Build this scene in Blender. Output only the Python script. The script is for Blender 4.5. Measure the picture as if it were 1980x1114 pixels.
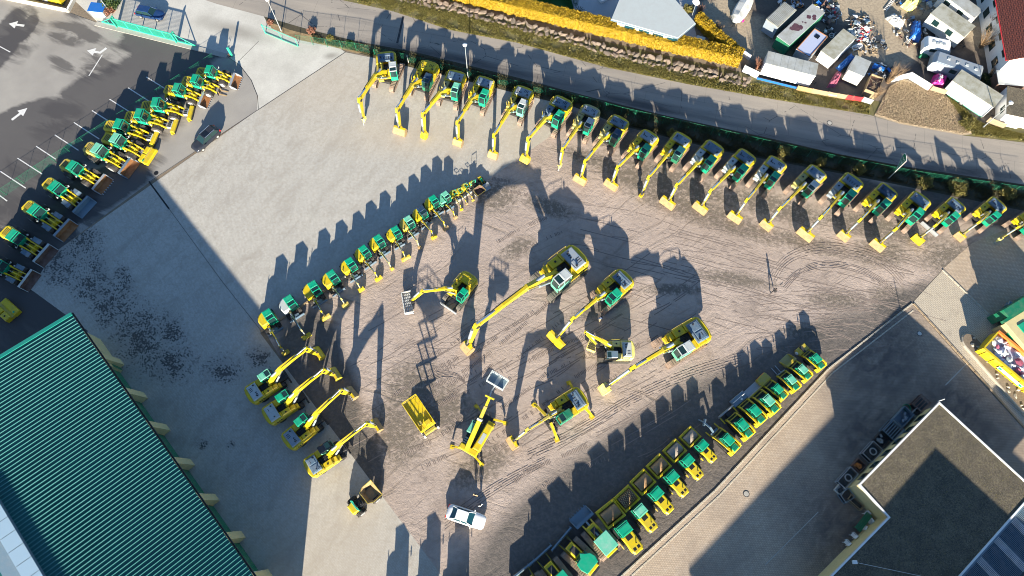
import bpy, math, random
import numpy as np
from mathutils import Vector, Matrix
R = math.radians
for o in list(bpy.data.objects):
    bpy.data.objects.remove(o)
sc = bpy.context.scene
col = sc.collection
random.seed(7)

# ---------------------------------------------------------------- camera
TILT = math.atan(493 / 1320)          # drone gimbal, degrees off straight down
CAM_H = 88.0
cam_d = bpy.data.cameras.new('camera')
cam_d.lens = 24.0
cam_d.sensor_width = 36.0
cam_d.clip_end = 3000
cam = bpy.data.objects.new('camera', cam_d)
cam.location = (0, 0, CAM_H)
cam.rotation_euler = (TILT, 0, 0)
col.objects.link(cam)
sc.camera = cam

# ---------------------------------------------------------------- light
SUN_EL = 16.2
w = bpy.data.worlds.new('World')
sc.world = w
w.use_nodes = True
nt = w.node_tree
nt.nodes.clear()
sky = nt.nodes.new('ShaderNodeTexSky')
sky.sky_type = 'NISHITA'
sky.sun_disc = False
sky.sun_elevation = R(SUN_EL)
sky.sun_rotation = math.pi
sky.air_density = 1.0
sky.dust_density = 0.2
sky.ozone_density = 4.0
bg = nt.nodes.new('ShaderNodeBackground')
bg.inputs['Strength'].default_value = 0.07
wo = nt.nodes.new('ShaderNodeOutputWorld')
nt.links.new(sky.outputs[0], bg.inputs[0])
nt.links.new(bg.outputs[0], wo.inputs[0])
sun_d = bpy.data.lights.new('sun', 'SUN')
sun_d.energy = 5.0
sun_d.angle = R(0.6)
sun_d.color = (1.0, 0.91, 0.76)
sun = bpy.data.objects.new('sun', sun_d)
sun.rotation_euler = (R(90 - SUN_EL), 0, R(0.0))
sun.location = (0, -60, 60)
col.objects.link(sun)
vs = sc.view_settings
vs.view_transform = 'Standard'
vs.look = 'None'
vs.exposure = 1.6
vs.gamma = 1.0
vs.use_curve_mapping = False
sc.cycles.filter_width = 1.0

# ---------------------------------------------------------------- survey: photo point -> place at height z
_c, _s = math.cos(TILT), math.sin(TILT)
def g(px, py, z=0.0):
    a = (px - 990) / 1320.0
    b = -(py - 557) / 1320.0
    d = (a, b * _c + _s, b * _s - _c)
    k = (z - CAM_H) / d[2]
    return Vector((d[0] * k, d[1] * k))
def g3(px, py, z=0.0):
    q = g(px, py, z)
    return Vector((q.x, q.y, z))

# ---------------------------------------------------------------- materials
MATS = {}
class NT:
    def __init__(s, m):
        m.use_nodes = True
        s.m = m
        s.t = m.node_tree
        s.bsdf = s.t.nodes['Principled BSDF']
        s.out = s.t.nodes['Material Output']
    def n(s, typ, **kw):
        x = s.t.nodes.new('ShaderNode' + typ)
        for k, v in kw.items():
            if k.startswith('_'):
                setattr(x, k[1:], v)
            else:
                key = int(k[1:]) if k[0] == 'i' and k[1:].isdigit() else k
                if isinstance(v, bpy.types.NodeSocket):
                    s.t.links.new(v, x.inputs[key])
                else:
                    x.inputs[key].default_value = v
        return x
    def l(s, a, b):
        s.t.links.new(a, b)
    def noise(s, vec, scale, detail=4, rough=.55, dist=0.0):
        return s.n('TexNoise', Vector=vec, Scale=scale, Detail=detail, Roughness=rough, Distortion=dist).outputs['Fac']
    def ramp(s, fac, a, b, lo=0.0, hi=1.0):
        return s.n('MapRange', Value=fac, **{'From Min': a, 'From Max': b, 'To Min': lo, 'To Max': hi}).outputs[0]
    def mix(s, fac, a, b, blend='MIX'):
        x = s.t.nodes.new('ShaderNodeMix')
        x.data_type = 'RGBA'
        x.blend_type = blend
        for sock, v in ((x.inputs[0], fac), (x.inputs[6], a), (x.inputs[7], b)):
            if isinstance(v, bpy.types.NodeSocket):
                s.t.links.new(v, sock)
            elif isinstance(v, (tuple, list)):
                sock.default_value = tuple(v) + ((1,) if len(v) == 3 else ())
            else:
                sock.default_value = v
        return x.outputs[2]
    def math(s, op, a, b=0.0, clamp=False):
        x = s.n('Math', _operation=op, _use_clamp=clamp)
        for i, v in enumerate((a, b)):
            if isinstance(v, bpy.types.NodeSocket):
                s.t.links.new(v, x.inputs[i])
            else:
                x.inputs[i].default_value = v
        return x.outputs[0]
    def pos(s):
        return s.n('NewGeometry').outputs['Position']
    def mapped(s, vec, loc=(0, 0, 0), rot=0.0, scale=(1, 1, 1), typ='POINT'):
        if typ == 'POINT' and rot and scale != (1, 1, 1):
            vec = s.mapped(vec, rot=rot)
            rot = 0.0
        return s.n('Mapping', _vector_type=typ, Vector=vec, Location=loc, Rotation=(0, 0, rot), Scale=scale).outputs[0]
    def bump(s, h, strength=.3, dist=.02):
        b = s.n('Bump', Strength=strength, Distance=dist, Height=h)
        s.l(b.outputs[0], s.bsdf.inputs['Normal'])
    def base(s, c):
        if isinstance(c, bpy.types.NodeSocket):
            s.l(c, s.bsdf.inputs['Base Color'])
        else:
            s.bsdf.inputs['Base Color'].default_value = tuple(c) + (1,)
    def ellipses(s, pos, els):
        """soft-edged stain and shade areas, centre (photo point), radii in metres, turn in degrees"""
        acc = None
        for (px, py, rx, ry, a) in els:
            q = g(px, py)
            v = s.mapped(pos, (q.x, q.y, 0), R(a), (rx, ry, 1000), 'TEXTURE')
            d = s.n('VectorMath', _operation='LENGTH', i0=v).outputs['Value']
            m = s.ramp(d, 1.0, 0.25)
            acc = m if acc is None else s.math('MAXIMUM', acc, m)
        return acc

def newmat(name):
    m = bpy.data.materials.new(name)
    MATS[name] = m
    return NT(m)

def paint(name, c, rough=.42, dirt=.3, dust=(.34, .28, .2), metal=0.0, scale=1.3):
    x = newmat(name)
    p = x.pos()
    n1 = x.noise(p, scale, 5, .65)
    n2 = x.noise(p, scale * 7, 3, .6)
    f = x.math('MULTIPLY', x.ramp(n1, .42, .72), dirt, True)
    c2 = x.mix(f, tuple(c), dust)
    c3 = x.mix(x.ramp(n2, .35, .75, 0, .22), c2, tuple(v * .45 for v in c))
    x.base(c3)
    x.bsdf.inputs['Roughness'].default_value = rough
    x.bsdf.inputs['Metallic'].default_value = metal
    x.bump(n2, .12, .01)
    return x.m

YEL = (.66, .49, .008)
paint('yellow', YEL, .42, .42, (.26, .21, .12))
paint('yellow_dirty', (.50, .38, .03), .55, .65)
paint('yellow_pale', (.80, .70, .16), .5, .5, (.6, .57, .5))
paint('olive', (.42, .38, .12), .6, .8, (.38, .33, .25))
paint('green', (.0, .33, .18), .4, .2, (.2, .4, .3))
paint('green_faded', (.12, .50, .33), .5, .45, (.45, .5, .45))
paint('green_dark', (.008, .17, .085), .45, .2)
paint('teal_fence', (.03, .46, .30), .5, .1)
paint('cab_white', (.46, .50, .49), .4, .35, (.4, .4, .38))
paint('cab_navy', (.02, .05, .10), .3, .15)
paint('hood_grey', (.25, .30, .35), .38, .7, (.34, .33, .31))
paint('hood_blue', (.10, .16, .22), .35, .5, (.3, .31, .32))
paint('dark', (.02, .021, .023), .55, .5, (.11, .1, .09))
paint('black', (.008, .008, .009), .5, .25, (.06, .055, .05))
paint('rubber', (.024, .023, .023), .85, .7, (.14, .12, .1))
paint('rim', (.4, .41, .4), .5, .6)
paint('shoe', (.27, .19, .14), .7, .9, (.42, .31, .23), scale=2.5)
paint('shoe_dark', (.13, .12, .10), .6, .8, (.25, .22, .18), scale=2.5)
paint('rust', (.28, .11, .035), .7, .8, (.36, .21, .10), scale=2.0)
paint('rust_dark', (.13, .07, .05), .6, .7, (.22, .15, .12), scale=2.0)
paint('worn', (.40, .28, .13), .6, .9, (.28, .17, .08), scale=2.2)
paint('steel', (.42, .45, .47), .35, .4, (.4, .37, .33), .35)
paint('steel_blue', (.16, .24, .30), .35, .4, (.3, .3, .3), .2)
paint('chrome', (.7, .72, .74), .18, .1, (.4, .4, .4), .9)
paint('white', (.80, .80, .78), .45, .15, (.5, .48, .44))
paint('white_dirty', (.62, .62, .58), .6, .8, (.36, .34, .27), scale=.8)
paint('roof_grey', (.40, .42, .41), .7, .8, (.26, .25, .2), scale=.6)
paint('roof_moss', (.40, .40, .34), .8, .9, (.22, .2, .12), scale=.9)
paint('cream', (.62, .52, .26), .75, .35, (.42, .36, .22), scale=.5)
paint('timber', (.36, .27, .17), .75, .7, (.2, .15, .1), scale=3)
paint('timber_pale', (.36, .26, .145), .75, .6, (.3, .22, .14), scale=3)
paint('orange', (.75, .22, .03), .5, .3)
paint('red', (.62, .03, .04), .5, .2)
paint('tarp_blue', (.015, .14, .48), .45, .15, (.1, .2, .4))
paint('magenta', (.6, .02, .25), .5, .1)
paint('purple_stain', (.09, .035, .05), .6, .1)
paint('car_white', (.82, .83, .82), .18, .04)
paint('car_navy', (.012, .045, .14), .16, .05)
paint('car_dark', (.022, .026, .036), .2, .05)
paint('concrete', (.42, .40, .35), .85, .5, (.28, .26, .22), scale=.7)
paint('kerb_stone', (.48, .43, .34), .85, .6, (.3, .26, .2), scale=2)
paint('skin', (.45, .26, .18), .6, 0)
paint('cloth_black', (.015, .015, .018), .9, 0)
paint('cloth_white', (.7, .7, .68), .9, 0)
paint('cloth_blue', (.05, .08, .15), .9, 0)
paint('cloth_tan', (.5, .36, .2), .9, 0)
paint('bag_blue', (.42, .47, .62), .7, .2, (.5, .5, .55))
paint('bag_pink', (.35, .08, .14), .7, .2)
paint('drum_brown', (.36, .22, .11), .5, .7, (.24, .15, .08), .05, scale=1.6)
paint('drum_grey', (.34, .29, .24), .5, .6, (.24, .18, .13), .05, scale=1.6)
paint('signal_red', (.8, .02, .02), .4, 0)

def glass(name, c, rough=.06):
    x = newmat(name)
    x.base(c)
    x.bsdf.inputs['Roughness'].default_value = rough
    x.bsdf.inputs['IOR'].default_value = 1.52
    x.bsdf.inputs['Coat Weight'].default_value = .6
    return x.m
glass('glass', (.012, .035, .035))
glass('glass_green', (.01, .07, .05))
glass('glass_teal', (.008, .055, .07))
glass('glass_black', (.008, .010, .014))

# ---------------------------------------------------------------- mesh builder
class MB:
    def __init__(s):
        s.v, s.f, s.mi, s.sm = [], [], [], []
        s.M = None
    def add(s, vs, fs, mat=0, smooth=False):
        b = len(s.v)
        if s.M is not None:
            vs = [s.M @ Vector(p) for p in vs]
        s.v += [tuple(p) for p in vs]
        for f in fs:
            s.f.append([b + i for i in f])
            s.mi.append(mat)
            s.sm.append(smooth)
        return s
    def box(s, x0, x1, y0, y1, z0, z1, mat=0, ch=0.0):
        return s.poly([(x0, y0), (x1, y0), (x1, y1), (x0, y1)], z0, z1, mat, ch)
    def poly(s, pts, z0, z1, mat=0, ch=0.0, bottom=True):
        """upright prism over an outline (counter-clockwise), bevelled round the top by ch"""
        n = len(pts)
        a = sum(pts[i][0] * pts[(i + 1) % n][1] - pts[(i + 1) % n][0] * pts[i][1] for i in range(n))
        if a < 0:
            pts = list(reversed(pts))
        vs = [(p[0], p[1], z0) for p in pts]
        fs = []
        if ch > 0:
            cx = sum(p[0] for p in pts) / n
            cy = sum(p[1] for p in pts) / n
            vs += [(p[0], p[1], z1 - ch) for p in pts]
            for p in pts:
                dx, dy = p[0] - cx, p[1] - cy
                vs.append((p[0] - math.copysign(min(ch, abs(dx)), dx), p[1] - math.copysign(min(ch, abs(dy)), dy), z1))
            rings = 3
        else:
            vs += [(p[0], p[1], z1) for p in pts]
            rings = 2
        for r in range(rings - 1):
            for i in range(n):
                j = (i + 1) % n
                fs.append([r * n + i, r * n + j, (r + 1) * n + j, (r + 1) * n + i])
        fs.append([(rings - 1) * n + i for i in range(n)])
        if bottom:
            fs.append([n - 1 - i for i in range(n)])
        return s.add(vs, fs, mat)
    def prism(s, prof, x0, x1, mat=0):
        """outline in (y,z) pushed across from x0 to x1"""
        n = len(prof)
        a = sum(prof[i][0] * prof[(i + 1) % n][1] - prof[(i + 1) % n][0] * prof[i][1] for i in range(n))
        if a < 0:
            prof = list(reversed(prof))
        vs = [(x0, p[0], p[1]) for p in prof] + [(x1, p[0], p[1]) for p in prof]
        fs = [[n - 1 - i for i in range(n)], [n + i for i in range(n)]]
        for i in range(n):
            j = (i + 1) % n
            fs.append([i, j, n + j, n + i])
        return s.add(vs, fs, mat)
    def cyl(s, p0, p1, r, n=10, mat=0, r2=None, cap=True):
        p0, p1 = Vector(p0), Vector(p1)
        d = (p1 - p0)
        if d.length < 1e-6:
            return s
        q = d.to_track_quat('Z', 'Y')
        r2 = r if r2 is None else r2
        A, B = [], []
        for i in range(n):
            t = 2 * math.pi * i / n
            u = q @ Vector((math.cos(t), math.sin(t), 0))
            A.append(p0 + u * r)
            B.append(p1 + u * r2)
        s.add(A + B, [[i, (i + 1) % n, n + (i + 1) % n, n + i] for i in range(n)], mat, n > 6)
        if cap:
            s.add(A, [[n - 1 - i for i in range(n)]], mat)
            s.add(B, [list(range(n))], mat)
        return s
    def tube(s, pts, r, n=6, mat=0):
        for a, b in zip(pts, pts[1:]):
            s.cyl(a, b, r, n, mat)
        return s
    def bar(s, pts, hs, ws, mat=0, xo=0.0):
        """box girder along (y,z) points with depth hs and width ws at each"""
        vs, fs = [], []
        n = len(pts)
        for i, (y, z) in enumerate(pts):
            a = pts[max(0, i - 1)]
            b = pts[min(n - 1, i + 1)]
            d = Vector((b[0] - a[0], b[1] - a[1]))
            d.normalize()
            nn = Vector((-d.y, d.x))
            h, wd = hs[i] / 2, ws[i] / 2
            for (sx, sh) in ((-1, -1), (1, -1), (1, 1), (-1, 1)):
                vs.append((xo + sx * wd, y + nn.x * sh * h, z + nn.y * sh * h))
        for i in range(n - 1):
            for k in range(4):
                k2 = (k + 1) % 4
                fs.append([4 * i + k, 4 * i + k2, 4 * i + 4 + k2, 4 * i + 4 + k])
        fs.append([3, 2, 1, 0])
        fs.append([4 * n - 4, 4 * n - 3, 4 * n - 2, 4 * n - 1])
        return s.add(vs, fs, mat)
    def mesh(s, name, nm=1):
        me = bpy.data.meshes.new(name)
        me.from_pydata(s.v, [], s.f)
        for _ in range(nm):
            me.materials.append(None)
        me.polygons.foreach_set('material_index', s.mi)
        me.polygons.foreach_set('use_smooth', s.sm)
        me.update()
        return me

CACHE = {}
def setmats(o, mats):
    for i, m in enumerate(mats):
        sl = o.material_slots[i]
        sl.link = 'OBJECT'
        sl.material = MATS[m] if isinstance(m, str) else m
def link(name, me, parent=None, mats=None):
    o = bpy.data.objects.new(name, me)
    col.objects.link(o)
    o.parent = parent
    if mats:
        setmats(o, mats)
    return o
def part(name, fn, parent, mats, key=None):
    """one mesh part; parts alike share their mesh through key"""
    if isinstance(mats, str):
        mats = [mats]
    if key is not None and key in CACHE:
        me = CACHE[key]
    else:
        mb = MB()
        fn(mb)
        me = mb.mesh(name, len(mats))
        if key is not None:
            CACHE[key] = me
    return link(name, me, parent, mats)
def tag(o, label, cat, group=None):
    o['label'] = label
    o['category'] = cat
    if group:
        o['group'] = group
    return o
def thing(name, label, cat, loc=(0, 0, 0), rz=0.0, group=None, scale=1.0):
    o = bpy.data.objects.new(name, None)
    o.empty_display_size = .3
    col.objects.link(o)
    o.location = (loc[0], loc[1], loc[2] if len(loc) > 2 else 0)
    o.rotation_euler = (0, 0, rz)
    o.scale = (scale,) * 3
    return tag(o, label, cat, group)
def single(name, fn, mats, label, cat, group=None):
    return tag(part(name, fn, None, mats), label, cat, group)
def npmesh(name, verts, quads, mats, parent=None, mi=None):
    me = bpy.data.meshes.new(name)
    nv, nf = len(verts), len(quads)
    k = quads.shape[1]
    me.vertices.add(nv)
    me.vertices.foreach_set('co', np.asarray(verts, np.float32).ravel())
    me.loops.add(nf * k)
    me.loops.foreach_set('vertex_index', np.asarray(quads, np.int32).ravel())
    me.polygons.add(nf)
    me.polygons.foreach_set('loop_start', np.arange(0, nf * k, k, dtype=np.int32))
    me.polygons.foreach_set('loop_total', np.full(nf, k, np.int32))
    for m in mats:
        me.materials.append(MATS[m])
    if mi is not None:
        me.polygons.foreach_set('material_index', np.asarray(mi, np.int32))
    me.update(calc_edges=True)
    me.validate()
    return link(name, me, parent)
def heading(v):
    return math.atan2(-v.x, v.y)
ORD = ['first', 'second', 'third', 'fourth', 'fifth', 'sixth', 'seventh', 'eighth', 'ninth', 'tenth', 'eleventh', 'twelfth', 'thirteenth', 'fourteenth', 'fifteenth', 'sixteenth', 'seventeenth', 'eighteenth', 'nineteenth', 'twentieth']

# ================================================================ GROUND MATERIALS
def ground_mats():
    # clay-grey block paving
    x = newmat('pavers')
    p = x.pos()
    pr = x.mapped(p, rot=R(38))
    br = x.n('TexBrick', _offset=.5, Vector=pr, Scale=1.0, Color1=(.5, .475, .42, 1), Color2=(.43, .41, .37, 1), Mortar=(.27, .26, .23, 1), **{'Mortar Size': .012, 'Mortar Smooth': .3, 'Brick Width': .24, 'Row Height': .12})
    big = x.noise(p, .09, 5, .6)
    mid = x.noise(x.mapped(p, rot=R(30), scale=(1, .35, 1)), .5, 6, .65, .6)
    c = x.mix(x.ramp(big, .35, .7, 0, .35), br.outputs[0], (.56, .53, .46))
    c = x.mix(x.ramp(mid, .46, .7, 0, .55), c, (.29, .265, .225))
    fine = x.noise(p, 2.2, 6, .75)
    c = x.mix(x.ramp(fine, .44, .72, 0, .6), c, (.31, .27, .215))
    grit = x.noise(p, 6.0, 4, .8)
    c = x.mix(x.ramp(grit, .60, .72, 0, .55), c, (.16, .14, .12))
    q0 = g(590, 250)
    wv = x.n('TexWave', _wave_type='RINGS', _rings_direction='Z', Vector=x.mapped(p, loc=(-q0.x, -q0.y, 0)), Scale=.13, Distortion=16.0, Detail=4.0, **{'Detail Scale': 1.6, 'Detail Roughness': .6}).outputs['Fac']
    c = x.mix(x.math('MULTIPLY', x.ramp(wv, .72, 1.0, 0, .2), x.ramp(big, .35, .6)), c, (.25, .225, .19))
    warm = x.ellipses(p, [(620, 160, 14, 10, 0), (800, 260, 22, 5, 0), (660, 1060, 14, 12, 0), (1000, 260, 8, 6, 0)])
    c = x.mix(x.math('MULTIPLY', warm, .35), c, (.46, .38, .28))
    # single blocks soaked dark by oil and soil near the hall and the loader bay
    cell = x.n('VectorMath', _operation='FLOOR', i0=x.mapped(p, rot=R(38), scale=(4.6, 5.6, 1))).outputs[0]
    wn = x.n('TexWhiteNoise', _noise_dimensions='2D', Vector=cell).outputs['Value']
    m = x.ellipses(p, [(270, 650, 5, 8, 25), (330, 700, 5, 4, 0), (215, 585, 4, 6, 30), (160, 460, 3.5, 5, 40), (120, 510, 4.5, 5, 40), (190, 520, 1.6, 5, 30), (240, 540, 1.6, 4, 30), (430, 715, 3.5, 3, 0), (500, 690, 2.5, 2, 0), (180, 560, 6, 3, -30), (390, 860, 1.2, .8, 0), (445, 860, .8, .6, 0), (330, 640, 2.5, 5, 35)])
    n3 = x.noise(p, .55, 4, .65)
    thr = x.math('MULTIPLY', m, x.ramp(n3, .30, .62, .15, 1.25))
    wet = x.ramp(x.math('SUBTRACT', thr, x.ramp(wn, 0, 1, .12, 1.25)), -.12, .45)
    c = x.mix(x.math('MULTIPLY', m, .38), c, (.2, .19, .18))
    c = x.mix(x.math('MULTIPLY', wet, .85), c, (.05, .047, .045))
    # sand and tyre scuffs
    x.base(c)
    x.bsdf.inputs['Roughness'].default_value = .88
    x.bump(x.math('ADD', br.outputs['Fac'], x.math('MULTIPLY', mid, -2)), .25, .012)

    x = newmat('apron_concrete')
    p = x.pos()
    n1 = x.noise(p, .25, 6, .65)
    n2 = x.noise(p, 4.0, 5, .7)
    c = x.mix(x.ramp(n1, .35, .7), (.56, .54, .48), (.44, .42, .37))
    c = x.mix(x.ramp(n2, .45, .8, 0, .3), c, (.3, .28, .25))
    m = x.ellipses(p, [(640, 108, 1.6, .8, 10), (455, 60, 8, 2, -20)])
    c = x.mix(x.math('MULTIPLY', m, .6), c, (.2, .18, .15))
    x.base(c)
    x.bsdf.inputs['Roughness'].default_value = .85
    x.bump(n2, .2, .01)

    x = newmat('tarmac')
    p = x.pos()
    n1 = x.noise(p, .16, 6, .6)
    n2 = x.noise(p, 9.0, 5, .75)
    n4 = x.noise(x.mapped(p, rot=R(28), scale=(.5, 2.0, 1)), .22, 6, .62, .8)
    c = x.mix(x.ramp(n1, .3, .7), (.36, .335, .295), (.27, .25, .225))
    c = x.mix(x.ramp(n2, .4, .8, 0, .35), c, (.14, .135, .125))
    m = x.ellipses(p, [(40, 60, 5, 9, 0), (150, 60, 7, 3, -20), (130, 75, 5, 2, -15), (120, 125, 4, 1.8, -30), (150, 20, 3, 4, 0), (110, 230, 6, 5, 30), (200, 120, 6, 5, 30), (70, 590, 14, 12, 0), (10, 430, 9, 16, 0), (160, 420, 6, 9, 35), (280, 250, 10, 5, 35)])
    wet = x.ramp(x.math('MULTIPLY', m, x.ramp(n4, .36, .62, .2, 1.7)), .30, .85)
    c = x.mix(x.math('MULTIPLY', wet, .75), c, (.06, .054, .052))
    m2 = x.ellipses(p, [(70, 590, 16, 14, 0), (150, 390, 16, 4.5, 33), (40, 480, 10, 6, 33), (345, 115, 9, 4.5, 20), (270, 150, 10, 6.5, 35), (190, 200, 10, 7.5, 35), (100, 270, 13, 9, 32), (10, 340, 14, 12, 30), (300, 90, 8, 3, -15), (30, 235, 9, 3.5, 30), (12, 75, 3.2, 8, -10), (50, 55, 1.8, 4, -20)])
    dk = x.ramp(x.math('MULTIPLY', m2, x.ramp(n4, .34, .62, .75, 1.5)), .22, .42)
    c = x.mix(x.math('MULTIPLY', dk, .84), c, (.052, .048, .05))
    x.base(c)
    x.bsdf.inputs['Roughness'].default_value = .8
    x.bump(n2, .25, .01)

    x = newmat('road')
    p = x.pos()
    pr = x.mapped(p, rot=R(13))
    n1 = x.noise(x.mapped(pr, scale=(.12, 1.0, 1)), .7, 5, .6, .4)
    n2 = x.noise(p, 7.0, 5, .75)
    c = x.mix(x.ramp(n1, .35, .68), (.36, .315, .26), (.27, .24, .205))
    c = x.mix(x.ramp(n2, .42, .8, 0, .3), c, (.14, .13, .12))
    br = x.n('TexBrick', _offset=.37, Vector=pr, Scale=1.0, Color1=(1, 1, 1, 1), Color2=(1, 1, 1, 1), Mortar=(0, 0, 0, 1), **{'Mortar Size': .012, 'Brick Width': 5.5, 'Row Height': 3.1})
    cr = x.n('TexVoronoi', _feature='DISTANCE_TO_EDGE', Vector=x.mapped(pr, scale=(.16, .3, 1)), Scale=.8).outputs[0]
    crk = x.math('MULTIPLY', x.math('LESS_THAN', cr, .006), x.math('GREATER_THAN', n1, .5))
    seam = x.math('MAXIMUM', x.math('MULTIPLY', x.math('LESS_THAN', br.outputs[0], .5), .75), x.math('MULTIPLY', crk, .8))
    c = x.mix(seam, c, (.07, .065, .06))
    m = x.ellipses(p, [(900, 120, 30, 1.6, -14), (1250, 205, 26, 1.4, -13), (1600, 285, 26, 1.4, -10), (1850, 330, 16, 1.4, -8)])
    c = x.mix(x.math('MULTIPLY', m, x.ramp(n1, .3, .6, .3, .85)), c, (.06, .055, .055))
    x.base(c)
    x.bsdf.inputs['Roughness'].default_value = .85
    x.bump(n2, .25, .01)

    # crushed-stone lot
    x = newmat('gravel')
    p = x.pos()
    wob = x.n('TexNoise', Vector=p, Scale=.05, Detail=3.0).outputs['Color']
    pw = x.n('VectorMath', _operation='MULTIPLY_ADD', i0=wob, i1=(9, 9, 0), i2=p).outputs[0]
    n1 = x.noise(p, .11, 6, .62, .3)
    n2 = x.noise(p, 1.7, 9, .78)
    n3 = x.noise(p, 9.0, 5, .8)
    st = x.noise(x.mapped(pw, rot=R(14), scale=(.10, 1.3, 1)), .8, 6, .7, .5)
    st2 = x.noise(x.mapped(pw, rot=R(-34), scale=(.08, 1.2, 1)), .9, 6, .7, .5)
    c = x.mix(x.ramp(n1, .33, .68), (.49, .395, .33), (.345, .275, .23))
    c = x.mix(x.ramp(n2, .45, .75, 0, .5), c, (.25, .195, .155))
    c = x.mix(x.ramp(n3, .5, .8, 0, .35), c, (.55, .48, .43))
    sel = x.ramp(x.noise(p, .07, 2, .5), .40, .60)
    rut = x.mix(sel, x.ramp(st, .54, .68), x.ramp(st2, .54, .68))
    c = x.mix(x.math('MULTIPLY', rut, .75), c, (.19, .15, .12))
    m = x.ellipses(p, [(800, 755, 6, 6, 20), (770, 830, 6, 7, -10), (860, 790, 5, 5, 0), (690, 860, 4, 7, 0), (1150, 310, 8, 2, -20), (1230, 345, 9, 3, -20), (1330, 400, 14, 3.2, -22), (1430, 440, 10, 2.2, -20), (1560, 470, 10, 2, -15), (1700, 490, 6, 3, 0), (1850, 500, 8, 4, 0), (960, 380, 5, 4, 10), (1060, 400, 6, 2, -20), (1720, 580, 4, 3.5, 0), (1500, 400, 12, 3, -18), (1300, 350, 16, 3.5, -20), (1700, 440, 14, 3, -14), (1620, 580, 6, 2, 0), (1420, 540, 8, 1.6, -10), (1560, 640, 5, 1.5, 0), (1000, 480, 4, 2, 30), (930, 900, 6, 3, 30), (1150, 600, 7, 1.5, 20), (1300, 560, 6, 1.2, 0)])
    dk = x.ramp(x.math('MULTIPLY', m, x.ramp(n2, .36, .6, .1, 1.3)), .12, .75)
    damp = x.math('MULTIPLY', x.ramp(x.noise(p, .22, 7, .68, .8), .55, .68), x.ramp(n2, .35, .6, .3, 1.0))
    c = x.mix(x.math('MULTIPLY', damp, .55), c, (.18, .145, .12))
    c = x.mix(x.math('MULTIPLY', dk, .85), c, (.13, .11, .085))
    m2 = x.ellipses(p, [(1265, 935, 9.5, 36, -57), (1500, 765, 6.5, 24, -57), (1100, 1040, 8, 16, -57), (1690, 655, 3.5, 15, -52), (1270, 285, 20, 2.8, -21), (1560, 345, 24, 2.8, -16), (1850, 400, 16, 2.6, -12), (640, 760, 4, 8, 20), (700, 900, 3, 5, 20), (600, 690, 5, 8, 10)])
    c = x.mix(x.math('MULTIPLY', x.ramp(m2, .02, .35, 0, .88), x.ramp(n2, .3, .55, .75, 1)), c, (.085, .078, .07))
    x.base(c)
    x.bsdf.inputs['Roughness'].default_value = .95
    h = x.math('ADD', x.math('MULTIPLY', rut, -.5), x.math('MULTIPLY', n2, 2.0))
    x.bump(x.math('ADD', h, x.math('MULTIPLY', n3, .6)), .8, .07)

    # small setts of the workshop yard
    x = newmat('setts')
    p = x.pos()
    br = x.n('TexBrick', _offset=.5, Vector=x.mapped(p, rot=R(-3)), Scale=1.0, Color1=(.55, .435, .315, 1), Color2=(.47, .375, .275, 1), Mortar=(.27, .21, .155, 1), **{'Mortar Size': .018, 'Brick Width': .2, 'Row Height': .2})
    n1 = x.noise(p, .13, 5, .6)
    n2 = x.noise(x.mapped(p, rot=R(-38), scale=(.7, 1.2, 1)), .7, 7, .7, .4)
    n5 = x.noise(p, 2.4, 7, .75)
    c = x.mix(x.ramp(n2, .5, .75, 0, .4), br.outputs[0], (.50, .44, .36))
    c = x.mix(x.ramp(n5, .42, .7, 0, .5), c, (.27, .20, .14))
    c = x.mix(x.ramp(n1, .48, .7, 0, .5), c, (.16, .13, .11))
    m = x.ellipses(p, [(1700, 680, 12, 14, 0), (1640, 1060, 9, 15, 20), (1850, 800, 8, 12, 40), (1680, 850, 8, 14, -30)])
    c = x.mix(x.math('MULTIPLY', m, x.ramp(n2, .4, .66, .92, .5)), c, (.095, .078, .07))  # shade beside the workshop deepened in the colour of the setts
    x.base(c)
    x.bsdf.inputs['Roughness'].default_value = .85
    x.bump(br.outputs['Fac'], .2, .01)

    x = newmat('ramp_paving')
    p = x.pos()
    br = x.n('TexBrick', _offset=.5, Vector=x.mapped(p, rot=R(45)), Scale=1.0, Color1=(.52, .45, .34, 1), Color2=(.46, .40, .31, 1), Mortar=(.26, .22, .17, 1), **{'Mortar Size': .02, 'Brick Width': .42, 'Row Height': .25})
    n1 = x.noise(p, .5, 6, .7)
    x.base(x.mix(x.ramp(n1, .55, .78, 0, .7), br.outputs[0], (.22, .18, .14)))
    x.bsdf.inputs['Roughness'].default_value = .9

    def soil(name, a, b, d, sc=.3):
        x = newmat(name)
        p = x.pos()
        n1 = x.noise(p, sc, 6, .65)
        n2 = x.noise(p, sc * 12, 6, .75)
        c = x.mix(x.ramp(n1, .35, .65), a, b)
        x.base(x.mix(x.ramp(n2, .42, .75, 0, .7), c, d))
        x.bsdf.inputs['Roughness'].default_value = .95
        x.bump(n2, .6, .06)
    soil('earth', (.20, .155, .11), (.26, .21, .15), (.12, .09, .06))
    x = newmat('mud')
    p = x.pos()
    n1 = x.noise(p, .35, 6, .65, .6)
    n2 = x.noise(p, 2.5, 7, .75)
    c = x.mix(x.ramp(n1, .35, .65), (.085, .07, .06), (.15, .12, .095))
    m = x.ellipses(p, [(1690, 70, 4, 8, -30), (1660, 10, 6, 6, 0), (1715, 40, 5, 9, -20), (1440, 70, 9, 6, -20), (1400, 40, 6, 6, 0), (1730, 100, 4, 4, 0), (1760, 5, 6, 4, 0), (1900, 60, 4, 6, 0), (1480, 90, 5, 3, 0)])
    c = x.mix(x.ramp(x.math('MULTIPLY', m, x.ramp(n1, .3, .6, .4, 1.4)), .12, .5), c, (.42, .34, .235))
    x.base(x.mix(x.ramp(n2, .42, .72, 0, .6), c, (.07, .055, .045)))
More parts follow.
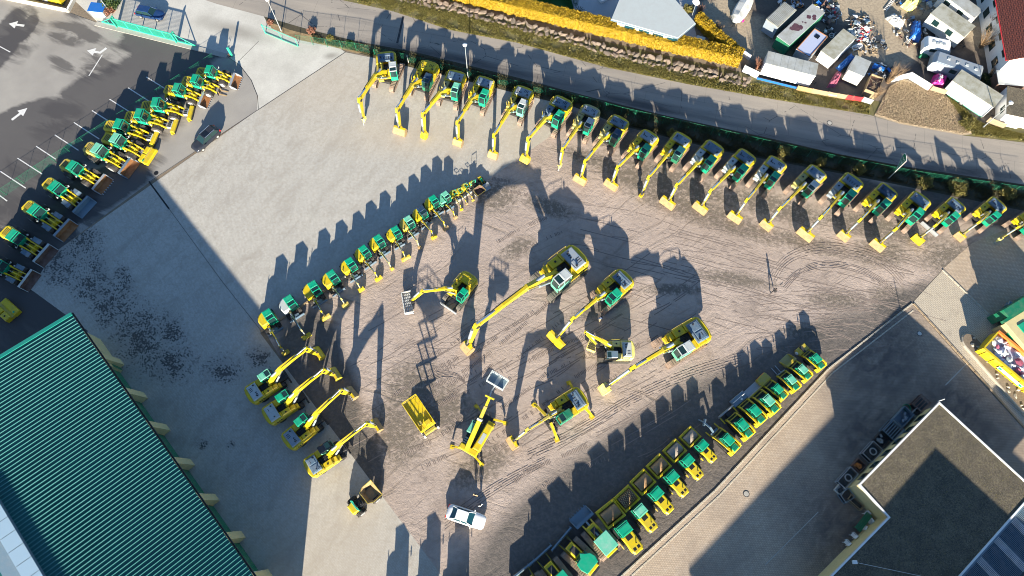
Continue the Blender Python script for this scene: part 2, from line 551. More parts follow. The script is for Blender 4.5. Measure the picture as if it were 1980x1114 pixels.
    x.bsdf.inputs['Roughness'].default_value = .9
    x.bump(n2, .7, .08)
    soil('verge', (.20, .16, .075), (.13, .13, .04), (.09, .07, .035), .5)
    soil('verge_dark', (.05, .048, .026), (.085, .07, .04), (.03, .027, .018), .5)
    soil('dry_grass', (.42, .34, .235), (.48, .40, .285), (.28, .215, .14), 1.6)
    soil('lawn', (.012, .085, .014), (.02, .12, .02), (.008, .05, .008), .6)
    soil('patio', (.42, .43, .44), (.5, .5, .5), (.34, .34, .34), .5)
    x = newmat('moss_gravel')
    p = x.pos()
    n1 = x.noise(p, .5, 6, .65)
    n2 = x.noise(p, 5.0, 6, .8)
    n3 = x.noise(p, 13.0, 4, .8)
    c = x.mix(x.ramp(n1, .35, .65), (.17, .14, .09), (.09, .075, .052))
    c = x.mix(x.ramp(n2, .42, .62, 0, .9), c, (.04, .035, .03))
    c = x.mix(x.ramp(n3, .56, .68, 0, .8), c, (.42, .38, .28))
    x.base(c)
    x.bsdf.inputs['Roughness'].default_value = .95
    x.bump(n2, .6, .05)
    soil('leaf_litter', (.42, .29, .15), (.22, .16, .08), (.14, .1, .05), .8)

    soil('damp_soil', (.27, .215, .18), (.20, .16, .135), (.13, .10, .085), .8)

    x = newmat('marking')
    p = x.pos()
    n2 = x.noise(p, 3.0, 6, .75)
    x.base(x.mix(x.ramp(n2, .5, .68, 0, .45), (.66, .65, .62), (.3, .29, .27)))
    x.bsdf.inputs['Roughness'].default_value = .6

    x = newmat('hall_roof')
    p = x.pos()
    n1 = x.noise(p, .2, 5, .6)
    n2 = x.noise(p, 3, 4, .6)
    c = x.mix(x.ramp(n1, .3, .7), (.004, .082, .078), (.004, .104, .098))
    x.base(x.mix(x.ramp(n2, .5, .8, 0, .25), c, (.008, .065, .062)))
    x.bsdf.inputs['Roughness'].default_value = .42

    x = newmat('roof_tiles')
    p = x.pos()
    pr = x.mapped(p, rot=R(10))
    br = x.n('TexBrick', _offset=.5, Vector=pr, Scale=1.0, Color1=(.19, .05, .03, 1), Color2=(.14, .04, .028, 1), Mortar=(.05, .015, .012, 1), **{'Mortar Size': .03, 'Brick Width': .3, 'Row Height': .36})
    x.base(br.outputs[0])
    x.bsdf.inputs['Roughness'].default_value = .7
    x.bump(br.outputs['Fac'], .6, .03)

    # green wire mesh: strands cover part of each small square
    x = newmat('wire_mesh')
    x.base((.02, .22, .13))
    x.bsdf.inputs['Roughness'].default_value = .5
    uv = x.n('TexCoord').outputs['UV']
    sp = x.n('SeparateXYZ', i0=uv)
    def strand(v, n, wd):
        t = x.math('FRACT', x.math('MULTIPLY', v, n))
        return x.math('LESS_THAN', t, wd)
    m = x.math('MAXIMUM', strand(sp.outputs[0], 16.0, .045), strand(sp.outputs[1], 16.0, .045))
    tr = x.n('BsdfTransparent')
    mx = x.n('MixShader', i0=m)
    x.l(tr.outputs[0], mx.inputs[1])
    x.l(x.bsdf.outputs[0], mx.inputs[2])
    x.l(mx.outputs[0], x.out.inputs[0])

    def leaf(name, a, b, tr=.25):
        x = newmat(name)
        rnd = x.n('NewGeometry').outputs['Random Per Island']
        x.base(x.mix(rnd, a, b))
        x.bsdf.inputs['Roughness'].default_value = .6
        x.bsdf.inputs['Subsurface Weight'].default_value = 0
        t = x.n('BsdfTranslucent', Color=tuple(b) + (1,))
        mx = x.n('MixShader', i0=tr)
        x.l(x.bsdf.outputs[0], mx.inputs[1])
        x.l(t.outputs[0], mx.inputs[2])
        x.l(mx.outputs[0], x.out.inputs[0])
    leaf('leaf_gold', (.30, .19, .008), (.50, .34, .014))
    leaf('leaf_green', (.03, .06, .015), (.07, .12, .02))
    leaf('leaf_dark', (.012, .03, .010), (.04, .06, .018))
    leaf('grass_blade', (.10, .11, .02), (.26, .21, .06))
    leaf('grass_dry', (.42, .32, .20), (.56, .46, .32))
    leaf('twig', (.17, .11, .07), (.36, .24, .12), .05)
    leaf('twig_red', (.20, .08, .05), (.33, .16, .10), .05)
    leaf('grass_dark', (.035, .04, .014), (.12, .10, .04))
    leaf('lawn_blade', (.008, .07, .010), (.02, .13, .02))

    def stone(name, a, b, d):
        x = newmat(name)
        p = x.pos()
        oi = x.n('ObjectInfo').outputs['Random']
        n1 = x.noise(p, 2.2, 6, .7)
        c = x.mix(oi, a, b)
        x.base(x.mix(x.ramp(n1, .4, .72, 0, .8), c, d))
        x.bsdf.inputs['Roughness'].default_value = .9
        x.bump(n1, .5, .06)
    stone('boulder', (.235, .175, .135), (.165, .135, .11), (.09, .075, .05))
ground_mats()

# ================================================================ GROUND SHEETS
def sheet(name, pts, z, mat, world=False):
    mb = MB()
    q = [(p[0], p[1]) if world else tuple(g(*p)) for p in pts]
    n = len(q)
    a = sum(q[i][0] * q[(i + 1) % n][1] - q[(i + 1) % n][0] * q[i][1] for i in range(n))
    if a < 0:
        q.reverse()
    mb.add([(p[0], p[1], z) for p in q], [list(range(n))])
    o = link(name, mb.mesh(name), None, [mat])
    o['kind'] = 'structure'
    return o
Z = .004
sheet('ground', [(-900, -900), (900, -900), (900, 900), (-900, 900)], -.02, 'earth', True)
ROAD_UP = [(360, -12), (520, -30), (660, 0), (760, 22), (870, 58), (1000, 83), (1170, 130), (1330, 163), (1500, 193), (1680, 222), (1740, 240), (1860, 262), (1980, 276), (2150, 300)]
ROAD_LO = [(2150, 385), (1980, 357), (1750, 322), (1620, 298), (1500, 270), (1280, 222), (1150, 190), (1000, 150), (800, 100), (690, 80), (600, 58), (510, 32), (420, 8), (360, -12)]
VERGE_LO = [(580, 82), (690, 102), (760, 122), (900, 156), (1000, 181), (1110, 207), (1200, 243), (1400, 293), (1700, 350), (1980, 408), (2150, 440)]
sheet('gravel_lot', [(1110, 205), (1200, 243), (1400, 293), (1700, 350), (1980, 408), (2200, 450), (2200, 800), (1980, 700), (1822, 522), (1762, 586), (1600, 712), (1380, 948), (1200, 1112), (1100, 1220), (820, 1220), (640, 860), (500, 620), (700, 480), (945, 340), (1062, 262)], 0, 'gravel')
sheet('paved_yard', [(497, 214), (668, 101), (760, 120), (900, 154), (1000, 179), (1112, 203), (1062, 265), (945, 346), (503, 644), (858, 1118), (910, 1200), (200, 1250), (120, 640), (60, 560), (100, 492)], Z, 'pavers')
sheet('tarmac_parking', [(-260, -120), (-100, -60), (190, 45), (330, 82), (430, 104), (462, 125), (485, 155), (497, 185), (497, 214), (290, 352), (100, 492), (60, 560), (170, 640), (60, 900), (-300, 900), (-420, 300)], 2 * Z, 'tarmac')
sheet('concrete_apron', [(100, -40), (360, -12), (420, 8), (510, 32), (600, 58), (640, 82), (668, 101), (497, 214), (498, 185), (486, 155), (463, 125), (431, 103), (330, 81), (190, 44)], 3 * Z, 'apron_concrete')
sheet('road', ROAD_UP + ROAD_LO, 3 * Z, 'road')
sheet('far_verge', [(640, -30), (660, 0), (760, 22), (870, 58), (1000, 83), (1170, 130), (1330, 163), (1500, 193), (1680, 222), (1740, 240), (1860, 262), (1980, 276), (2150, 300), (2150, 262), (1980, 240), (1690, 195), (1530, 168), (1440, 142), (1300, 110), (1000, 42), (860, 5), (780, -30)], 2 * Z, 'verge')
sheet('road_verge', [(510, 32), (600, 58), (690, 80), (800, 100), (1000, 150), (1150, 190), (1280, 222), (1500, 270), (1620, 298), (1750, 322), (1980, 357), (2150, 385), (2150, 440), (1980, 408), (1700, 350), (1400, 293), (1200, 243), (1110, 207), (1000, 181), (900, 156), (760, 122), (690, 102), (640, 84), (580, 74), (520, 50)], 4 * Z, 'verge_dark')
sheet('leaf_litter_strip', [(520, 42), (560, 58), (640, 78), (700, 90), (720, 100), (690, 103), (640, 90), (580, 78), (525, 55)], 5 * Z, 'leaf_litter')
sheet('storage_yard', [(1340, -60), (1330, 40), (1440, 140), (1530, 166), (1690, 193), (1720, 165), (1760, 150), (1850, 195), (1900, 240), (2100, 250), (2100, -60)], 3 * Z, 'mud')
sheet('dry_grass_patch', [(1705, 195), (1720, 168), (1745, 152), (1790, 165), (1830, 185), (1860, 215), (1890, 258), (1860, 262), (1740, 240), (1690, 224)], 4 * Z, 'dry_grass')
sheet('lawn', [(860, -30), (870, 3), (1000, 8), (1112, 33), (1130, -30)], 3 * Z, 'lawn')
sheet('patio', [(1096, -30), (1115, 36), (1200, 60), (1320, 90), (1352, 92), (1340, 40), (1360, -30)], 4 * Z, 'patio')
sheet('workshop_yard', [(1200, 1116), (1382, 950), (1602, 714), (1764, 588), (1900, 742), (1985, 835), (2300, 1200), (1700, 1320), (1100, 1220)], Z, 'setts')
sheet('paved_ramp', [(1766, 584), (1822, 523), (1900, 598), (2010, 700), (2100, 900), (1985, 832), (1900, 740)], 2 * Z, 'ramp_paving')
sheet('side_road', [(1822, 521), (1880, 470), (1980, 430), (2200, 470), (2200, 800), (2010, 700), (1900, 596)], 2 * Z, 'setts')

def strip(name, pts, wd, z, mat, world=False, mb=None):
    """flat painted or trodden strip along photo points"""
    own = mb is None
    mb = mb or MB()
    q = [Vector(p) if world else g(*p) for p in pts]
    L, Rr = [], []
    for i, p in enumerate(q):
        d = (q[min(i + 1, len(q) - 1)] - q[max(i - 1, 0)]).normalized()
        n = Vector((-d.y, d.x)) * wd / 2
        L.append((p.x + n.x, p.y + n.y, z))
        Rr.append((p.x - n.x, p.y - n.y, z))
    k = len(q)
    mb.add(Rr + L, [[i, i + 1, k + i + 1, k + i] for i in range(k - 1)])
    if own:
        o = link(name, mb.mesh(name), None, [mat])
        o['kind'] = 'structure'
        return o

# painted bay lines and arrows of the car park
for a, b in (((283, 149), (328, 177)), ((248, 170), (290, 197)), ((212, 192), (258, 221)), ((178, 214), (219, 240)), ((143, 237), (192, 269)), ((106, 261), (152, 291)), ((70, 283), (108, 308)), ((34, 306), (82, 337)), ((0, 331), (50, 364)), ((-25, 360), (14, 389)), ((-4, 88), (20, 101)), ((198, 106), (172, 147))):
    strip('bay_line', [a, b], .16, 4 * Z, 'marking')
def arrow(tail, head, bend=None):
    mb = MB()
    t, h = g(*tail), g(*head)
    pts = [t] + ([g(*bend)] if bend else []) + [h]
    d = (pts[-1] - pts[-2]).normalized()
    n = Vector((-d.y, d.x))
    base = h - d * 1.3
    strip('', [*(p for p in pts[:-1]), base], .42, 4 * Z, '', True, mb)
    mb.add([(h.x, h.y, 4 * Z), (base.x + n.x * .75, base.y + n.y * .75, 4 * Z), (base.x - n.x * .75, base.y - n.y * .75, 4 * Z)], [[0, 1, 2]])
    o = link('arrow_marking', mb.mesh('arrow_marking'), None, ['marking'])
    o['kind'] = 'structure'
arrow((47, 50), (17, 46))
arrow((206, 93), (168, 98), (194, 102))
arrow((23, 232), (53, 209))

# seams, channels and drains
for n, pts, wd, m in (('drain_channel', [(288, 351), (327, 404)], .22, 'black'), ('expansion_joint', [(327, 404), (430, 545), (505, 640)], .05, 'dark'), ('expansion_joint', [(668, 101), (497, 214)], .10, 'dark'), ('expansion_joint', [(497, 214), (290, 351)], .07, 'dark'), ('expansion_joint', [(500, 212), (498, 185), (486, 155), (463, 125)], .06, 'dark'), ('drain_channel', [(1876, 696), (1828, 745)], .14, 'concrete'), ('drain_channel', [(1480, 1092), (1582, 990)], .10, 'concrete'), ('expansion_joint', [(460, 120), (500, 80)], .06, 'dark'), ('drain_channel', [(780, 32), (768, 84)], .35, 'dark')):
    strip(n, pts, wd, 5 * Z + .001, m)

def manhole(px, r, m='steel', lab=None):
    q = g(*px)
    def f(mb):
        mb.cyl((0, 0, .006), (0, 0, .028), r, 20, 1)
        mb.cyl((0, 0, .028), (0, 0, .034), r * .78, 20, 0)
    o = part('manhole_cover', f, None, [m, 'dark'])
    o.location = (q.x, q.y, 0)
    return tag(o, lab, 'manhole')
manhole((1604, 238), .42, 'concrete', 'round manhole cover set in the public road near the caravans')
manhole((1778, 645), .36, 'white_dirty', 'pale round manhole cover in the dark workshop yard below the ramp')
manhole((1443, 955), .40, 'concrete', 'round manhole cover in the sunny setts beside the road rollers')
manhole((302, 335), .34, 'black', 'black round manhole cover at the edge of the loader bay')

# raised ridges pressed into the gravel by crawler shoes and tyres
def ridges():
    V, F = [], []
    rng = random.Random(4)
    def ridge(a, b, h, wd):
        d = (b - a)
        n = Vector((-d.y, d.x)).normalized() * wd
        k = len(V)
        V.extend([(a.x - n.x, a.y - n.y, .002), (b.x - n.x, b.y - n.y, .002), (b.x, b.y, h), (a.x, a.y, h), (b.x + n.x, b.y + n.y, .002), (a.x + n.x, a.y + n.y, .002)])
        F.append([k, k + 1, k + 2, k + 3])
        F.append([k + 3, k + 2, k + 4, k + 5])
    def resample(pts, step):
        q = [g(*p) for p in pts]
        # smooth the polyline
        for _ in range(3):
            r = [q[0]]
            for a, b in zip(q, q[1:]):
                r += [a * .75 + b * .25, a * .25 + b * .75]
            r.append(q[-1])
            q = r
        out, acc = [q[0]], 0
        for a, b in zip(q, q[1:]):
            L = (b - a).length
            t = step - acc
            while t <= L:
                out.append(a + (b - a) * (t / L))
                t += step
            acc = (acc + L) % step
        return out
    def crawler(pts, wd=.6, step=.21, h=.04, keep=.95):
        q = resample(pts, step)
        for i in range(1, len(q) - 1):
            if rng.random() > keep or math.sin(i * .21) < -.75:
                continue
            d = (q[i + 1] - q[i - 1]).normalized()
            n = Vector((-d.y, d.x))
            j = d * rng.uniform(-.03, .03)
            ridge(q[i] - n * wd / 2 * rng.uniform(.6, 1) + j, q[i] + n * wd / 2 * rng.uniform(.6, 1) + j, h * rng.uniform(.5, 1.2), .06)
    def tyre(pts, h=.035, wd=.05):
        q = resample(pts, .6)
        for a, b in zip(q, q[1:]):
            if rng.random() > .12:
                ridge(a, b, h * rng.uniform(.4, 1.1), wd)
    def off(pts, d):
        q = [g(*p) for p in pts]
        return pts
    # crawler prints of the big excavators
    for pts in ([(800, 700), (870, 672), (905, 640), (1000, 575), (1050, 545)], [(820, 755), (900, 720), (1000, 640), (1055, 592)], [(760, 765), (830, 720), (890, 690)], [(840, 790), (900, 745), (960, 700)], [(900, 835), (1000, 770), (1060, 720)], [(1020, 700), (1080, 670), (1140, 645)], [(1010, 915), (1080, 885), (1140, 860)], [(990, 935), (1030, 905)], [(1110, 730), (1180, 690), (1240, 665)], [(780, 880), (850, 845), (900, 810)], [(960, 470), (1010, 440), (1060, 420)], [(950, 345), (990, 352)], [(900, 860), (960, 820)]):
        crawler(pts)
        crawler([(a + 34, b + 26) for a, b in pts], keep=.6)
    # curving tyre ruts
    for k in range(5):
        r = 1 + k * .016
        tyre([(1500 - 4 * k, 545 - 2 * k), (1518 - 2 * k, 512 - 4 * k), (1560, 492 - 5 * k), (1610, 488 - 5 * k), (1680, 502 - 5 * k), (1720, 525 - 5 * k), (1740 + 3 * k, 552 - 4 * k)])
        tyre([(1520 - 3 * k, 560 - 2 * k), (1545, 530 - 3 * k), (1590, 515 - 3 * k), (1650, 522 - 3 * k), (1700, 545 - 3 * k), (1725 + 2 * k, 575 - 3 * k)])
        tyre([(1020, 870 + 5 * k), (1120, 825 + 5 * k), (1220, 760 + 5 * k), (1330, 712 + 5 * k), (1440, 680 + 5 * k)])
        tyre([(820, 735 + 4 * k), (850, 715 + 3 * k), (885, 722 + 2 * k), (905, 740 + 2 * k)])
        tyre([(860, 1000 + 6 * k), (960, 930 + 5 * k), (1060, 880 + 4 * k)])
    for k in range(90):
        x0, y0 = rng.uniform(1100, 1700), rng.uniform(390, 620)
        L = rng.uniform(60, 200)
        tyre([(x0, y0), (x0 + L * .5, y0 + L * .10 + rng.uniform(-8, 8)), (x0 + L, y0 + L * .26)], .02, .06)
    for k in range(90):
        x0, y0 = rng.uniform(660, 1250), rng.uniform(560, 900)
        L = rng.uniform(40, 150)
        tyre([(x0, y0), (x0 + L * .5, y0 - L * .26 + rng.uniform(-6, 6)), (x0 + L, y0 - L * .6)], .02, .06)
    for k in range(70):
        x0, y0 = rng.uniform(1420, 1700), rng.uniform(560, 680)
        L = rng.uniform(30, 90)
        tyre([(x0, y0), (x0 + L * .5, y0 - L * .06), (x0 + L, y0 + rng.uniform(-8, 12))], .02, .06)
    o = npmesh('wheel_ruts', np.array(V), np.array(F), ['damp_soil'])
    o['kind'] = 'stuff'
    tag(o, 'ridges of tyre and crawler prints across the gravel lot', 'ruts')
    o['kind'] = 'stuff'
ridges()

# ================================================================ KERBS
def kerb(name, pts, wd, h, step, mat, label):
    root = thing(name, label, 'kerb')
    del root['category']
    del root['label']
    root['kind'] = 'structure'
    q = [g(*p) for p in pts]
    rng = random.Random(3)
    for a, b in zip(q, q[1:]):
        L = (b - a).length
        n = max(1, int(L / step))
        rz = heading(b - a)
        for i in range(n):
            def f(mb):
                mb.box(-wd / 2, wd / 2, -step / 2 + .02, step / 2 - .02, 0, h, 0, .02)
            o = part('kerb_stone', f, root, [mat], key=('kerb', wd, h, step))
            m = a + (b - a) * ((i + .5) / n)
            o.location = (m.x, m.y, rng.uniform(-.015, .0))
            o.rotation_euler = (0, 0, rz + rng.uniform(-.012, .012))
kerb('lot_kerb', [(1180, 1134), (1382, 949), (1602, 713), (1764, 587)], .22, .12, 1.0, 'kerb_stone', '')
kerb('lot_gutter', [(1192, 1140), (1392, 957), (1610, 721), (1766, 600)], .18, .05, .6, 'kerb_stone', '')
kerb('ramp_kerb', [(1766, 587), (1850, 680), (1990, 838)], .25, .12, 1.0, 'timber', '')
kerb('ramp_kerb_far', [(1822, 522), (1900, 597), (1945, 640)], .2, .12, 1.0, 'kerb_stone', '')

def beam_row():
    pts = [(504, 643), (555, 611), (607, 577), (660, 541), (712, 506), (764, 470), (815, 434), (870, 400), (912, 371)]
    rng = random.Random(5)
    for i, (a, b) in enumerate(zip(pts, pts[1:])):
        A, B = g(*a), g(*b)
        L = (B - A).length
        m = (A + B) / 2
        mt = ['timber', 'timber_pale', 'timber', 'kerb_stone', 'kerb_stone', 'kerb_stone', 'timber_pale', 'kerb_stone'][i]
        def f(mb):
            mb.box(-.14, .14, -L / 2 + .03, L / 2 - .03, 0, .22, 0, .02)
        o = part('timber_beam', f, None, [mt])
        o.location = (m.x, m.y, .004)
        o.rotation_euler = (0, 0, heading(B - A))
        tag(o, 'long squared timber beam on the paving edge under the small excavators, %s from the left' % ORD[i], 'beam', 'beams along the paving edge')
beam_row()

# ================================================================ MACHINES
def track_mesh(mb, L, H, wd, pads, xo=0.0):
    """crawler belt: shoes round a flattened loop, with wheels and frame inside"""
    r = H / 2
    st = L - H
    per = 2 * st + math.pi * H
    step = per / pads
    for i in range(pads):
        t = i * step
        if t < st:
            y, z, a = -st / 2 + t, H, 0
        elif t < st + math.pi * r:
            k = (t - st) / r
            y, z, a = st / 2 + r * math.sin(k), r + r * math.cos(k), -k
        elif t < 2 * st + math.pi * r:
            y, z, a = st / 2 - (t - st - math.pi * r), 0, math.pi
        else:
            k = (t - 2 * st - math.pi * r) / r
            y, z, a = -st / 2 - r * math.sin(k), r - r * math.cos(k), math.pi - k
        mb.M = Matrix.Translation((xo, y, z)) @ Matrix.Rotation(a, 4, 'X')
        mb.box(-wd / 2, wd / 2, -step * .47, step * .47, -.05, .0, 0)
        mb.box(-wd / 2, wd / 2, -step * .12, step * .08, .0, .035, 0)
    mb.M = None
    mb.box(xo - wd * .28, xo + wd * .28, -st / 2, st / 2, H * .2, H * .8, 1)
    for y in (-st / 2, st / 2):
        mb.cyl((xo - wd * .34, y, r), (xo + wd * .34, y, r), r * .86, 14, 1)

def wheel(parent, x, y, r, wd, rim='yellow_dirty', steer=0.0, name='wheel'):
    def f(mb):
        n = 22
        mb.cyl((-wd / 2 + .05, 0, 0), (wd / 2 - .05, 0, 0), r, n, 0)
        mb.cyl((-wd / 2, 0, 0), (-wd / 2 + .05, 0, 0), r * .86, n, 0, r)
        mb.cyl((wd / 2 - .05, 0, 0), (wd / 2, 0, 0), r, n, 0, r * .86)
        for i in range(18):       # tread lugs
            mb.M = Matrix.Rotation(2 * math.pi * i / 18, 4, 'X')
            sgn = 1 if i % 2 else -1
            mb.box(-wd * .46 if sgn < 0 else -wd * .05, wd * .05 if sgn < 0 else wd * .46, -.05 * r / .6, .05 * r / .6, r * .98, r * 1.05, 0)
        mb.M = None
    o = part(name, f, parent, ['rubber'], key=('tyre', round(r, 3), round(wd, 3)))
    o.location = (x, y, r)
    o.rotation_euler = (0, 0, steer)
    def f2(mb):
        for s in (-1, 1):
            mb.cyl((s * (wd / 2 - .06), 0, 0), (s * (wd / 2 + .012), 0, 0), r * .56, 16, 0)
            mb.cyl((s * (wd / 2 + .01), 0, 0), (s * (wd / 2 + .05), 0, 0), r * .2, 10, 0)
    part('rim', f2, o, [rim], key=('rim', round(r, 3), round(wd, 3)))
    return o

def cab(root, x0, x1, y0, y1, z0, z1, frame, roof, roofglass='glass', split=.5, key=None, rake=.22):
    """driver's cab: sill body, glazing, corner posts, roof with a front hatch"""
    zm = z0 + (z1 - z0) * .42
    yr = y0 + (y1 - y0) * split
    def f(mb):
        mb.prism([(y0, z0), (y1 - .05, z0), (y1, zm), (y0, zm)], x0, x1, 0)
        t = .07
        for (xa, xb) in ((x0, x0 + t), (x1 - t, x1)):
            mb.prism([(y0, zm), (y0 + t, zm), (y0 + t + .02, z1 - .08), (y0, z1 - .08)], xa, xb, 0)
            mb.prism([(y1 - t, zm), (y1, zm), (y1 - rake, z1 - .08), (y1 - rake - t, z1 - .08)], xa, xb, 0)
            mb.box(xa, xb, (y0 + y1) / 2 - .05, (y0 + y1) / 2 + .05, zm, z1 - .08, 0)
    c = part('cab', f, root, [frame], key=key and key + ('cab',))
    def f(mb):
        mb.prism([(y0 + .03, zm), (y1 - .03, zm), (y1 - rake - .02, z1 - .08), (y0 + .03, z1 - .08)], x0 + .025, x1 - .025, 0)
    part('window', f, c, [roofglass], key=key and key + ('win',))
    def f(mb):
        mb.box(x0 - .03, x1 + .03, y0 - .04, yr, z1 - .08, z1 + .04, 0, .05)
        mb.box(x0 - .03, x0 + .07, yr, y1 - rake + .03, z1 - .08, z1 + .02, 0)
        mb.box(x1 - .07, x1 + .03, yr, y1 - rake + .03, z1 - .08, z1 + .02, 0)
        mb.box(x0 + .07, x1 - .07, y1 - rake - .05, y1 - rake + .03, z1 - .08, z1 + .02, 0)
        mb.box(x0 + .15, x1 - .15, y0 + .1, y0 + .16, z1 + .04, z1 + .055, 0)
        mb.box(x0 + .15, x1 - .15, yr - .2, yr - .14, z1 + .04, z1 + .055, 0)
    part('cab_roof', f, c, [roof], key=key and key + ('roof',))
    def f(mb):
        mb.box(x0 + .07, x1 - .07, yr, y1 - rake - .05, z1 - .07, z1 - .01, 0)
    part('roof_hatch', f, c, [roofglass], key=key and key + ('hatch',))
    for s, xx in ((-1, x0), (1, x1)):
        def f(mb):
            mb.tube([(xx, y1 - .1, zm + .4), (xx + s * .22, y1 + .12, zm + .45)], .015, 5, 0)
            mb.box(xx + s * .22 - .07, xx + s * .22 + .07, y1 + .1, y1 + .14, zm + .3, zm + .62, 0)
        part('mirror', f, c, ['dark'], key=key and key + ('mir', s))
    return c

def bucket_part(root, Q, kind, bw, s, mats=None):
    """earth-moving tool hung at pin Q=(y,z)"""
    y, z = Q
    if kind in ('ditch', 'dig', 'grid'):
        hh = min(z - .02, 1.05)
        k = hh / 1.0
        prof = [(0.0, .12), (.34, .09), (.74, -.28), (.90, -.66), (.68, -.96), (.05, -1.0)]
        prof = [(a * .95, b * k) for a, b in prof]
        def f(mb):
            vs, fs = [], []
            n = len(prof)
            for off in (0, .05):
                for i, (a, b) in enumerate(prof):
                    for sx in (-1, 1):
                        vs.append((sx * bw / 2, y + a - off, z + b - off * .3))
            for i in range(n - 1):
                fs.append([2 * i, 2 * i + 1, 2 * i + 3, 2 * i + 2])
                q = 2 * n
                fs.append([q + 2 * i + 2, q + 2 * i + 3, q + 2 * i + 1, q + 2 * i])
            mb.add(vs, fs, 0)
            for sx in (-1, 1):
                mb.prism([(y + a, z + b) for a, b in prof] + [(y - .2, z - .5 * k)], sx * bw / 2 - .03, sx * bw / 2 + .03, 0)
            mb.box(-.28, .28, y - .1, y + .34, z + .0, z + .26, 1)
            mb.prism([(y + .0, z + .15), (y + .30, z + .13), (y + .34, z + .04), (y, z + .02)], -bw / 2 + .04, bw / 2 - .04, 1)
        o = part('bucket', f, root, mats or ['worn', 'yellow'])
        def f(mb):
            if kind == 'dig':
                nt_ = max(4, int(bw / .28))
                for i in range(nt_):
                    xx = -bw / 2 + bw * (i + .5) / nt_
                    mb.prism([(y + .02, z - .92 * k), (y - .05, z - 1.0 * k), (y - .30, z - 1.02 * k)], xx - .06, xx + .06, 0)
            else:
                mb.box(-bw / 2, bw / 2, y - .16, y + .02, z - 1.01 * k, z - .97 * k, 0)
        part('cutting_edge', f, o, ['steel'])
    elif kind == 'breaker':
        def f(mb):
            mb.box(-.25, .25, y - .2, y + .25, z - .3, z + .25, 0)
            mb.cyl((0, y + .05, z - .2), (0, y + .35, .45), .2, 10, 0, .14)
            mb.cyl((0, y + .35, .5), (0, y + .5, .05), .07, 8, 1)
        part('breaker', f, root, mats or ['yellow_pale', 'steel'])
    elif kind == 'grab':
        def f(mb):
            mb.box(-.2, .2, y - .2, y + .25, z - .15, z + .25, 1)
            mb.cyl((0, y + .05, z - .1), (0, y + .2, z - .55), .18, 10, 1)
            for sx in (-1, 1):
                mb.prism([(y - .15, z - .45), (y + .55, z - .45), (y + .45, .06), (y - .05, .06)], sx * .02, sx * bw / 2, 0)
        part('grab', f, root, mats or ['yellow', 'dark'])
    elif kind == 'screen':
        def f(mb):
            hw = bw / 2
            for sx in (-1, 1):
                mb.prism([(y - .2, z + .15), (y + 1.2, z + .1), (y + 1.3, z - .6), (y, z - .9)], sx * hw - .04, sx * hw + .04, 0)
            for i in range(5):
                yy = y + .1 + i * .26
                mb.cyl((-hw, yy, z - .3), (hw, yy, z - .3), .12, 8, 0)
            mb.box(-hw, hw, y + 1.15, y + 1.3, z - .6, z + .1, 0)
            mb.box(-.35, .35, y - .5, y + .1, z - .1, z + .3, 1)
            for i in range(-3, 4):
                mb.box(i * hw / 3.6 - .03, i * hw / 3.6 + .03, y, y + 1.2, z + .08, z + .12, 1)
        part('screening_bucket', f, root, mats or ['white_dirty', 'dark'])

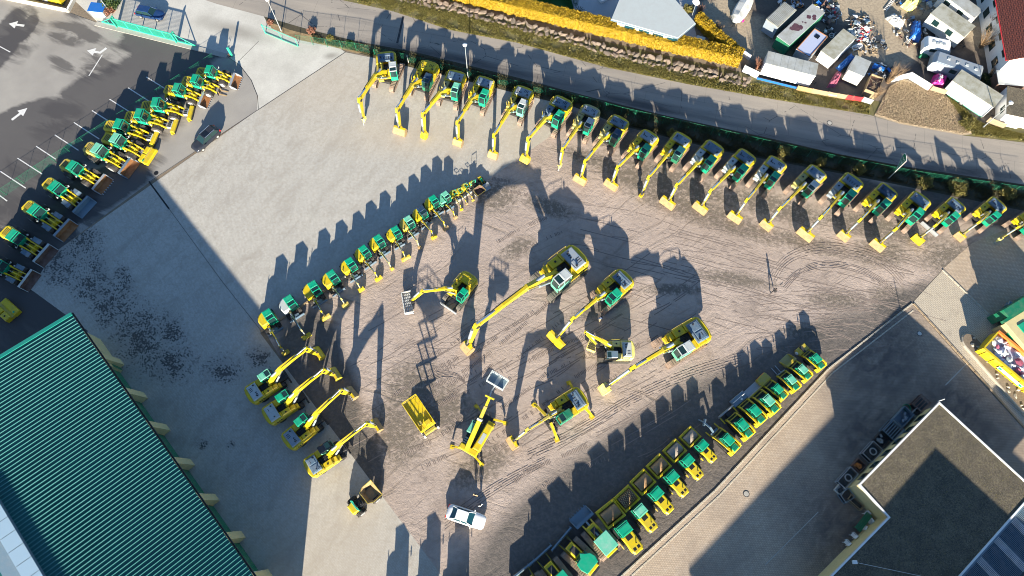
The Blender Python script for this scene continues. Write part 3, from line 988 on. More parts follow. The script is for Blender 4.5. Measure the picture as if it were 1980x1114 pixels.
def arm_set(root, P, Q, Lb, La, color='yellow', wb=.38, xo=.05, side='hood_grey', drop=None):
    """boom, arm and rams between the boom foot P and the bucket pin Q"""
    P, Q = Vector(P), Vector(Q)
    d = (Q - P).length
    if d > .97 * (Lb + La):
        k = d / (.95 * (Lb + La))
        Lb, La = Lb * k, La * k
    if d < abs(Lb - La) * 1.05:
        La = Lb - d / 1.08 if Lb > d else La
    a = (Lb * Lb - La * La + d * d) / (2 * d)
    h = math.sqrt(max(0.01, Lb * Lb - a * a))
    u = (Q - P) / d
    n = Vector((-u.y, u.x))
    E = P + u * a + n * h
    if drop:
        E = Q + Vector(drop)
        Lb = (E - P).length
    bd = (E - P).normalized()
    bn = Vector((-bd.y, bd.x))
    mid = P + (E - P) * .44 + bn * Lb * .14
    m1 = P + (E - P) * .22 + bn * Lb * .10
    m2 = P + (E - P) * .72 + bn * Lb * .095
    k = min(Lb / 5.6, 1.15)
    def f(mb):
        mb.bar([tuple(P), tuple(m1), tuple(mid), tuple(m2), tuple(E)], [.42 * k, .62 * k, .78 * k, .58 * k, .36 * k], [wb * 1.15, wb, wb, wb, wb * .9], 0, xo)
        for p_ in (P, E):
            mb.cyl((xo - wb * .68, p_.x, p_.y), (xo + wb * .68, p_.x, p_.y), .17 * k, 10, 1)
    boom = part('boom', f, root, [color, 'dark'])
    ad = (Q - E).normalized()
    an = Vector((-ad.y, ad.x))
    if an.y < 0:
        an = -an
    tail = E - ad * .55 * k + an * .12
    def f(mb):
        mb.bar([tuple(tail), tuple(E), tuple(E + (Q - E) * .35), tuple(Q)], [.34 * k, .66 * k, .52 * k, .28 * k], [wb * .8] * 4, 0, xo)
    arm = part('arm', f, root, [color])
    def ram(name, a_, b_, x, r, par):
        def f(mb):
            m_ = a_ + (b_ - a_) * .58
            mb.cyl((x, a_.x, a_.y), (x, m_.x, m_.y), r, 9, 0)
            mb.cyl((x, m_.x, m_.y), (x, b_.x, b_.y), r * .6, 8, 1)
        part(name, f, par, [side, 'chrome'])
    base = P + Vector((.55 * k, -.35 * k))
    for sx in (-1, 1):
        ram('boom_ram', base, mid - bn * .05, xo + sx * (wb / 2 + .13), .13 * k, boom)
    ram('arm_ram', m1 + bn * .48 * k, tail + an * .08, xo, .15 * k, boom)
    ram('bucket_ram', E + ad * .2 + an * .42 * k, Q - ad * .35 * k + an * .30 * k, xo, .13 * k, arm)
    def f(mb):
        a1 = Q - ad * .35 * k + an * .30 * k
        mb.bar([tuple(a1), (Q.x + .3 * k, Q.y + .2 * k)], [.12, .12], [wb * .7] * 2, 0, xo)
        mb.bar([tuple(a1), tuple(Q - ad * .4 * k)], [.1, .1], [wb * .9] * 2, 0, xo)
    part('linkage', f, arm, ['dark'])
    def f(mb):
        mb.tube([(xo + wb * .3, mid.x, mid.y + .35 * k), (xo + wb * .3, m2.x, m2.y + .32 * k), (xo + wb * .3, E.x, E.y + .3 * k)], .05, 5, 0)
    part('hose', f, boom, ['black'])
    return Q, E

def excavator(pc, pb, s, label, group=None, cabc='green', frame='green', hood='hood_grey', body='yellow', tank='yellow', kind='ditch', bw=1.5, carrier='tracks', trk=None, shoe='shoe', blade=False, outrig=False, Lb=5.6, La=2.9, glassm='glass', name='tracked_excavator', boomc='yellow', bmats=None, turn=0.0, hv=None, drop=(-.45, 3.45)):
    c, b = g(pc[0], pc[1], 2.0 * s), g(pb[0], pb[1], .5 * s)
    dr = (b - c).normalized()
    o = c + dr * .7 * s
    D = (b - o).length / s
    rz = heading(dr) + R(turn)
    root = thing(name, label, 'excavator', (o.x, o.y), rz, group, s)
    K = ('exc',)
    hv = (int(pc[0]) % 3) if hv is None else hv
    if carrier == 'tracks':
        ta = 0.0
        if trk:
            t = g(*trk[1]) - g(*trk[0])
            ta = heading(t) - rz
        for sx in (-1, 1):
            def f(mb):
                track_mesh(mb, 4.9, .95, .62, 42)
            t = part('track', f, root, [shoe, 'dark'], K + ('track',))
            t.location = (sx * 1.3 * math.cos(ta), sx * 1.3 * math.sin(ta), .05)
            t.rotation_euler = (0, 0, ta)
        def f(mb):
            mb.poly([(-1.1, -1.3), (1.1, -1.3), (1.1, -.9), (.6, -.5), (.6, .5), (1.1, .9), (1.1, 1.3), (-1.1, 1.3), (-1.1, .9), (-.6, .5), (-.6, -.5), (-1.1, -.9)], .4, .85, 0)
            mb.cyl((0, 0, .8), (0, 0, 1.06), .75, 20, 0)
        ch = part('chassis', f, root, ['dark'], K + ('ch',))
        ch.rotation_euler = (0, 0, ta)
    else:
        def f(mb):
            mb.box(-.55, .55, -2.3, 2.5, .55, 1.0, 0, .05)
            mb.box(-1.1, 1.1, 1.3, 1.6, .45, .7, 0)
            mb.box(-1.1, 1.1, -1.6, -1.3, .45, .7, 0)
            mb.box(-1.2, -.5, -.6, .7, .45, .95, 0, .04)
            mb.box(.5, 1.2, -.6, .7, .45, .95, 0, .04)
            mb.cyl((0, 0, .95), (0, 0, 1.06), .72, 20, 0)
        part('chassis', f, root, ['dark'], K + ('wch',))
        for yy in (-1.45, 1.45):
            for sx in (-1, 1):
                wheel(root, sx * .98, yy, .52, .62, 'dark')
        def f(mb):
            mb.prism([(2.5, .35), (2.65, .3), (2.75, .6), (2.65, .95), (2.55, .95)], -1.25, 1.25, 0)
            mb.box(-.35, .35, 2.3, 2.55, .5, .8, 0)
        part('dozer_blade', f, root, ['dark'], K + ('wbl',))
    if blade:
        def f(mb):
            mb.prism([(2.9, .15), (3.1, .1), (3.2, .5), (3.1, .9), (3.0, .9)], -1.5, 1.5, 0)
            mb.bar([(1.0, .5), (2.95, .45)], [.2, .2], [.25, .25], 1, -.8)
            mb.bar([(1.0, .5), (2.95, .45)], [.2, .2], [.25, .25], 1, .8)
        part('dozer_blade', f, root, ['steel', 'dark'])
    if outrig:
        for sy in (-1, 1):
            for sx in (-1, 1):
                def f(mb):
                    mb.M = Matrix.Translation((sx * .5, sy * 2.2, .75)) @ Matrix.Rotation(-sx * (math.pi / 2 - sy * .18), 4, 'Z')
                    mb.bar([(0, .35), (1.5, .12), (2.0, -.45)], [.26, .24, .2], [.32, .3, .28], 0)
                    mb.box(-.28, .28, 1.8, 2.3, -.74, -.62, 0)
                    mb.M = None
                part('outrigger', f, root, ['yellow'])
    def f(mb):
        mb.box(-1.4, 1.4, -2.3, 1.0, 1.06, 1.3, 0)
        mb.box(-1.42, -.45, -2.1, -1.15, 1.3, 2.1, 0, .07)
        mb.box(.5, 1.42, -2.1, -.95, 1.3, 2.1, 0, .07)
        mb.box(-1.42, -.5, -1.13, -.35, 1.3, 1.92, 0, .05)
        for sx in (-1, 1):
            for i in range(3):
                mb.box(sx * 1.425 - .01, sx * 1.425 + .01, -2.0 + i * .3, -1.85 + i * .3, 1.5, 1.95, 1)
    part('house', f, root, [body, 'dark'], K + ('house',))
    def f(mb):
        mb.poly([(-1.43, -2.1), (-1.43, -2.5), (-1.15, -2.84), (-.55, -3.0), (.55, -3.0), (1.15, -2.84), (1.43, -2.5), (1.43, -2.1)], 1.1, 2.15, 0, .12)
    part('counterweight', f, root, [body], K + ('cw',))
    def f(mb):
        mb.box(-1.12, 1.12, -2.5, -1.15, 2.09, 2.36, 0, .1)
        if hv == 0:
            for i in range(3):
                mb.box(-.7 + i * .22, -.62 + i * .22, -2.3, -1.85, 2.36, 2.375, 1)
                mb.box(.15 + i * .25, .3 + i * .25, -1.75, -1.55, 2.36, 2.375, 1)
            mb.box(-.85, -.15, -1.7, -1.35, 2.36, 2.42, 0, .03)
        elif hv == 1:
            mb.box(-.95, -.1, -2.3, -1.4, 2.36, 2.41, 0, .03)
            mb.box(.05, .95, -2.3, -1.4, 2.36, 2.40, 2, .03)
            mb.box(-.7, -.3, -2.05, -1.98, 2.41, 2.42, 1)
        else:
            mb.box(-.95, .95, -2.2, -1.95, 2.36, 2.40, 2, .03)
            for i in range(5):
                mb.box(-.8 + i * .35, -.7 + i * .35, -1.8, -1.45, 2.36, 2.375, 1)
        mb.box(-.95, .95, -1.25, -1.15, 2.3, 2.42, 0)
        mb.cyl((.75, -1.75, 2.3), (.75, -1.75, 2.72), .075, 8, 1)
        mb.cyl((-.8, -1.5, 2.3), (-.8, -1.5, 2.55), .11, 8, 1)
    part('engine_cover', f, root, [hood, 'dark', 'hood_blue' if hood == 'hood_grey' else hood], K + ('hood', hv))
    def f(mb):
        mb.box(.5, 1.41, -.92, .35, 1.3, 2.02, 0, .08)
        mb.box(.55, 1.38, .37, 1.05, 1.3, 1.82, 0, .07)
        mb.box(.6, 1.33, 1.07, 1.42, 1.1, 1.5, 0, .05)
        mb.cyl((.95, -.3, 2.0), (.95, -.3, 2.08), .12, 10, 1)
    part('fuel_tank', f, root, [tank, 'black'], K + ('tank',))
    def f(mb):
        mb.box(-.42, .48, -1.1, .05, 1.3, 1.72, 0, .05)
        for i in range(5):
            xx = -.3 + i * .15
            mb.tube([(xx, -.7, 1.75), (xx + .05, -.2, 1.98), (xx * .5 + .05, .4, 1.95)], .035, 5, 1 if i % 2 else 0)
        mb.box(-.3, -.1, .1, .55, 1.3, 2.1, 2)
        mb.box(.2, .4, .1, .55, 1.3, 2.1, 2)
    part('hydraulics', f, root, ['black', 'dark', body], K + ('hyd',))
    def f(mb):
        mb.tube([(1.38, .9, 1.82), (1.38, .9, 2.6), (1.38, -.2, 2.75), (1.38, -2.0, 2.6), (1.38, -2.0, 2.1)], .022, 5, 0)
        mb.tube([(1.38, -.9, 2.05), (1.38, -.9, 2.68)], .022, 5, 0)
    part('handrail', f, root, ['yellow_dirty'], K + ('rail',))
    cab(root, -1.42, -.45, -.3, 1.5, 1.15, 3.02, frame, cabc, glassm, .52, K)
    P = (.3, 1.75)
    Q = (D - .25, 1.12)
    n0 = len(root.children)
    before = set(root.children)
    arm_set(root, P, Q, Lb, La, boomc, drop=drop)
    bucket_part(root, Q, kind, bw / s, s, bmats)
    for o_ in root.children:
        if o_ not in before:
            o_.rotation_euler = (0, 0, -R(turn))
    return root

# ---------------- row of crawler excavators along the road fence
BIG = 'crawler excavators parked in a row beside the road'
row = [
    ((752, 126), (704, 236), 1.08, dict(cabc='cab_white', hood='hood_blue', tank='yellow_dirty', kind='breaker', trk=((772, 134), (748, 190)), turn=28), 'with a white cab roof and hydraulic breaker'),
    ((822, 143), (774, 254), 1.06, dict(cabc='cab_navy', frame='green_dark', hood='yellow', kind='ditch', bw=1.9), 'with plain yellow engine cover and navy cab roof'),
    ((877, 162), (821, 262), 1.05, dict(cabc='green_faded', hood='hood_grey', tank='olive', kind='dig', bw=.8, turn=10, bmats=['yellow', 'yellow']), 'with a faded cab roof and narrow yellow bucket'),
    ((931, 173), (886, 276), 1.03, dict(cabc='green', hood='hood_grey', kind='dig', bw=1.4), 'with a green cab roof and pale slotted hood'),
    ((1005, 192), (954, 300), 1.03, dict(cabc='cab_white', frame='green_faded', hood='hood_grey', tank='yellow_dirty', kind='ditch', bw=1.4), 'with a pale cab roof and tan bucket'),
    ((1077, 213), (1016, 308), 1.08, dict(cabc='green', hood='hood_blue', tank='hood_blue', kind='dig', bw=1.3, bmats=['yellow_dirty', 'yellow']), 'with blue-grey hood and open green hatch cab'),
    ((1134, 228), (1081, 325), 1.0, dict(cabc='cab_white', frame='green', hood='hood_grey', body='olive', tank='olive', kind='breaker'), 'with dull olive body and pale breaker tool'),
    ((1188, 249), (1122, 348), 1.02, dict(cabc='cab_navy', frame='green_dark', hood='hood_blue', tank='olive', kind='ditch', bw=1.9), 'with a dark blue hood and navy cab roof'),
    ((1245, 277), (1182, 358), 1.0, dict(cabc='green', hood='hood_grey', tank='yellow', kind='ditch', bw=2.0), 'with a bright green cab and wide tan bucket'),
    ((1309, 282), (1240, 377), 1.0, dict(cabc='green_faded', frame='green_dark', hood='hood_grey', tank='yellow', kind='grab', bw=.5), 'with a narrow yellow tool touching the gravel'),
    ((1369, 299), (1291, 393), 1.05, dict(cabc='green', hood='hood_blue', tank='cab_white', kind='ditch', bw=2.2), 'with deep blue hood and very wide bucket'),
    ((1431, 316), (1354, 403), 1.04, dict(cabc='green', hood='hood_blue', tank='cab_white', kind='ditch', bw=2.1), 'with grey-blue hood and a wide orange-tan bucket'),
    ((1491, 330), (1421, 421), 1.04, dict(cabc='green', hood='hood_grey', tank='cab_white', kind='ditch', bw=2.0), 'with a silver-grey hood and tan wide bucket'),
    ((1567, 347), (1482, 436), 1.04, dict(cabc='cab_white', frame='green', hood='hood_grey', tank='olive', kind='dig', bw=1.7), 'with a white cab roof and toothed pale bucket'),
    ((1637, 364), (1557, 454), 1.08, dict(cabc='green', hood='hood_blue', tank='hood_grey', kind='ditch', bw=2.3), 'with blue hood and a wide yellow ditch bucket'),
    ((1704, 382), (1631, 457), 1.02, dict(cabc='green', hood='cab_navy', kind='dig', bw=1.6), 'with all-yellow body, navy hood and toothed bucket'),
    ((1768, 399), (1696, 475), 1.04, dict(cabc='green', hood='hood_blue', kind='ditch', bw=1.9), 'with a long tan grooved bucket'),
    ((1838, 407), (1774, 464), .93, dict(cabc='green', hood='hood_blue', kind='grid', bw=1.5, blade=True, bmats=['yellow', 'yellow']), 'with a grey dozer blade in front'),
    ((1917, 406), (1855, 458), .93, dict(cabc='green', hood='hood_blue', kind='dig', bw=1.3), 'with a short arm and small toothed bucket'),
    ((1993, 424), (1928, 466), .9, dict(cabc='green', hood='hood_grey', kind='breaker'), 'cut off by the right edge, with a breaker'),
]
for i, (pc, pb, s, kw, tx) in enumerate(row):
    excavator(pc, pb, s, 'crawler excavator %s, %s in the roadside row' % (tx, ORD[i]), BIG, **kw)

# ---------------- machines standing free in the middle of the lot
excavator((1092, 515), (905, 672), 1.38, 'largest crawler excavator with silver cab and long boom in the middle of the gravel', None, cabc='cab_white', frame='green_faded', hood='hood_grey', shoe='shoe_dark', kind='dig', bw=1.5, drop=(-1.1, 3.4), bmats=['worn', 'yellow'])
excavator((1190, 553), (1076, 657), 1.08, 'crawler excavator with green cab and very wide bucket right of the largest', None, cabc='green', hood='hood_blue', kind='ditch', bw=2.6, drop=(-2.2, 2.5), bmats=['yellow', 'yellow'])
excavator((1197, 680), (1150, 668), .88, 'pale yellow excavator with its arm folded back over a boxy body and skeleton bucket', None, cabc='steel_blue', frame='dark', hood='cab_white', body='yellow_pale', tank='yellow_pale', kind='screen', bw=1.9, Lb=5.4, La=4.2, shoe='shoe_dark', boomc='yellow', bmats=['yellow_pale', 'dark'], turn=22, drop=None)
excavator((1330, 652), (1170, 752), 1.28, 'long-reach yellow excavator with a silver cab nearest the right of the open gravel', None, cabc='cab_white', frame='green_faded', hood='hood_blue', kind='dig', bw=1.2, Lb=6.6, La=3.2, boomc='yellow', drop=(-2.6, 1.9), bmats=['yellow_pale', 'yellow_pale'])
excavator((1100, 783), (992, 856), 1.05, 'wheeled yellow excavator standing on four outriggers with green cab and black boom', None, cabc='green_dark', frame='green', hood='hood_blue', carrier='wheels', outrig=True, kind='ditch', bw=1.6, Lb=5.6, La=2.6, name='wheeled_excavator', boomc='yellow_dirty', drop=(-1.8, 2.0))
excavator((898, 558), (793, 586), .90, 'small green-cabbed excavator holding a pale screening bucket at the left of the open gravel', None, cabc='green', frame='green', hood='yellow', carrier='tracks', kind='screen', bw=3.0, Lb=5.6, La=3.6, shoe='shoe_dark', boomc='yellow', blade=True, turn=42, drop=None)

WEX = 'wheeled excavators on the paving edge'
for i, (pc, pb, kw, tx) in enumerate([
    ((507, 749), (616, 684), dict(cabc='green_faded', hood='cab_white', bmats=['yellow', 'yellow']), 'topmost, with a faded green cab roof'),
    ((541, 789), (648, 724), dict(cabc='green', hood='cab_white', bmats=['yellow_dirty', 'yellow']), 'second from the top, with a white hood'),
    ((579, 836), (680, 761), dict(cabc='green', hood='hood_grey', kind='dig', bmats=['worn', 'yellow']), 'third from the top, with a toothed bucket'),
    ((622, 889), (728, 823), dict(cabc='glass_black', frame='green_faded', hood='hood_blue', bmats=['worn', 'yellow']), 'lowest, with a black glass cab roof')]):
    k = dict(kind='ditch', bw=1.7)
    k.update(kw)
    excavator(pc, pb, .94, 'yellow wheeled excavator on the paving edge, ' + tx, WEX, carrier='wheels', name='wheeled_excavator', **k)

# ---------------- compact excavators in a slanting row
def mini(pc, pb, s, label, group, roof='green', rear='yellow', boomc='yellow', bw=.9, bladec='hood_blue', canopy=False):
    c, b = g(pc[0], pc[1], 1.7 * s), g(pb[0], pb[1], .25)
    dr = (b - c).normalized()
    o = c
    D = (b - o).length / s
    root = thing('compact_excavator', label, 'excavator', (o.x, o.y), heading(dr), group, s)
    K = ('mini',)
    for sx in (-1, 1):
        def f(mb):
            track_mesh(mb, 2.8, .62, .44, 30)
        t = part('track', f, root, ['rubber', 'dark'], K + ('t',))
        t.location = (sx * .85, 0, .04)
    def f(mb):
        mb.box(-.7, .7, -.6, .7, .25, .6, 0)
        mb.cyl((0, 0, .55), (0, 0, .75), .5, 16, 0)
        mb.bar([(.6, .4), (1.75, .4)], [.15, .15], [.16, .16], 0, -.45)
        mb.bar([(.6, .4), (1.75, .4)], [.15, .15], [.16, .16], 0, .45)
    part('chassis', f, root, ['dark'], K + ('c',))
    def f(mb):
        mb.prism([(1.72, .12), (1.85, .08), (1.92, .35), (1.85, .62), (1.76, .62)], -1.08, 1.08, 0)
        mb.box(-.5, .1, 1.3, 1.78, .5, .56, 0)
    part('dozer_blade', f, root, [bladec], K + ('b',))
    def f(mb):
        pts = [(1.05, .75), (1.15, .1)] + [(1.18 * math.cos(t), 1.22 * math.sin(t)) for t in [R(-10 - i * 16) for i in range(11)]] + [(-1.12, .2), (-1.0, .6), (0, .7)]
        mb.poly(pts, .74, 1.05, 0)
        pts = [(1.0, .72), (1.12, .1)] + [(1.15 * math.cos(t), 1.2 * math.sin(t)) for t in [R(-10 - i * 16) for i in range(11)]] + [(-.9, -.62), (.02, -.55), (.08, .7)]
        mb.poly(pts, 1.05, 1.72, 0, .12)
        mb.cyl((.75, -.75, 1.7), (.75, -.75, 1.95), .05, 8, 1)
    part('house', f, root, [rear, 'black'], K + ('h',))
    if canopy:
        def f(mb):
            for x_, y_ in ((-.9, -.5), (0, -.5), (-.9, .7), (0, .7)):
                mb.tube([(x_, y_, 1.0), (x_, y_, 2.35)], .035, 6, 0)
            mb.tube([(-.9, -.5, 2.35), (0, -.5, 2.35), (0, .7, 2.35), (-.9, .7, 2.35), (-.9, -.5, 2.35)], .045, 6, 0)
        part('rollover_frame', f, root, ['teal_fence'], K + ('f',))
        def f(mb):
            mb.box(-.7, -.2, -.35, .1, 1.0, 1.3, 0, .05)
            mb.box(-.7, -.2, -.45, -.33, 1.25, 1.75, 0, .04)
        part('seat', f, root, ['black'], K + ('s',))
    else:
        cab(root, -1.08, 0.0, -.66, .98, .95, 2.58, 'green', roof, 'glass', .55, K, .2)
    def f(mb):
        mb.box(.05, .55, .65, 1.05, .6, 1.1, 0, .04)
    part('swing_bracket', f, root, ['dark'], K + ('sw',))
    Q = (D - .12, .62)
    arm_set(root, (.9, 1.0), Q, 2.9, 1.7, boomc, .22, .3, drop=(-.35, 1.35))
    r2 = thing('x', '', '', (0, 0))
    bpy.data.objects.remove(r2)
    k = .55
    def f(mb):
        prof = [(0.0, .10), (.30, .05), (.46, -.16), (.42, -.42), (.2, -.58), (-.05, -.6)]
        y, z = Q
        vs, fs = [], []
        for off in (0, .04):
            for a, b_ in prof:
                for sx in (-1, 1):
                    vs.append((.3 + sx * bw / 2, y + a - off, z + b_))
        n = len(prof)
        for i in range(n - 1):
            fs.append([2 * i, 2 * i + 1, 2 * i + 3, 2 * i + 2])
            fs.append([2 * n + 2 * i + 2, 2 * n + 2 * i + 3, 2 * n + 2 * i + 1, 2 * n + 2 * i])
        mb.add(vs, fs, 0)
        for sx in (-1, 1):
            mb.prism([(y + a, z + b_) for a, b_ in prof] + [(y - .16, z - .25)], .3 + sx * bw / 2 - .02, .3 + sx * bw / 2 + .02, 0)
        mb.box(.16, .44, y - .06, y + .22, z, z + .2, 0)
    part('bucket', f, root, [('worn', 'yellow', 'yellow_dirty')[int(abs(pc[0])) % 3]])
    return root
MIN = 'compact excavators in a slanting row on the paving edge'
minis = [((515, 616), (557, 680), 1.0, {}, 'lowest of the row, with a round yellow rear'),
         ((556, 589), (597, 648), 1.0, dict(rear='cab_white', boomc='olive', bw=1.2), 'with a silver-white rear and olive arm'),
         ((602, 561), (634, 612), 1.0, dict(bw=1.3), 'third from the lower end, with a split yellow bucket'),
         ((638, 540), (672, 588), .97, dict(bw=1.0, boomc='yellow_pale'), 'fourth from the lower end, with a tan bucket'),
         ((673, 515), (702, 558), .92, dict(boomc='yellow_pale'), 'fifth from the lower end, with a pale arm'),
         ((700, 491), (735, 537), .90, dict(bw=1.1), 'sixth from the lower end, with a yellow bucket set askew'),
         ((728, 470), (761, 518), .90, dict(boomc='yellow_pale', bw=.5), 'seventh from the lower end, with a narrow pale bucket'),
         ((761, 453), (788, 498), .88, dict(bw=1.5), 'eighth from the lower end, with a wide yellow bucket'),
         ((786, 433), (815, 477), .88, dict(roof='green_faded', rear='yellow_dirty', boomc='yellow_pale', bw=.6), 'with a pale faded cab roof'),
         ((811, 414), (842, 457), .88, dict(roof='cab_navy'), 'with a dark glass cab roof'),
         ((834, 393), (865, 440), .86, dict(bw=1.0), 'eleventh from the lower end, with a long straight arm'),
         ((858, 384), (883, 419), .78, dict(roof='green_faded', rear='green_faded', bw=.7), 'all faded green, twelfth from the lower end'),
         ((877, 374), (894, 404), .52, dict(canopy=True, bw=.8), 'tiny, with an open green frame, nearest the cabbed ones'),
         ((888, 370), (904, 393), .48, dict(canopy=True, bw=.7), 'tiny, second of the open-frame ones'),
         ((899, 361), (916, 386), .50, dict(canopy=True, bw=.7), 'tiny, third of the open-frame ones, beside the brown skip')]
minis += [((757, 1190), (785, 1240), 1.0, {}, 'just below the bottom edge, leftmost of three known by their shadows'),
          ((822, 1166), (850, 1215), 1.0, {}, 'just below the bottom edge, middle of three known by their shadows'),
          ((880, 1152), (910, 1200), 1.0, {}, 'just below the bottom edge, rightmost of three known by their shadows')]
for pc, pb, s, kw, tx in minis:
    mini(pc, pb, s, 'compact excavator ' + tx, MIN, **kw)

# ---------------- wheel loaders
def tool_bucket(root, y, wd, mats, teeth=False, kind='bucket'):
    def f(mb):
        h = wd / 2
        mb.prism([(y, .15), (y + 1.15, .06), (y + 1.15, .1), (y + .06, .2), (y + .02, .95), (y - .25, 1.05), (y - .3, .95), (y - .12, .5)], -h, h, 0)
        for sx in (-1, 1):
            mb.prism([(y - .1, .15), (y + 1.12, .08), (y + .75, .55), (y + .1, 1.02), (y - .25, 1.05)], sx * h - .03, sx * h + .03, 1)
        mb.prism([(y - .30, .97), (y + .12, 1.0), (y + .12, 1.05), (y - .25, 1.08)], -h, h, 1)
        if teeth:
            n = 7
            for i in range(n):
                x_ = -h + wd * (i + .5) / n
                mb.prism([(y + 1.1, .05), (y + 1.35, .05), (y + 1.1, .14)], x_ - .06, x_ + .06, 1)
    return part('bucket', f, root, mats)
def loader(pc, pt, label, tool='bucket', roof='green', mats=('rust', 'hood_grey'), teeth=False, big=False, hoodc='yellow', rim='rim'):
    s = 1.0
    for _ in range(4):
        c, t = g(pc[0], pc[1], 3.35 * s), g(pt[0], pt[1], .5 * s)
        s = (t - c).length / 4.35
    dr = (t - c).normalized()
    o = c + dr * .4 * s
    root = thing('wheel_loader', label, 'wheel loader', (o.x, o.y), heading(dr), 'wheel loaders in the tarmac bay', s)
    root.scale = (s * 1.12, s, s)
    K = ('ldr', big)
    bd = 'yellow'
    for yy in (-1.75, 1.65):
        for sx in (-1, 1):
            wheel(root, sx * 1.02, yy, .82, .66, rim)
    def f(mb):
        mb.box(-.85, .85, -2.9, -.7, .75, 1.35, 1)
        mb.poly([(-.88, -1.15), (.88, -1.15), (.88, -3.0), (.62, -3.35), (-.62, -3.35), (-.88, -3.0)], 1.35, 2.25, 0, .14)
        for i in range(4):
            mb.box(-.5, .5, -2.9 + i * .25, -2.78 + i * .25, 2.25, 2.265, 1)
        mb.box(-.95, .95, -3.45, -2.95, .7, 1.3, 0, .08)
        mb.cyl((.55, -1.5, 2.2), (.55, -1.5, 2.75), .07, 8, 1)
    part('engine_hood', f, root, [hoodc, 'dark'], K + ('hood',))
    def f(mb):
        mb.box(-.6, .6, -.7, .8, .8, 1.3, 0)
        mb.box(-.75, .75, .7, 2.2, .7, 1.25, 1)
        for sx in (-1, 1):
            mb.prism([(.55, 1.25), (1.0, 1.25), (.95, 2.25), (.7, 2.25)], sx * .62 - .09, sx * .62 + .09, 1)
    part('frame', f, root, ['dark', bd], K + ('fr',))
    for sx in (-1, 1):
        for yy in (-1.75, 1.65):
            def f(mb):
                mb.bar([(yy - .75, 1.45), (yy - .4, 1.78), (yy + .4, 1.78), (yy + .75, 1.4)], [.05] * 4, [.62] * 4, 0, sx * 1.02)
            if yy < 0 or big:
                part('fender', f, root, ['hood_blue' if yy > 0 else 'dark'], K + ('fd', sx, yy))
    cab(root, -.74, .74, -1.05, .5, 1.45, 3.35, 'green', roof, 'glass', .62, K, .3)
    for sx in (-1, 1):
        def f(mb):
            mb.bar([(.75, 2.1), (1.6, 1.75), (2.5, 1.2), (3.05, .6)], [.24, .34, .34, .26], [.13] * 4, 0, sx * .55)
        part('lift_arm', f, root, [bd], K + ('la', sx))
        def f(mb):
            mb.cyl((sx * .35, .8, 1.2), (sx * .45, 1.9, 1.45), .09, 8, 0)
            mb.cyl((sx * .45, 1.9, 1.45), (sx * .5, 2.4, 1.3), .05, 8, 1)
        part('lift_ram', f, root, ['dark', 'chrome'], K + ('lr', sx))
    def f(mb):
        mb.bar([(1.75, 2.1), (2.1, 1.5), (2.3, 1.0)], [.25, .35, .2], [.16] * 3, 0)
        mb.cyl((0, .8, 1.9), (0, 1.75, 2.05), .10, 8, 1)
        mb.box(-.62, .62, 2.0, 2.15, 1.35, 1.5, 0)
        mb.bar([(2.3, 1.0), (3.05, .95)], [.1, .1], [.12, .12], 1)
    part('tilt_link', f, root, [bd, 'chrome'], K + ('tl',))
    for sx in (-1, 1):
        def f(mb):
            mb.tube([(sx * .70, .45, 2.3), (sx * 1.05, .86, 2.4), (sx * 1.05, .86, 2.7)], .02, 5, 0)
            mb.box(sx * 1.05 - .08, sx * 1.05 + .08, .82, .9, 2.45, 2.75, 0)
        part('side_mirror', f, root, ['cab_white'], K + ('sm', sx))
        def f(mb):
            mb.box(sx * .85 - .1, sx * .85 + .1, 1.0, 1.15, 1.7, 1.9, 0)
        part('work_light', f, root, ['cab_white'], K + ('wl', sx))
    if tool == 'bucket':
        tool_bucket(root, 3.3, 2.75 if not big else 2.9, mats, teeth)
    elif tool == 'forks':
        def f(mb):
            mb.box(-.75, .75, 3.05, 3.15, .25, .9, 1)
            for sx in (-1, 1):
                mb.prism([(3.15, .12), (4.5, .08), (4.5, .12), (3.22, .2), (3.22, .9), (3.15, .9)], sx * .38 - .07, sx * .38 + .07, 0)
        part('forks', f, root, ['worn', 'dark'])
    elif tool == 'sweeper':
        def f(mb):
            mb.box(-1.15, 1.15, 3.7, 4.35, .25, .85, 0, .12)
            mb.box(-.55, .55, 3.05, 3.75, .5, .95, 1, .08)
            for i in range(3):
                mb.box(-.45 + i * .33, -.2 + i * .33, 3.12, 3.68, .95, .97, 2)
            mb.cyl((-1.1, 4.1, .32), (1.1, 4.1, .32), .31, 14, 2)
            mb.box(-1.32, -1.15, 3.6, 4.1, .15, .6, 0)
            mb.box(1.15, 1.4, 3.9, 4.2, .3, .7, 0)
        part('sweeper', f, root, ['yellow', 'cab_white', 'dark'])
    elif tool == 'broombox':
        def f(mb):
            mb.box(-1.3, 1.3, 3.9, 4.7, .2, .75, 0, .1)
            mb.box(-1.2, -.05, 3.1, 3.8, .3, 1.0, 0, .08)
            mb.box(.05, 1.2, 3.1, 3.8, .3, 1.0, 0, .08)
            mb.box(-1.3, 1.3, 3.78, 3.95, .4, .9, 1)
            mb.cyl((-1.3, 4.3, .35), (-1.5, 4.3, .35), .2, 10, 1)
            mb.box(.9, 1.15, 3.8, 4.0, .9, 1.0, 2)
        part('sweeper', f, root, ['yellow', 'yellow_dirty', 'green'])
    return root
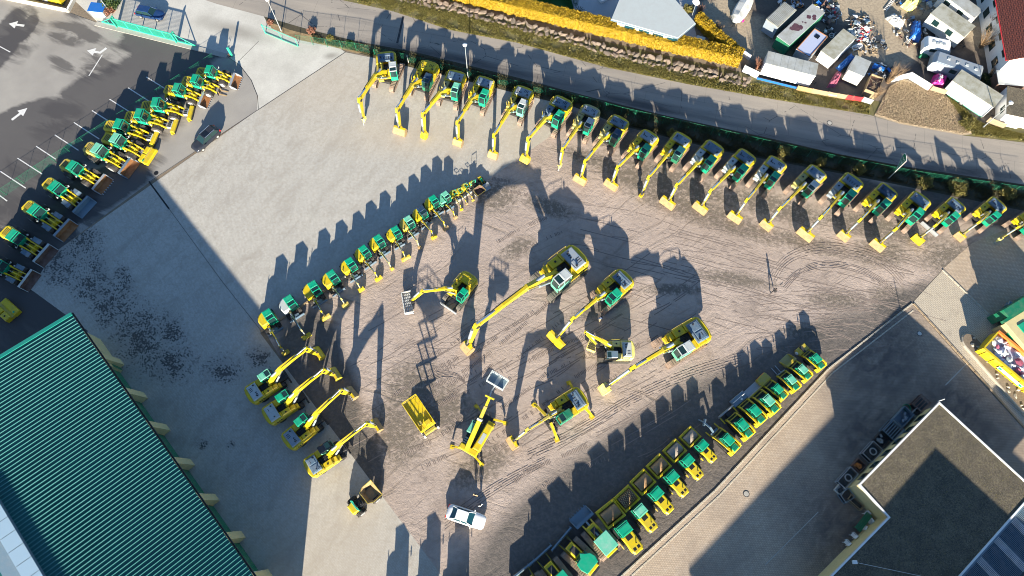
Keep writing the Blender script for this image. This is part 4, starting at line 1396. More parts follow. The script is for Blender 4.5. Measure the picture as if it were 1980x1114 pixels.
ld = [((404, 134), (458, 158), dict(mats=('rust', 'steel'), teeth=True), 'nearest the gate, with a toothed rusty bucket'),
      ((377, 152), (433, 178), dict(tool='forks'), 'second from the gate, with pallet forks'),
      ((342, 169), (399, 194), dict(mats=('rust', 'steel'), teeth=True), 'third from the gate, with a toothed rusty bucket'),
      ((301, 197), (368, 219), dict(tool='sweeper'), 'fourth from the gate, with a yellow sweeper and white box'),
      ((269, 219), (337, 244), dict(tool='sweeper'), 'fifth from the gate, with a slatted grey box and yellow sweeper'),
      ((229, 239), (298, 268), dict(tool='sweeper'), 'sixth from the gate, with a square flat cab roof'),
      ((223, 267), (287, 302), dict(tool='broombox', roof='green_faded'), 'seventh from the gate, with a big double yellow broom box'),
      ((187, 287), (252, 326), dict(mats=('rust', 'hood_blue'), roof='green_faded', hoodc='yellow_dirty'), 'eighth from the gate, with a rust-brown bucket'),
      ((140, 321), (201, 358), dict(mats=('rust', 'steel'), teeth=True, hoodc='yellow_dirty'), 'ninth from the gate, with a rust-brown toothed bucket'),
      ((105, 360), (166, 402), dict(mats=('steel_blue', 'steel_blue'), big=True), 'with a dark blue steel bucket'),
      ((66, 405), (130, 447), dict(mats=('rust', 'hood_grey'), big=True), 'third from the lower left corner, with a brown streaked bucket'),
      ((24, 455), (91, 496), dict(mats=('rust_dark', 'cab_white'), big=True), 'second from the lower left corner, with a grey bucket'),
      ((-6, 511), (60, 544), dict(mats=('rust_dark', 'white_dirty'), big=True), 'lowest, cut by the left edge, with a dark brown bucket')]
for pc, pt, kw, tx in ld:
    loader(pc, pt, 'wheel loader ' + tx, **kw)
def sweeper_unit():
    root = thing('sweeper_attachment', 'spare yellow sweeper attachment lying by itself near the hall corner', 'sweeper', (g(14, 600, .5).x, g(14, 600, .5).y), R(-38))
    def f(mb):
        mb.box(-1.5, 1.5, .15, 1.0, .1, .8, 0, .12)
        mb.box(-1.5, 1.5, -.25, .15, .2, .7, 1)
    part('hood', f, root, ['yellow', 'yellow_dirty'])
    def f(mb):
        mb.box(-1.4, -.1, -1.05, -.25, .1, .95, 0, .1)
        mb.cyl((-.75, -.65, .95), (-.75, -.65, .98), .12, 10, 1)
    part('water_tank', f, root, ['yellow', 'black'])
    def f(mb):
        mb.box(.1, 1.4, -1.05, -.25, .1, .95, 0, .1)
        mb.cyl((.75, -.65, .95), (.75, -.65, .98), .12, 10, 1)
        mb.box(1.0, 1.25, .3, .55, .8, .85, 2)
    part('water_tank', f, root, ['yellow', 'black', 'green'])
    def f(mb):
        mb.cyl((-1.45, .6, .28), (1.45, .6, .28), .26, 14, 0)
    part('brush', f, root, ['dark'])
sweeper_unit()

# ---------------- road rollers
def roller(pd, pr, label, roof='green', drum='rust', pad=False):
    d, r = g(pd[0], pd[1], 1.3), g(pr[0], pr[1], 1.3)
    dr = (d - r).normalized()
    s = (d - r).length / 4.75
    o = r + dr * 2.95 * s
    root = thing('road_roller', label, 'road roller', (o.x, o.y), heading(dr), 'road rollers along the kerb', s)
    K = ('rol',)
    for sx in (-1, 1):
        wheel(root, sx * .82, -1.55, .74, .56, 'yellow_dirty')
    def f(mb):
        n = 32
        mb.cyl((-1.0, 1.8, .78), (1.0, 1.8, .78), .76, n, 0)
        if pad:
            for i in range(20):
                for j in range(9):
                    a = 2 * math.pi * (i + (j % 2) * .5) / 20
                    mb.M = Matrix.Translation((-.88 + j * .22, 1.8, .78)) @ Matrix.Rotation(a, 4, 'X')
                    mb.box(-.07, .07, -.06, .06, .75, .86, 1)
            mb.M = None
    part('drum', f, root, [drum, 'worn'], K + ('drum', pad))
    def f(mb):
        mb.box(-1.28, 1.28, 2.62, 2.95, .55, 1.25, 0, .08)
        mb.box(-1.28, 1.28, .68, .95, .6, 1.25, 0, .06)
        mb.box(-1.28, -1.05, .95, 2.62, .55, 1.2, 0, .05)
        mb.box(1.05, 1.28, .95, 2.62, .55, 1.2, 0, .05)
        for x_ in (-.43, .43):
            mb.box(x_ - .015, x_ + .015, 2.66, 2.9, 1.25, 1.256, 1)
    part('drum_frame', f, root, ['yellow', 'dark'], K + ('fr',))
    cab(root, -.7, .7, -.72, .5, 1.0, 2.95, 'green', roof, 'glass', .82, K, .1)
    def f(mb):
        mb.poly([(-.74, -.8), (.74, -.8), (.70, -2.65), (.52, -3.0), (-.52, -3.0), (-.70, -2.65)], .9, 1.75, 0, .12)
        mb.box(-.5, .5, -2.95, -.6, .55, .9, 1)
        mb.box(-.35, .35, -1.45, -.95, 1.75, 1.765, 1)
        mb.box(-.42, -.1, -2.65, -2.35, 1.75, 1.765, 1)
        mb.box(.1, .42, -2.65, -2.35, 1.75, 1.765, 1)
        mb.cyl((.25, -2.05, 1.7), (.25, -2.05, 2.0), .06, 8, 1)
        mb.box(-.62, .62, -3.05, -2.93, .5, .85, 2)
    part('engine_hood', f, root, ['yellow', 'black', 'steel'], K + ('hd',))
    def f(mb):
        mb.tube([(-.85, -.7, 1.1), (-.85, -.7, 1.9), (-.85, .5, 1.9), (-.85, .5, 1.1)], .025, 5, 0)
        mb.tube([(.85, -.7, 1.1), (.85, -.7, 1.9), (.85, .5, 1.9), (.85, .5, 1.1)], .025, 5, 0)
        mb.box(-.95, -.78, -.8, .6, .95, 1.05, 0)
        mb.box(.78, .95, -.8, .6, .95, 1.05, 0)
    part('step_rail', f, root, ['dark'], K + ('st',))
for i, (pd, pr, kw, tx) in enumerate([
    ((1181, 994), (1235, 1066), dict(drum='drum_brown'), 'largest, with a stained smooth drum, next to the tracked loader'),
    ((1213, 964), (1265, 1024), dict(drum='rust_dark', pad=True, roof='green_faded'), 'with a studded padfoot drum'),
    ((1244, 932), (1297, 989), dict(drum='drum_brown'), 'third from the lower left, with a rusty smooth drum'),
    ((1275, 901), (1326, 956), dict(drum='drum_brown'), 'fourth from the lower left, with an orange-brown drum'),
    ((1306, 871), (1355, 923), dict(drum='drum_grey'), 'fifth from the lower left, with a pale glossy drum'),
    ((1336, 844), (1382, 890), dict(drum='drum_grey'), 'sixth from the lower left, with a grey drum')]):
    roller(pd, pr, 'road roller ' + tx, **kw)

# ---------------- compact track loaders
def ctl(pc, pr, label, tool, roof='green'):
    c, r = g(pc[0], pc[1], 2.1), g(pr[0], pr[1], 1.1)
    dr = (c - r).normalized()
    s = max(.88, min(1.04, (c - r).length / 1.7))
    o = c - dr * .1
    root = thing('compact_track_loader', label, 'track loader', (o.x, o.y), heading(dr), 'compact track loaders at the end of the kerb row', s)
    K = ('ctl',)
    for sx in (-1, 1):
        def f(mb):
            track_mesh(mb, 2.35, .72, .4, 26)
        t = part('track', f, root, ['rubber', 'dark'], K + ('t',))
        t.location = (sx * .72, -.15, .03)
    def f(mb):
        mb.box(-.5, .5, -1.35, 1.0, .3, .95, 1)
        mb.box(-.55, .55, -1.75, -.75, .55, 1.45, 0, .1)
        mb.box(-.95, -.55, -1.75, -1.15, .6, 1.25, 0, .08)
        mb.box(.55, .95, -1.75, -1.15, .6, 1.25, 0, .08)
    part('body', f, root, ['yellow', 'dark'], K + ('b',))
    def f(mb):
        mb.box(-.42, .42, -1.6, -.85, 1.45, 1.55, 0, .04)
        for i in range(5):
            mb.box(-.34, .34, -1.52 + i * .13, -1.46 + i * .13, 1.55, 1.565, 1)
    part('rear_grille', f, root, ['green', 'green_dark'], K + ('g',))
    cab(root, -.47, .47, -.66, .7, .9, 2.15, 'green', roof, 'glass_green', .8, K, .15)
    for sx in (-1, 1):
        def f(mb):
            mb.bar([(-1.5, 1.2), (-1.35, 1.62), (-.6, 1.55), (.6, 1.2), (1.25, .85), (1.5, .4)], [.3, .26, .22, .22, .24, .2], [.16] * 6, 0, sx * .76)
        part('lift_arm', f, root, ['yellow'], K + ('a', sx))
        def f(mb):
            mb.cyl((sx * .72, -1.0, .9), (sx * .74, -.2, 1.3), .05, 8, 0)
            mb.cyl((sx * .74, -.2, 1.3), (sx * .75, .3, 1.3), .03, 8, 1)
        part('lift_ram', f, root, ['dark', 'chrome'], K + ('r', sx))
    def f(mb):
        mb.box(-.7, .7, 1.42, 1.52, .25, .8, 0)
        mb.box(-.7, .7, 1.1, 1.22, .95, 1.05, 0)
    part('coupler', f, root, ['yellow_dirty'], K + ('c',))
    if tool == 'bucket':
        tool_bucket(root, 1.75, 1.9, ['olive', 'yellow_dirty'])
    elif tool == 'blade':
        def f(mb):
            mb.prism([(2.1, .1), (2.25, .05), (2.4, .4), (2.3, .85), (2.2, .85)], -1.2, 1.2, 0)
            mb.box(-.3, .3, 1.5, 2.15, .3, .6, 1)
            for sx in (-1, 1):
                mb.box(sx * 1.1 - .06, sx * 1.1 + .06, 1.2, 2.1, .35, .5, 2)
        part('blade', f, root, ['steel', 'dark', 'yellow'])
    elif tool == 'plane':
        def f(mb):
            mb.box(-1.1, 1.1, 1.6, 2.6, .15, .6, 0, .06)
            mb.tube([(-1.0, 2.2, .6), (-1.0, 2.2, 1.1), (.9, 2.2, 1.1), (.9, 2.2, .6)], .04, 6, 1)
            mb.cyl((.2, 1.9, .6), (.2, 1.9, .8), .12, 10, 1)
        part('grading_box', f, root, ['steel_blue', 'white'])
    elif tool == 'wide':
        def f(mb):
            mb.prism([(1.6, .1), (2.5, .06), (2.5, .12), (1.7, .2), (1.6, .8)], -1.25, 1.25, 0)
            mb.box(-1.27, 1.27, 1.5, 1.62, .1, .85, 1)
        part('bucket', f, root, ['steel', 'yellow_dirty'])
    elif tool == 'cover':
        def f(mb):
            mb.poly([(-.95, 1.55), (.95, 1.55), (.95, 2.6), (.8, 2.85), (-.8, 2.85), (-.95, 2.6)], .1, .95, 0, .08)
            mb.box(-.75, -.3, 2.8, 2.87, .5, .8, 1)
            mb.box(.3, .75, 2.8, 2.87, .5, .8, 1)
        part('sweeper_box', f, root, ['yellow_dirty', 'signal_red'])
    elif tool == 'forks':
        def f(mb):
            mb.box(-.7, .7, 1.52, 1.6, .15, .95, 0)
            for sx in (-1, 1):
                mb.prism([(1.6, .1), (2.85, .06), (2.85, .1), (1.66, .16), (1.66, .8), (1.6, .8)], sx * .35 - .06, sx * .35 + .06, 0)
        part('forks', f, root, ['steel'])
    elif tool == 'mower':
        def f(mb):
            mb.box(-.95, .95, 1.6, 2.7, .15, .75, 0, .1)
            mb.box(-.25, .15, 1.6, 2.7, .75, .82, 1)
            mb.cyl((-.95, 2.2, .35), (-1.12, 2.2, .35), .28, 12, 2)
        part('mulcher', f, root, ['yellow_dirty', 'dark', 'white'])
    elif tool == 'arm':
        def f(mb):
            mb.bar([(1.5, .6), (2.4, 1.3), (3.3, 1.0), (3.9, .3)], [.25, .25, .2, .15], [.22, .2, .18, .15], 0, -.3)
            mb.box(-.7, .4, 1.5, 1.75, .3, .8, 0)
            mb.bar([(1.6, .5), (2.3, .35)], [.14, .14], [.14, .14], 1, .75)
            mb.bar([(1.6, .5), (2.3, .35)], [.14, .14], [.14, .14], 1, -.85)
            mb.cyl((-.5, 3.0, .5), (.3, 3.4, .35), .2, 10, 0)
        part('trencher', f, root, ['steel_blue', 'yellow'])
for pc, pr, tool, rf, tx in [
    ((1407, 848), (1423, 870), 'arm', 'green', 'with a dark trencher arm, next to the rollers'),
    ((1435, 819), (1450, 844), 'blade', 'green', 'second from the rollers, with a long steel blade'),
    ((1459, 792), (1474, 817), 'plane', 'green', 'third from the rollers, with a dark grading box'),
    ((1485, 772), (1500, 796), 'wide', 'green_faded', 'with a pale cab roof and broad grey bucket'),
    ((1505, 749), (1516, 768), 'cover', 'green', 'with a plain yellow sweeper box with red corners'),
    ((1531, 731), (1538, 749), 'forks', 'green_faded', 'with thin grey pallet forks'),
    ((1553, 711), (1564, 731), 'bucket', 'green_faded', 'second from the far end, with an olive bucket'),
    ((1580, 690), (1589, 710), 'mower', 'green', 'at the far end, with a yellow mulcher head')]:
    ctl(pc, pr, 'small track loader ' + tx, tool, rf)

# ---------------- dozers and tracked loader
def dozer(pc, pb, label, loaderb=False, roof='green', star=False):
    c, b = g(pc[0], pc[1], 2.9), g(pb[0], pb[1], .6)
    dr = (b - c).normalized()
    o = c + dr * .7
    D = (b - o).length
    root = thing('bulldozer' if not loaderb else 'tracked_loader', label, 'bulldozer' if not loaderb else 'track loader', (o.x, o.y), heading(dr))
    K = ('doz',)
    for sx in (-1, 1):
        def f(mb):
            track_mesh(mb, 4.0, 1.05, .66, 34)
        t = part('track', f, root, ['shoe', 'dark'], K + ('t',))
        t.location = (sx * 1.15, 0, .04)
    def f(mb):
        mb.box(-.8, .8, -2.0, .3, .6, 1.5, 0, .1)
        mb.box(-.55, .55, .3, 2.1, .7, 1.85, 0, .12)
        mb.box(-.35, .35, .6, 1.7, 1.85, 1.865, 1)
        mb.cyl((.3, 1.2, 1.8), (.3, 1.2, 2.3), .07, 8, 1)
        mb.box(-.7, .7, -2.3, -2.0, .6, 1.3, 1)
    part('body', f, root, ['yellow', 'dark'], K + ('b',))
    cab(root, -.8, .8, -1.3, .35, 1.4, 2.95, 'green', 'green_dark', 'glass', .9, K, .12)
    def f(mb):
        if star:
            mb.poly([(-.95, -1.5), (.95, -1.5), (1.15, -.9), (1.0, -.2), (.5, .2), (.15, .65), (-.25, .2), (-1.0, .1), (-1.15, -.7)], 3.0, 3.12, 0, .05)
        else:
            mb.box(-1.0, 1.0, -1.55, .6, 3.0, 3.12, 0, .05)
    part('canopy', f, root, [roof])
    if not loaderb:
        def f(mb):
            mb.prism([(D, .1), (D + .2, .05), (D + .12, .55), (D + .28, 1.05), (D + .1, 1.1), (D - .05, .6)], -1.75, 1.75, 0)
            for sx in (-1, 1):
                mb.prism([(D - .1, .2), (D + .45, .15), (D + .3, 1.0), (D, 1.0)], sx * 1.75 - .04, sx * 1.75 + .04, 0)
        bl = part('blade', f, root, ['steel_blue'])
        def f(mb):
            for sx in (-1, 1):
                mb.bar([(-.5, .55), (D, .35)], [.22, .2], [.2, .2], 0, sx * .62)
                mb.cyl((sx * .5, 1.4, 1.3), (sx * .6, D - .05, .8), .07, 8, 1)
        part('push_arm', f, root, ['yellow', 'dark'])
    else:
        tool_bucket(root, D - .3, 2.7, ['steel_blue', 'steel_blue'], True)
        def f(mb):
            for sx in (-1, 1):
                mb.bar([(-.3, 2.0), (1.2, 1.7), (D - .3, .6)], [.3, .32, .24], [.16] * 3, 0, sx * .62)
            mb.cyl((0, .6, 1.9), (0, D - .6, 1.3), .13, 9, 1)
        part('lift_arm', f, root, ['yellow', 'steel_blue'])
dozer((1174, 1053), (1126, 1002), 'yellow tracked loader with large pale green roof and toothed steel-blue bucket', True, 'green_faded')
dozer((1136, 1088), (1087, 1044), 'bulldozer with a many-sided green roof and wide brown tracks', False, 'green', True)
dozer((1090, 1130), (1046, 1076), 'bulldozer cut by the bottom edge, its hood and blue blade in view')
dozer((1050, 1160), (1012, 1104), 'bulldozer mostly below the bottom edge, only its blade tip in view')

# ---------------- site dumpers
def dumper(pe, ps, label, s, bin_='worn'):
    e, k = g(pe[0], pe[1], 1.2 * s), g(ps[0], ps[1], 1.2 * s)
    dr = (k - e).normalized()
    o = e + dr * 1.3 * s
    root = thing('site_dumper', label, 'dumper', (o.x, o.y), heading(dr), None, s)
    for yy in (-1.05, 1.05):
        for sx in (-1, 1):
            wheel(root, sx * .85, yy, .55, .45, 'rim')
    def f(mb):
        mb.box(-.55, .55, -1.3, .3, .55, .95, 0)
        mb.poly([(-.65, -1.0), (.65, -1.0), (.55, -1.75), (-.55, -1.75)], .6, 1.45, 1, .1)
        mb.box(-.4, .4, -.9, -.2, .95, 1.25, 0)
    part('chassis', f, root, ['dark', 'yellow'])
    def f(mb):
        mb.box(-.28, .28, -.85, -.4, 1.25, 1.4, 0, .04)
        mb.box(-.28, .28, -.98, -.85, 1.3, 1.8, 0, .04)
    part('seat', f, root, ['black'])
    def f(mb):
        for sx in (-1, 1):
            mb.tube([(sx * .62, -.95, .9), (sx * .62, -1.0, 2.3)], .04, 6, 0)
        mb.tube([(-.62, -1.0, 2.3), (.62, -1.0, 2.3)], .045, 6, 0)
        mb.box(-.7, .7, -1.06, -.95, 1.4, 1.5, 0)
    part('rollover_bar', f, root, ['teal_fence'])
    def f(mb):
        top = [(-.75, .1), (.75, .1), (1.05, .7), (1.05, 1.9), (-1.05, 1.9), (-1.05, .7)]
        bot = [(-.5, .45), (.5, .45), (.7, .8), (.7, 1.4), (-.7, 1.4), (-.7, .8)]
        n = 6
        V = [(x_, y_, 1.55) for x_, y_ in top] + [(x_, y_, .75) for x_, y_ in bot] + [(x_ * .94, y_ * .94 + .06, 1.55) for x_, y_ in top] + [(x_ * .94, y_ * .94 + .05, .8) for x_, y_ in bot]
        F1 = [[i, n + i, n + (i + 1) % n, (i + 1) % n] for i in range(n)]
        F1.append([n + i for i in range(n)][::-1])
        F2 = [[2 * n + i, 2 * n + (i + 1) % n, 3 * n + (i + 1) % n, 3 * n + i] for i in range(n)] + [[3 * n + i for i in range(n)]]
        F3 = [[i, (i + 1) % n, 2 * n + (i + 1) % n, 2 * n + i] for i in range(n)]
        mb.add(V, F1 + F3, 0)
        mb.add(V, F2, 1)
    part('skip', f, root, ['yellow_dirty', bin_])
    return root
dumper((684, 982), (716, 954), 'yellow site dumper with a tan pointed skip alone on the paving', 1.12)
dumper((913, 354), (923, 365), 'tiny yellow dumper with a brown skip among the smallest excavators', .72, 'rust_dark')
def mini_loader():
    c, t = g(931, 347, .8), g(942, 364, .2)
    dr = (t - c).normalized()
    root = thing('mini_loader', 'tiny green and yellow loader with grey bucket at the upper end of the slanting row', 'loader', (c.x, c.y), heading(dr), None, .62)
    for yy in (-.6, .6):
        for sx in (-1, 1):
            wheel(root, sx * .55, yy, .34, .3, 'rim')
    def f(mb):
        mb.box(-.4, .4, -.95, .8, .35, .75, 1)
        mb.box(-.42, .42, -1.05, -.25, .7, 1.15, 0, .1)
    part('body', f, root, ['yellow', 'dark'])
    def f(mb):
        mb.cyl((0, .1, .75), (0, .1, .95), .32, 14, 0)
        mb.box(-.25, .25, -.25, -.12, .9, 1.35, 0, .04)
    part('seat', f, root, ['green'])
    def f(mb):
        for sx in (-1, 1):
            mb.bar([(-.2, 1.0), (.8, .75), (1.3, .3)], [.14] * 3, [.1] * 3, 0, sx * .3)
    part('lift_arm', f, root, ['yellow'])
    o = tool_bucket(root, 1.5, 1.7, ['steel', 'steel'])
mini_loader()

# ---------------- scissor lift, telehandler
def scissor():
    top = 4.6
    a, b = g(795, 778, top), g(826, 824, top)     # platform rear and front
    m = (a + b) / 2
    dr = (b - a).normalized()
    L = (b - a).length / 2 + .3
    root = thing('scissor_lift', 'raised yellow scissor lift with railed platform beside the ruts left of the telehandler', 'scissor lift', (m.x, m.y), heading(dr))
    for yy in (-1.3, 1.3):
        for sx in (-1, 1):
            wheel(root, sx * .95, yy, .42, .32, 'white')
    def f(mb):
        mb.box(-.8, .8, -1.9, 1.9, .35, .95, 0, .06)
        mb.box(-1.05, -.8, -.8, .8, .4, .85, 1, .05)
        mb.box(.8, 1.05, -.8, .8, .4, .85, 1, .05)
        for sx in (-1, 1):
            for sy in (-1, 1):
                mb.box(sx * 1.0 - .12, sx * 1.0 + .12, sy * 1.9 - .12, sy * 1.9 + .12, .02, .6, 1)
    part('chassis', f, root, ['yellow_dirty', 'white'])
    n = 4
    h = (top - 1.2) / n
    for i in range(n):
        def f(mb):
            for sx in (-.55, .55):
                mb.bar([(-1.5, .98 + i * h), (1.5, .98 + (i + 1) * h)], [.11, .11], [.07, .07], 0, sx)
                mb.bar([(1.5, .98 + i * h), (-1.5, .98 + (i + 1) * h)], [.11, .11], [.07, .07], 0, sx * .82)
            for yy in (-1.5, 1.5):
                mb.cyl((-.6, yy, .98 + i * h), (.6, yy, .98 + i * h), .05, 8, 0)
        part('scissor_arm', f, root, ['dark'])
    def f(mb):
        mb.box(-1.0, 1.0, -L, L, top - .18, top, 0)
        for k in range(4):
            mb.bar([(-L + k * L * .5, top + .01), (-L + (k + 1) * L * .5, top + .01)], [.012] * 2, [.06] * 2, 1, -.5 + (k % 2))
        mb.box(-.7, .1, L - .9, L - .3, top, top + .45, 0, .05)
        mb.box(.3, .8, L - 1.3, L - .8, top, top + .3, 1)
    p = part('platform', f, root, ['yellow', 'yellow_dirty'])
    def f(mb):
        for z_ in (top + .5, top + 1.0):
            mb.tube([(-1, -L, z_), (1, -L, z_), (1, L, z_), (-1, L, z_), (-1, -L, z_)], .045, 6, 0)
        for sx in (-1, 1):
            for k in range(6):
                mb.tube([(sx, -L + 2 * L * k / 5, top), (sx, -L + 2 * L * k / 5, top + 1.0)], .035, 6, 0)
        for sx in (-1, 1):
            mb.box(sx * 1.0 - .02, sx * 1.0 + .02, -L, L, top, top + .3, 0)
    part('guard_rail', f, p, ['yellow'])
scissor()

def telehandler():
    a, b = g(905, 862, 2.6), g(947, 768, 4.5)
    dr = (b - a).normalized()
    root0 = g(925, 838, 1.5)
    bodyd = (g(945, 800, 1.5) - g(905, 868, 1.5)).normalized()
    root = thing('telehandler', 'rotating yellow telehandler on outriggers lifting a grey work basket, near the white car', 'telehandler', (root0.x, root0.y), heading(bodyd))
    for yy in (-1.6, 1.6):
        for sx in (-1, 1):
            wheel(root, sx * 1.0, yy, .6, .5, 'yellow_dirty')
    def f(mb):
        mb.box(-.7, .7, -2.6, 2.6, .6, 1.15, 0, .06)
        mb.cyl((0, 0, 1.1), (0, 0, 1.35), .8, 20, 0)
    part('chassis', f, root, ['dark'])
    def f(mb):
        mb.box(-1.2, 1.25, -2.4, 1.5, 1.35, 1.6, 1)
        mb.box(.35, 1.3, -2.0, 1.6, 1.6, 2.3, 0, .12)
        mb.box(-1.25, 1.25, -2.75, -2.0, 1.3, 2.0, 0, .1)
        mb.box(.6, 1.1, -1.1, .3, 2.3, 2.32, 2)
        mb.box(.35, 1.2, 1.55, 2.0, 1.4, 1.9, 0, .08)
        for i in range(3):
            mb.box(-1.15, -.5, -1.9 + i * .3, -1.72 + i * .3, 1.6, 1.75, 2)
    part('turret', f, root, ['yellow', 'dark', 'cab_white'])
    cab(root, -1.25, -.3, -.6, 1.1, 1.5, 2.95, 'green', 'green_faded', 'glass_green', .75)
    for sx in (-1, 1):
        for sy in (-1, 1):
            def f(mb):
                mb.M = Matrix.Translation((sx * .5, sy * 2.45, .8)) @ Matrix.Rotation(-sx * (math.pi / 2 - sy * .3), 4, 'Z')
                mb.bar([(0, .1), (1.3, .05), (1.7, -.5)], [.22, .2, .18], [.26, .24, .22], 0)
                mb.box(-.25, .25, 1.5, 2.0, -.78, -.68, 0)
                mb.M = None
            part('outrigger', f, root, ['yellow'])
    Mi = (Matrix.Translation((root0.x, root0.y, 0)) @ Matrix.Rotation(heading(bodyd), 4, 'Z')).inverted()
    A = Mi @ Vector((a.x, a.y, 2.4))
    B = Mi @ Vector((b.x, b.y, 4.4))
    q = (B - A)
    def f(mb):
        mb.M = Matrix.Translation(A) @ q.to_track_quat('Y', 'Z').to_matrix().to_4x4()
        Ln = q.length
        mb.box(-.28, .28, -.5, Ln * .55, -.3, .3, 0, .05)
        mb.box(-.21, .21, Ln * .5, Ln * .82, -.23, .23, 1, .04)
        mb.box(-.16, .16, Ln * .8, Ln, -.17, .17, 0, .03)
        mb.box(-.32, .32, Ln * .52, Ln * .56, -.34, .34, 2)
        mb.M = None
    part('telescopic_boom', f, root, ['yellow', 'yellow_dirty', 'cab_white'])
    C = Mi @ g3(950, 757, 4.3)
    W = g3(962, 738, 4.0)
    D = Mi @ W
    def f(mb):
        mb.tube([tuple(B), tuple(C), tuple(D)], .10, 8, 0)
        mb.M = Matrix.Translation(B) @ q.to_track_quat('Y', 'Z').to_matrix().to_4x4()
        mb.box(-.6, .6, -.1, .08, -.25, .25, 1)
        mb.M = None
    part('jib', f, root, ['steel', 'yellow'])
    u = (g(977, 746, 4.0) - g(946, 728, 4.0))
    ang = heading(u) - heading(bodyd)
    def f(mb):
        Ln = u.length / 2
        mb.box(-.7, .7, -Ln, Ln, 0, .1, 0)
        for z_ in (.5, 1.05):
            mb.tube([(-.7, -Ln, z_), (.7, -Ln, z_), (.7, Ln, z_), (-.7, Ln, z_), (-.7, -Ln, z_)], .05, 6, 1)
        for sx in (-.7, .7):
            for k in range(5):
                mb.tube([(sx, -Ln + k * Ln / 2, 0), (sx, -Ln + k * Ln / 2, 1.05)], .035, 6, 1)
            mb.box(sx - .02, sx + .02, -Ln, Ln, .1, .5, 1)
        mb.box(-.6, .6, -.25, .25, .1, .13, 1)
    bk = part('work_basket', f, root, ['steel_blue', 'cab_white'])
    bk.location = D
    bk.rotation_euler = (0, 0, ang)
telehandler()

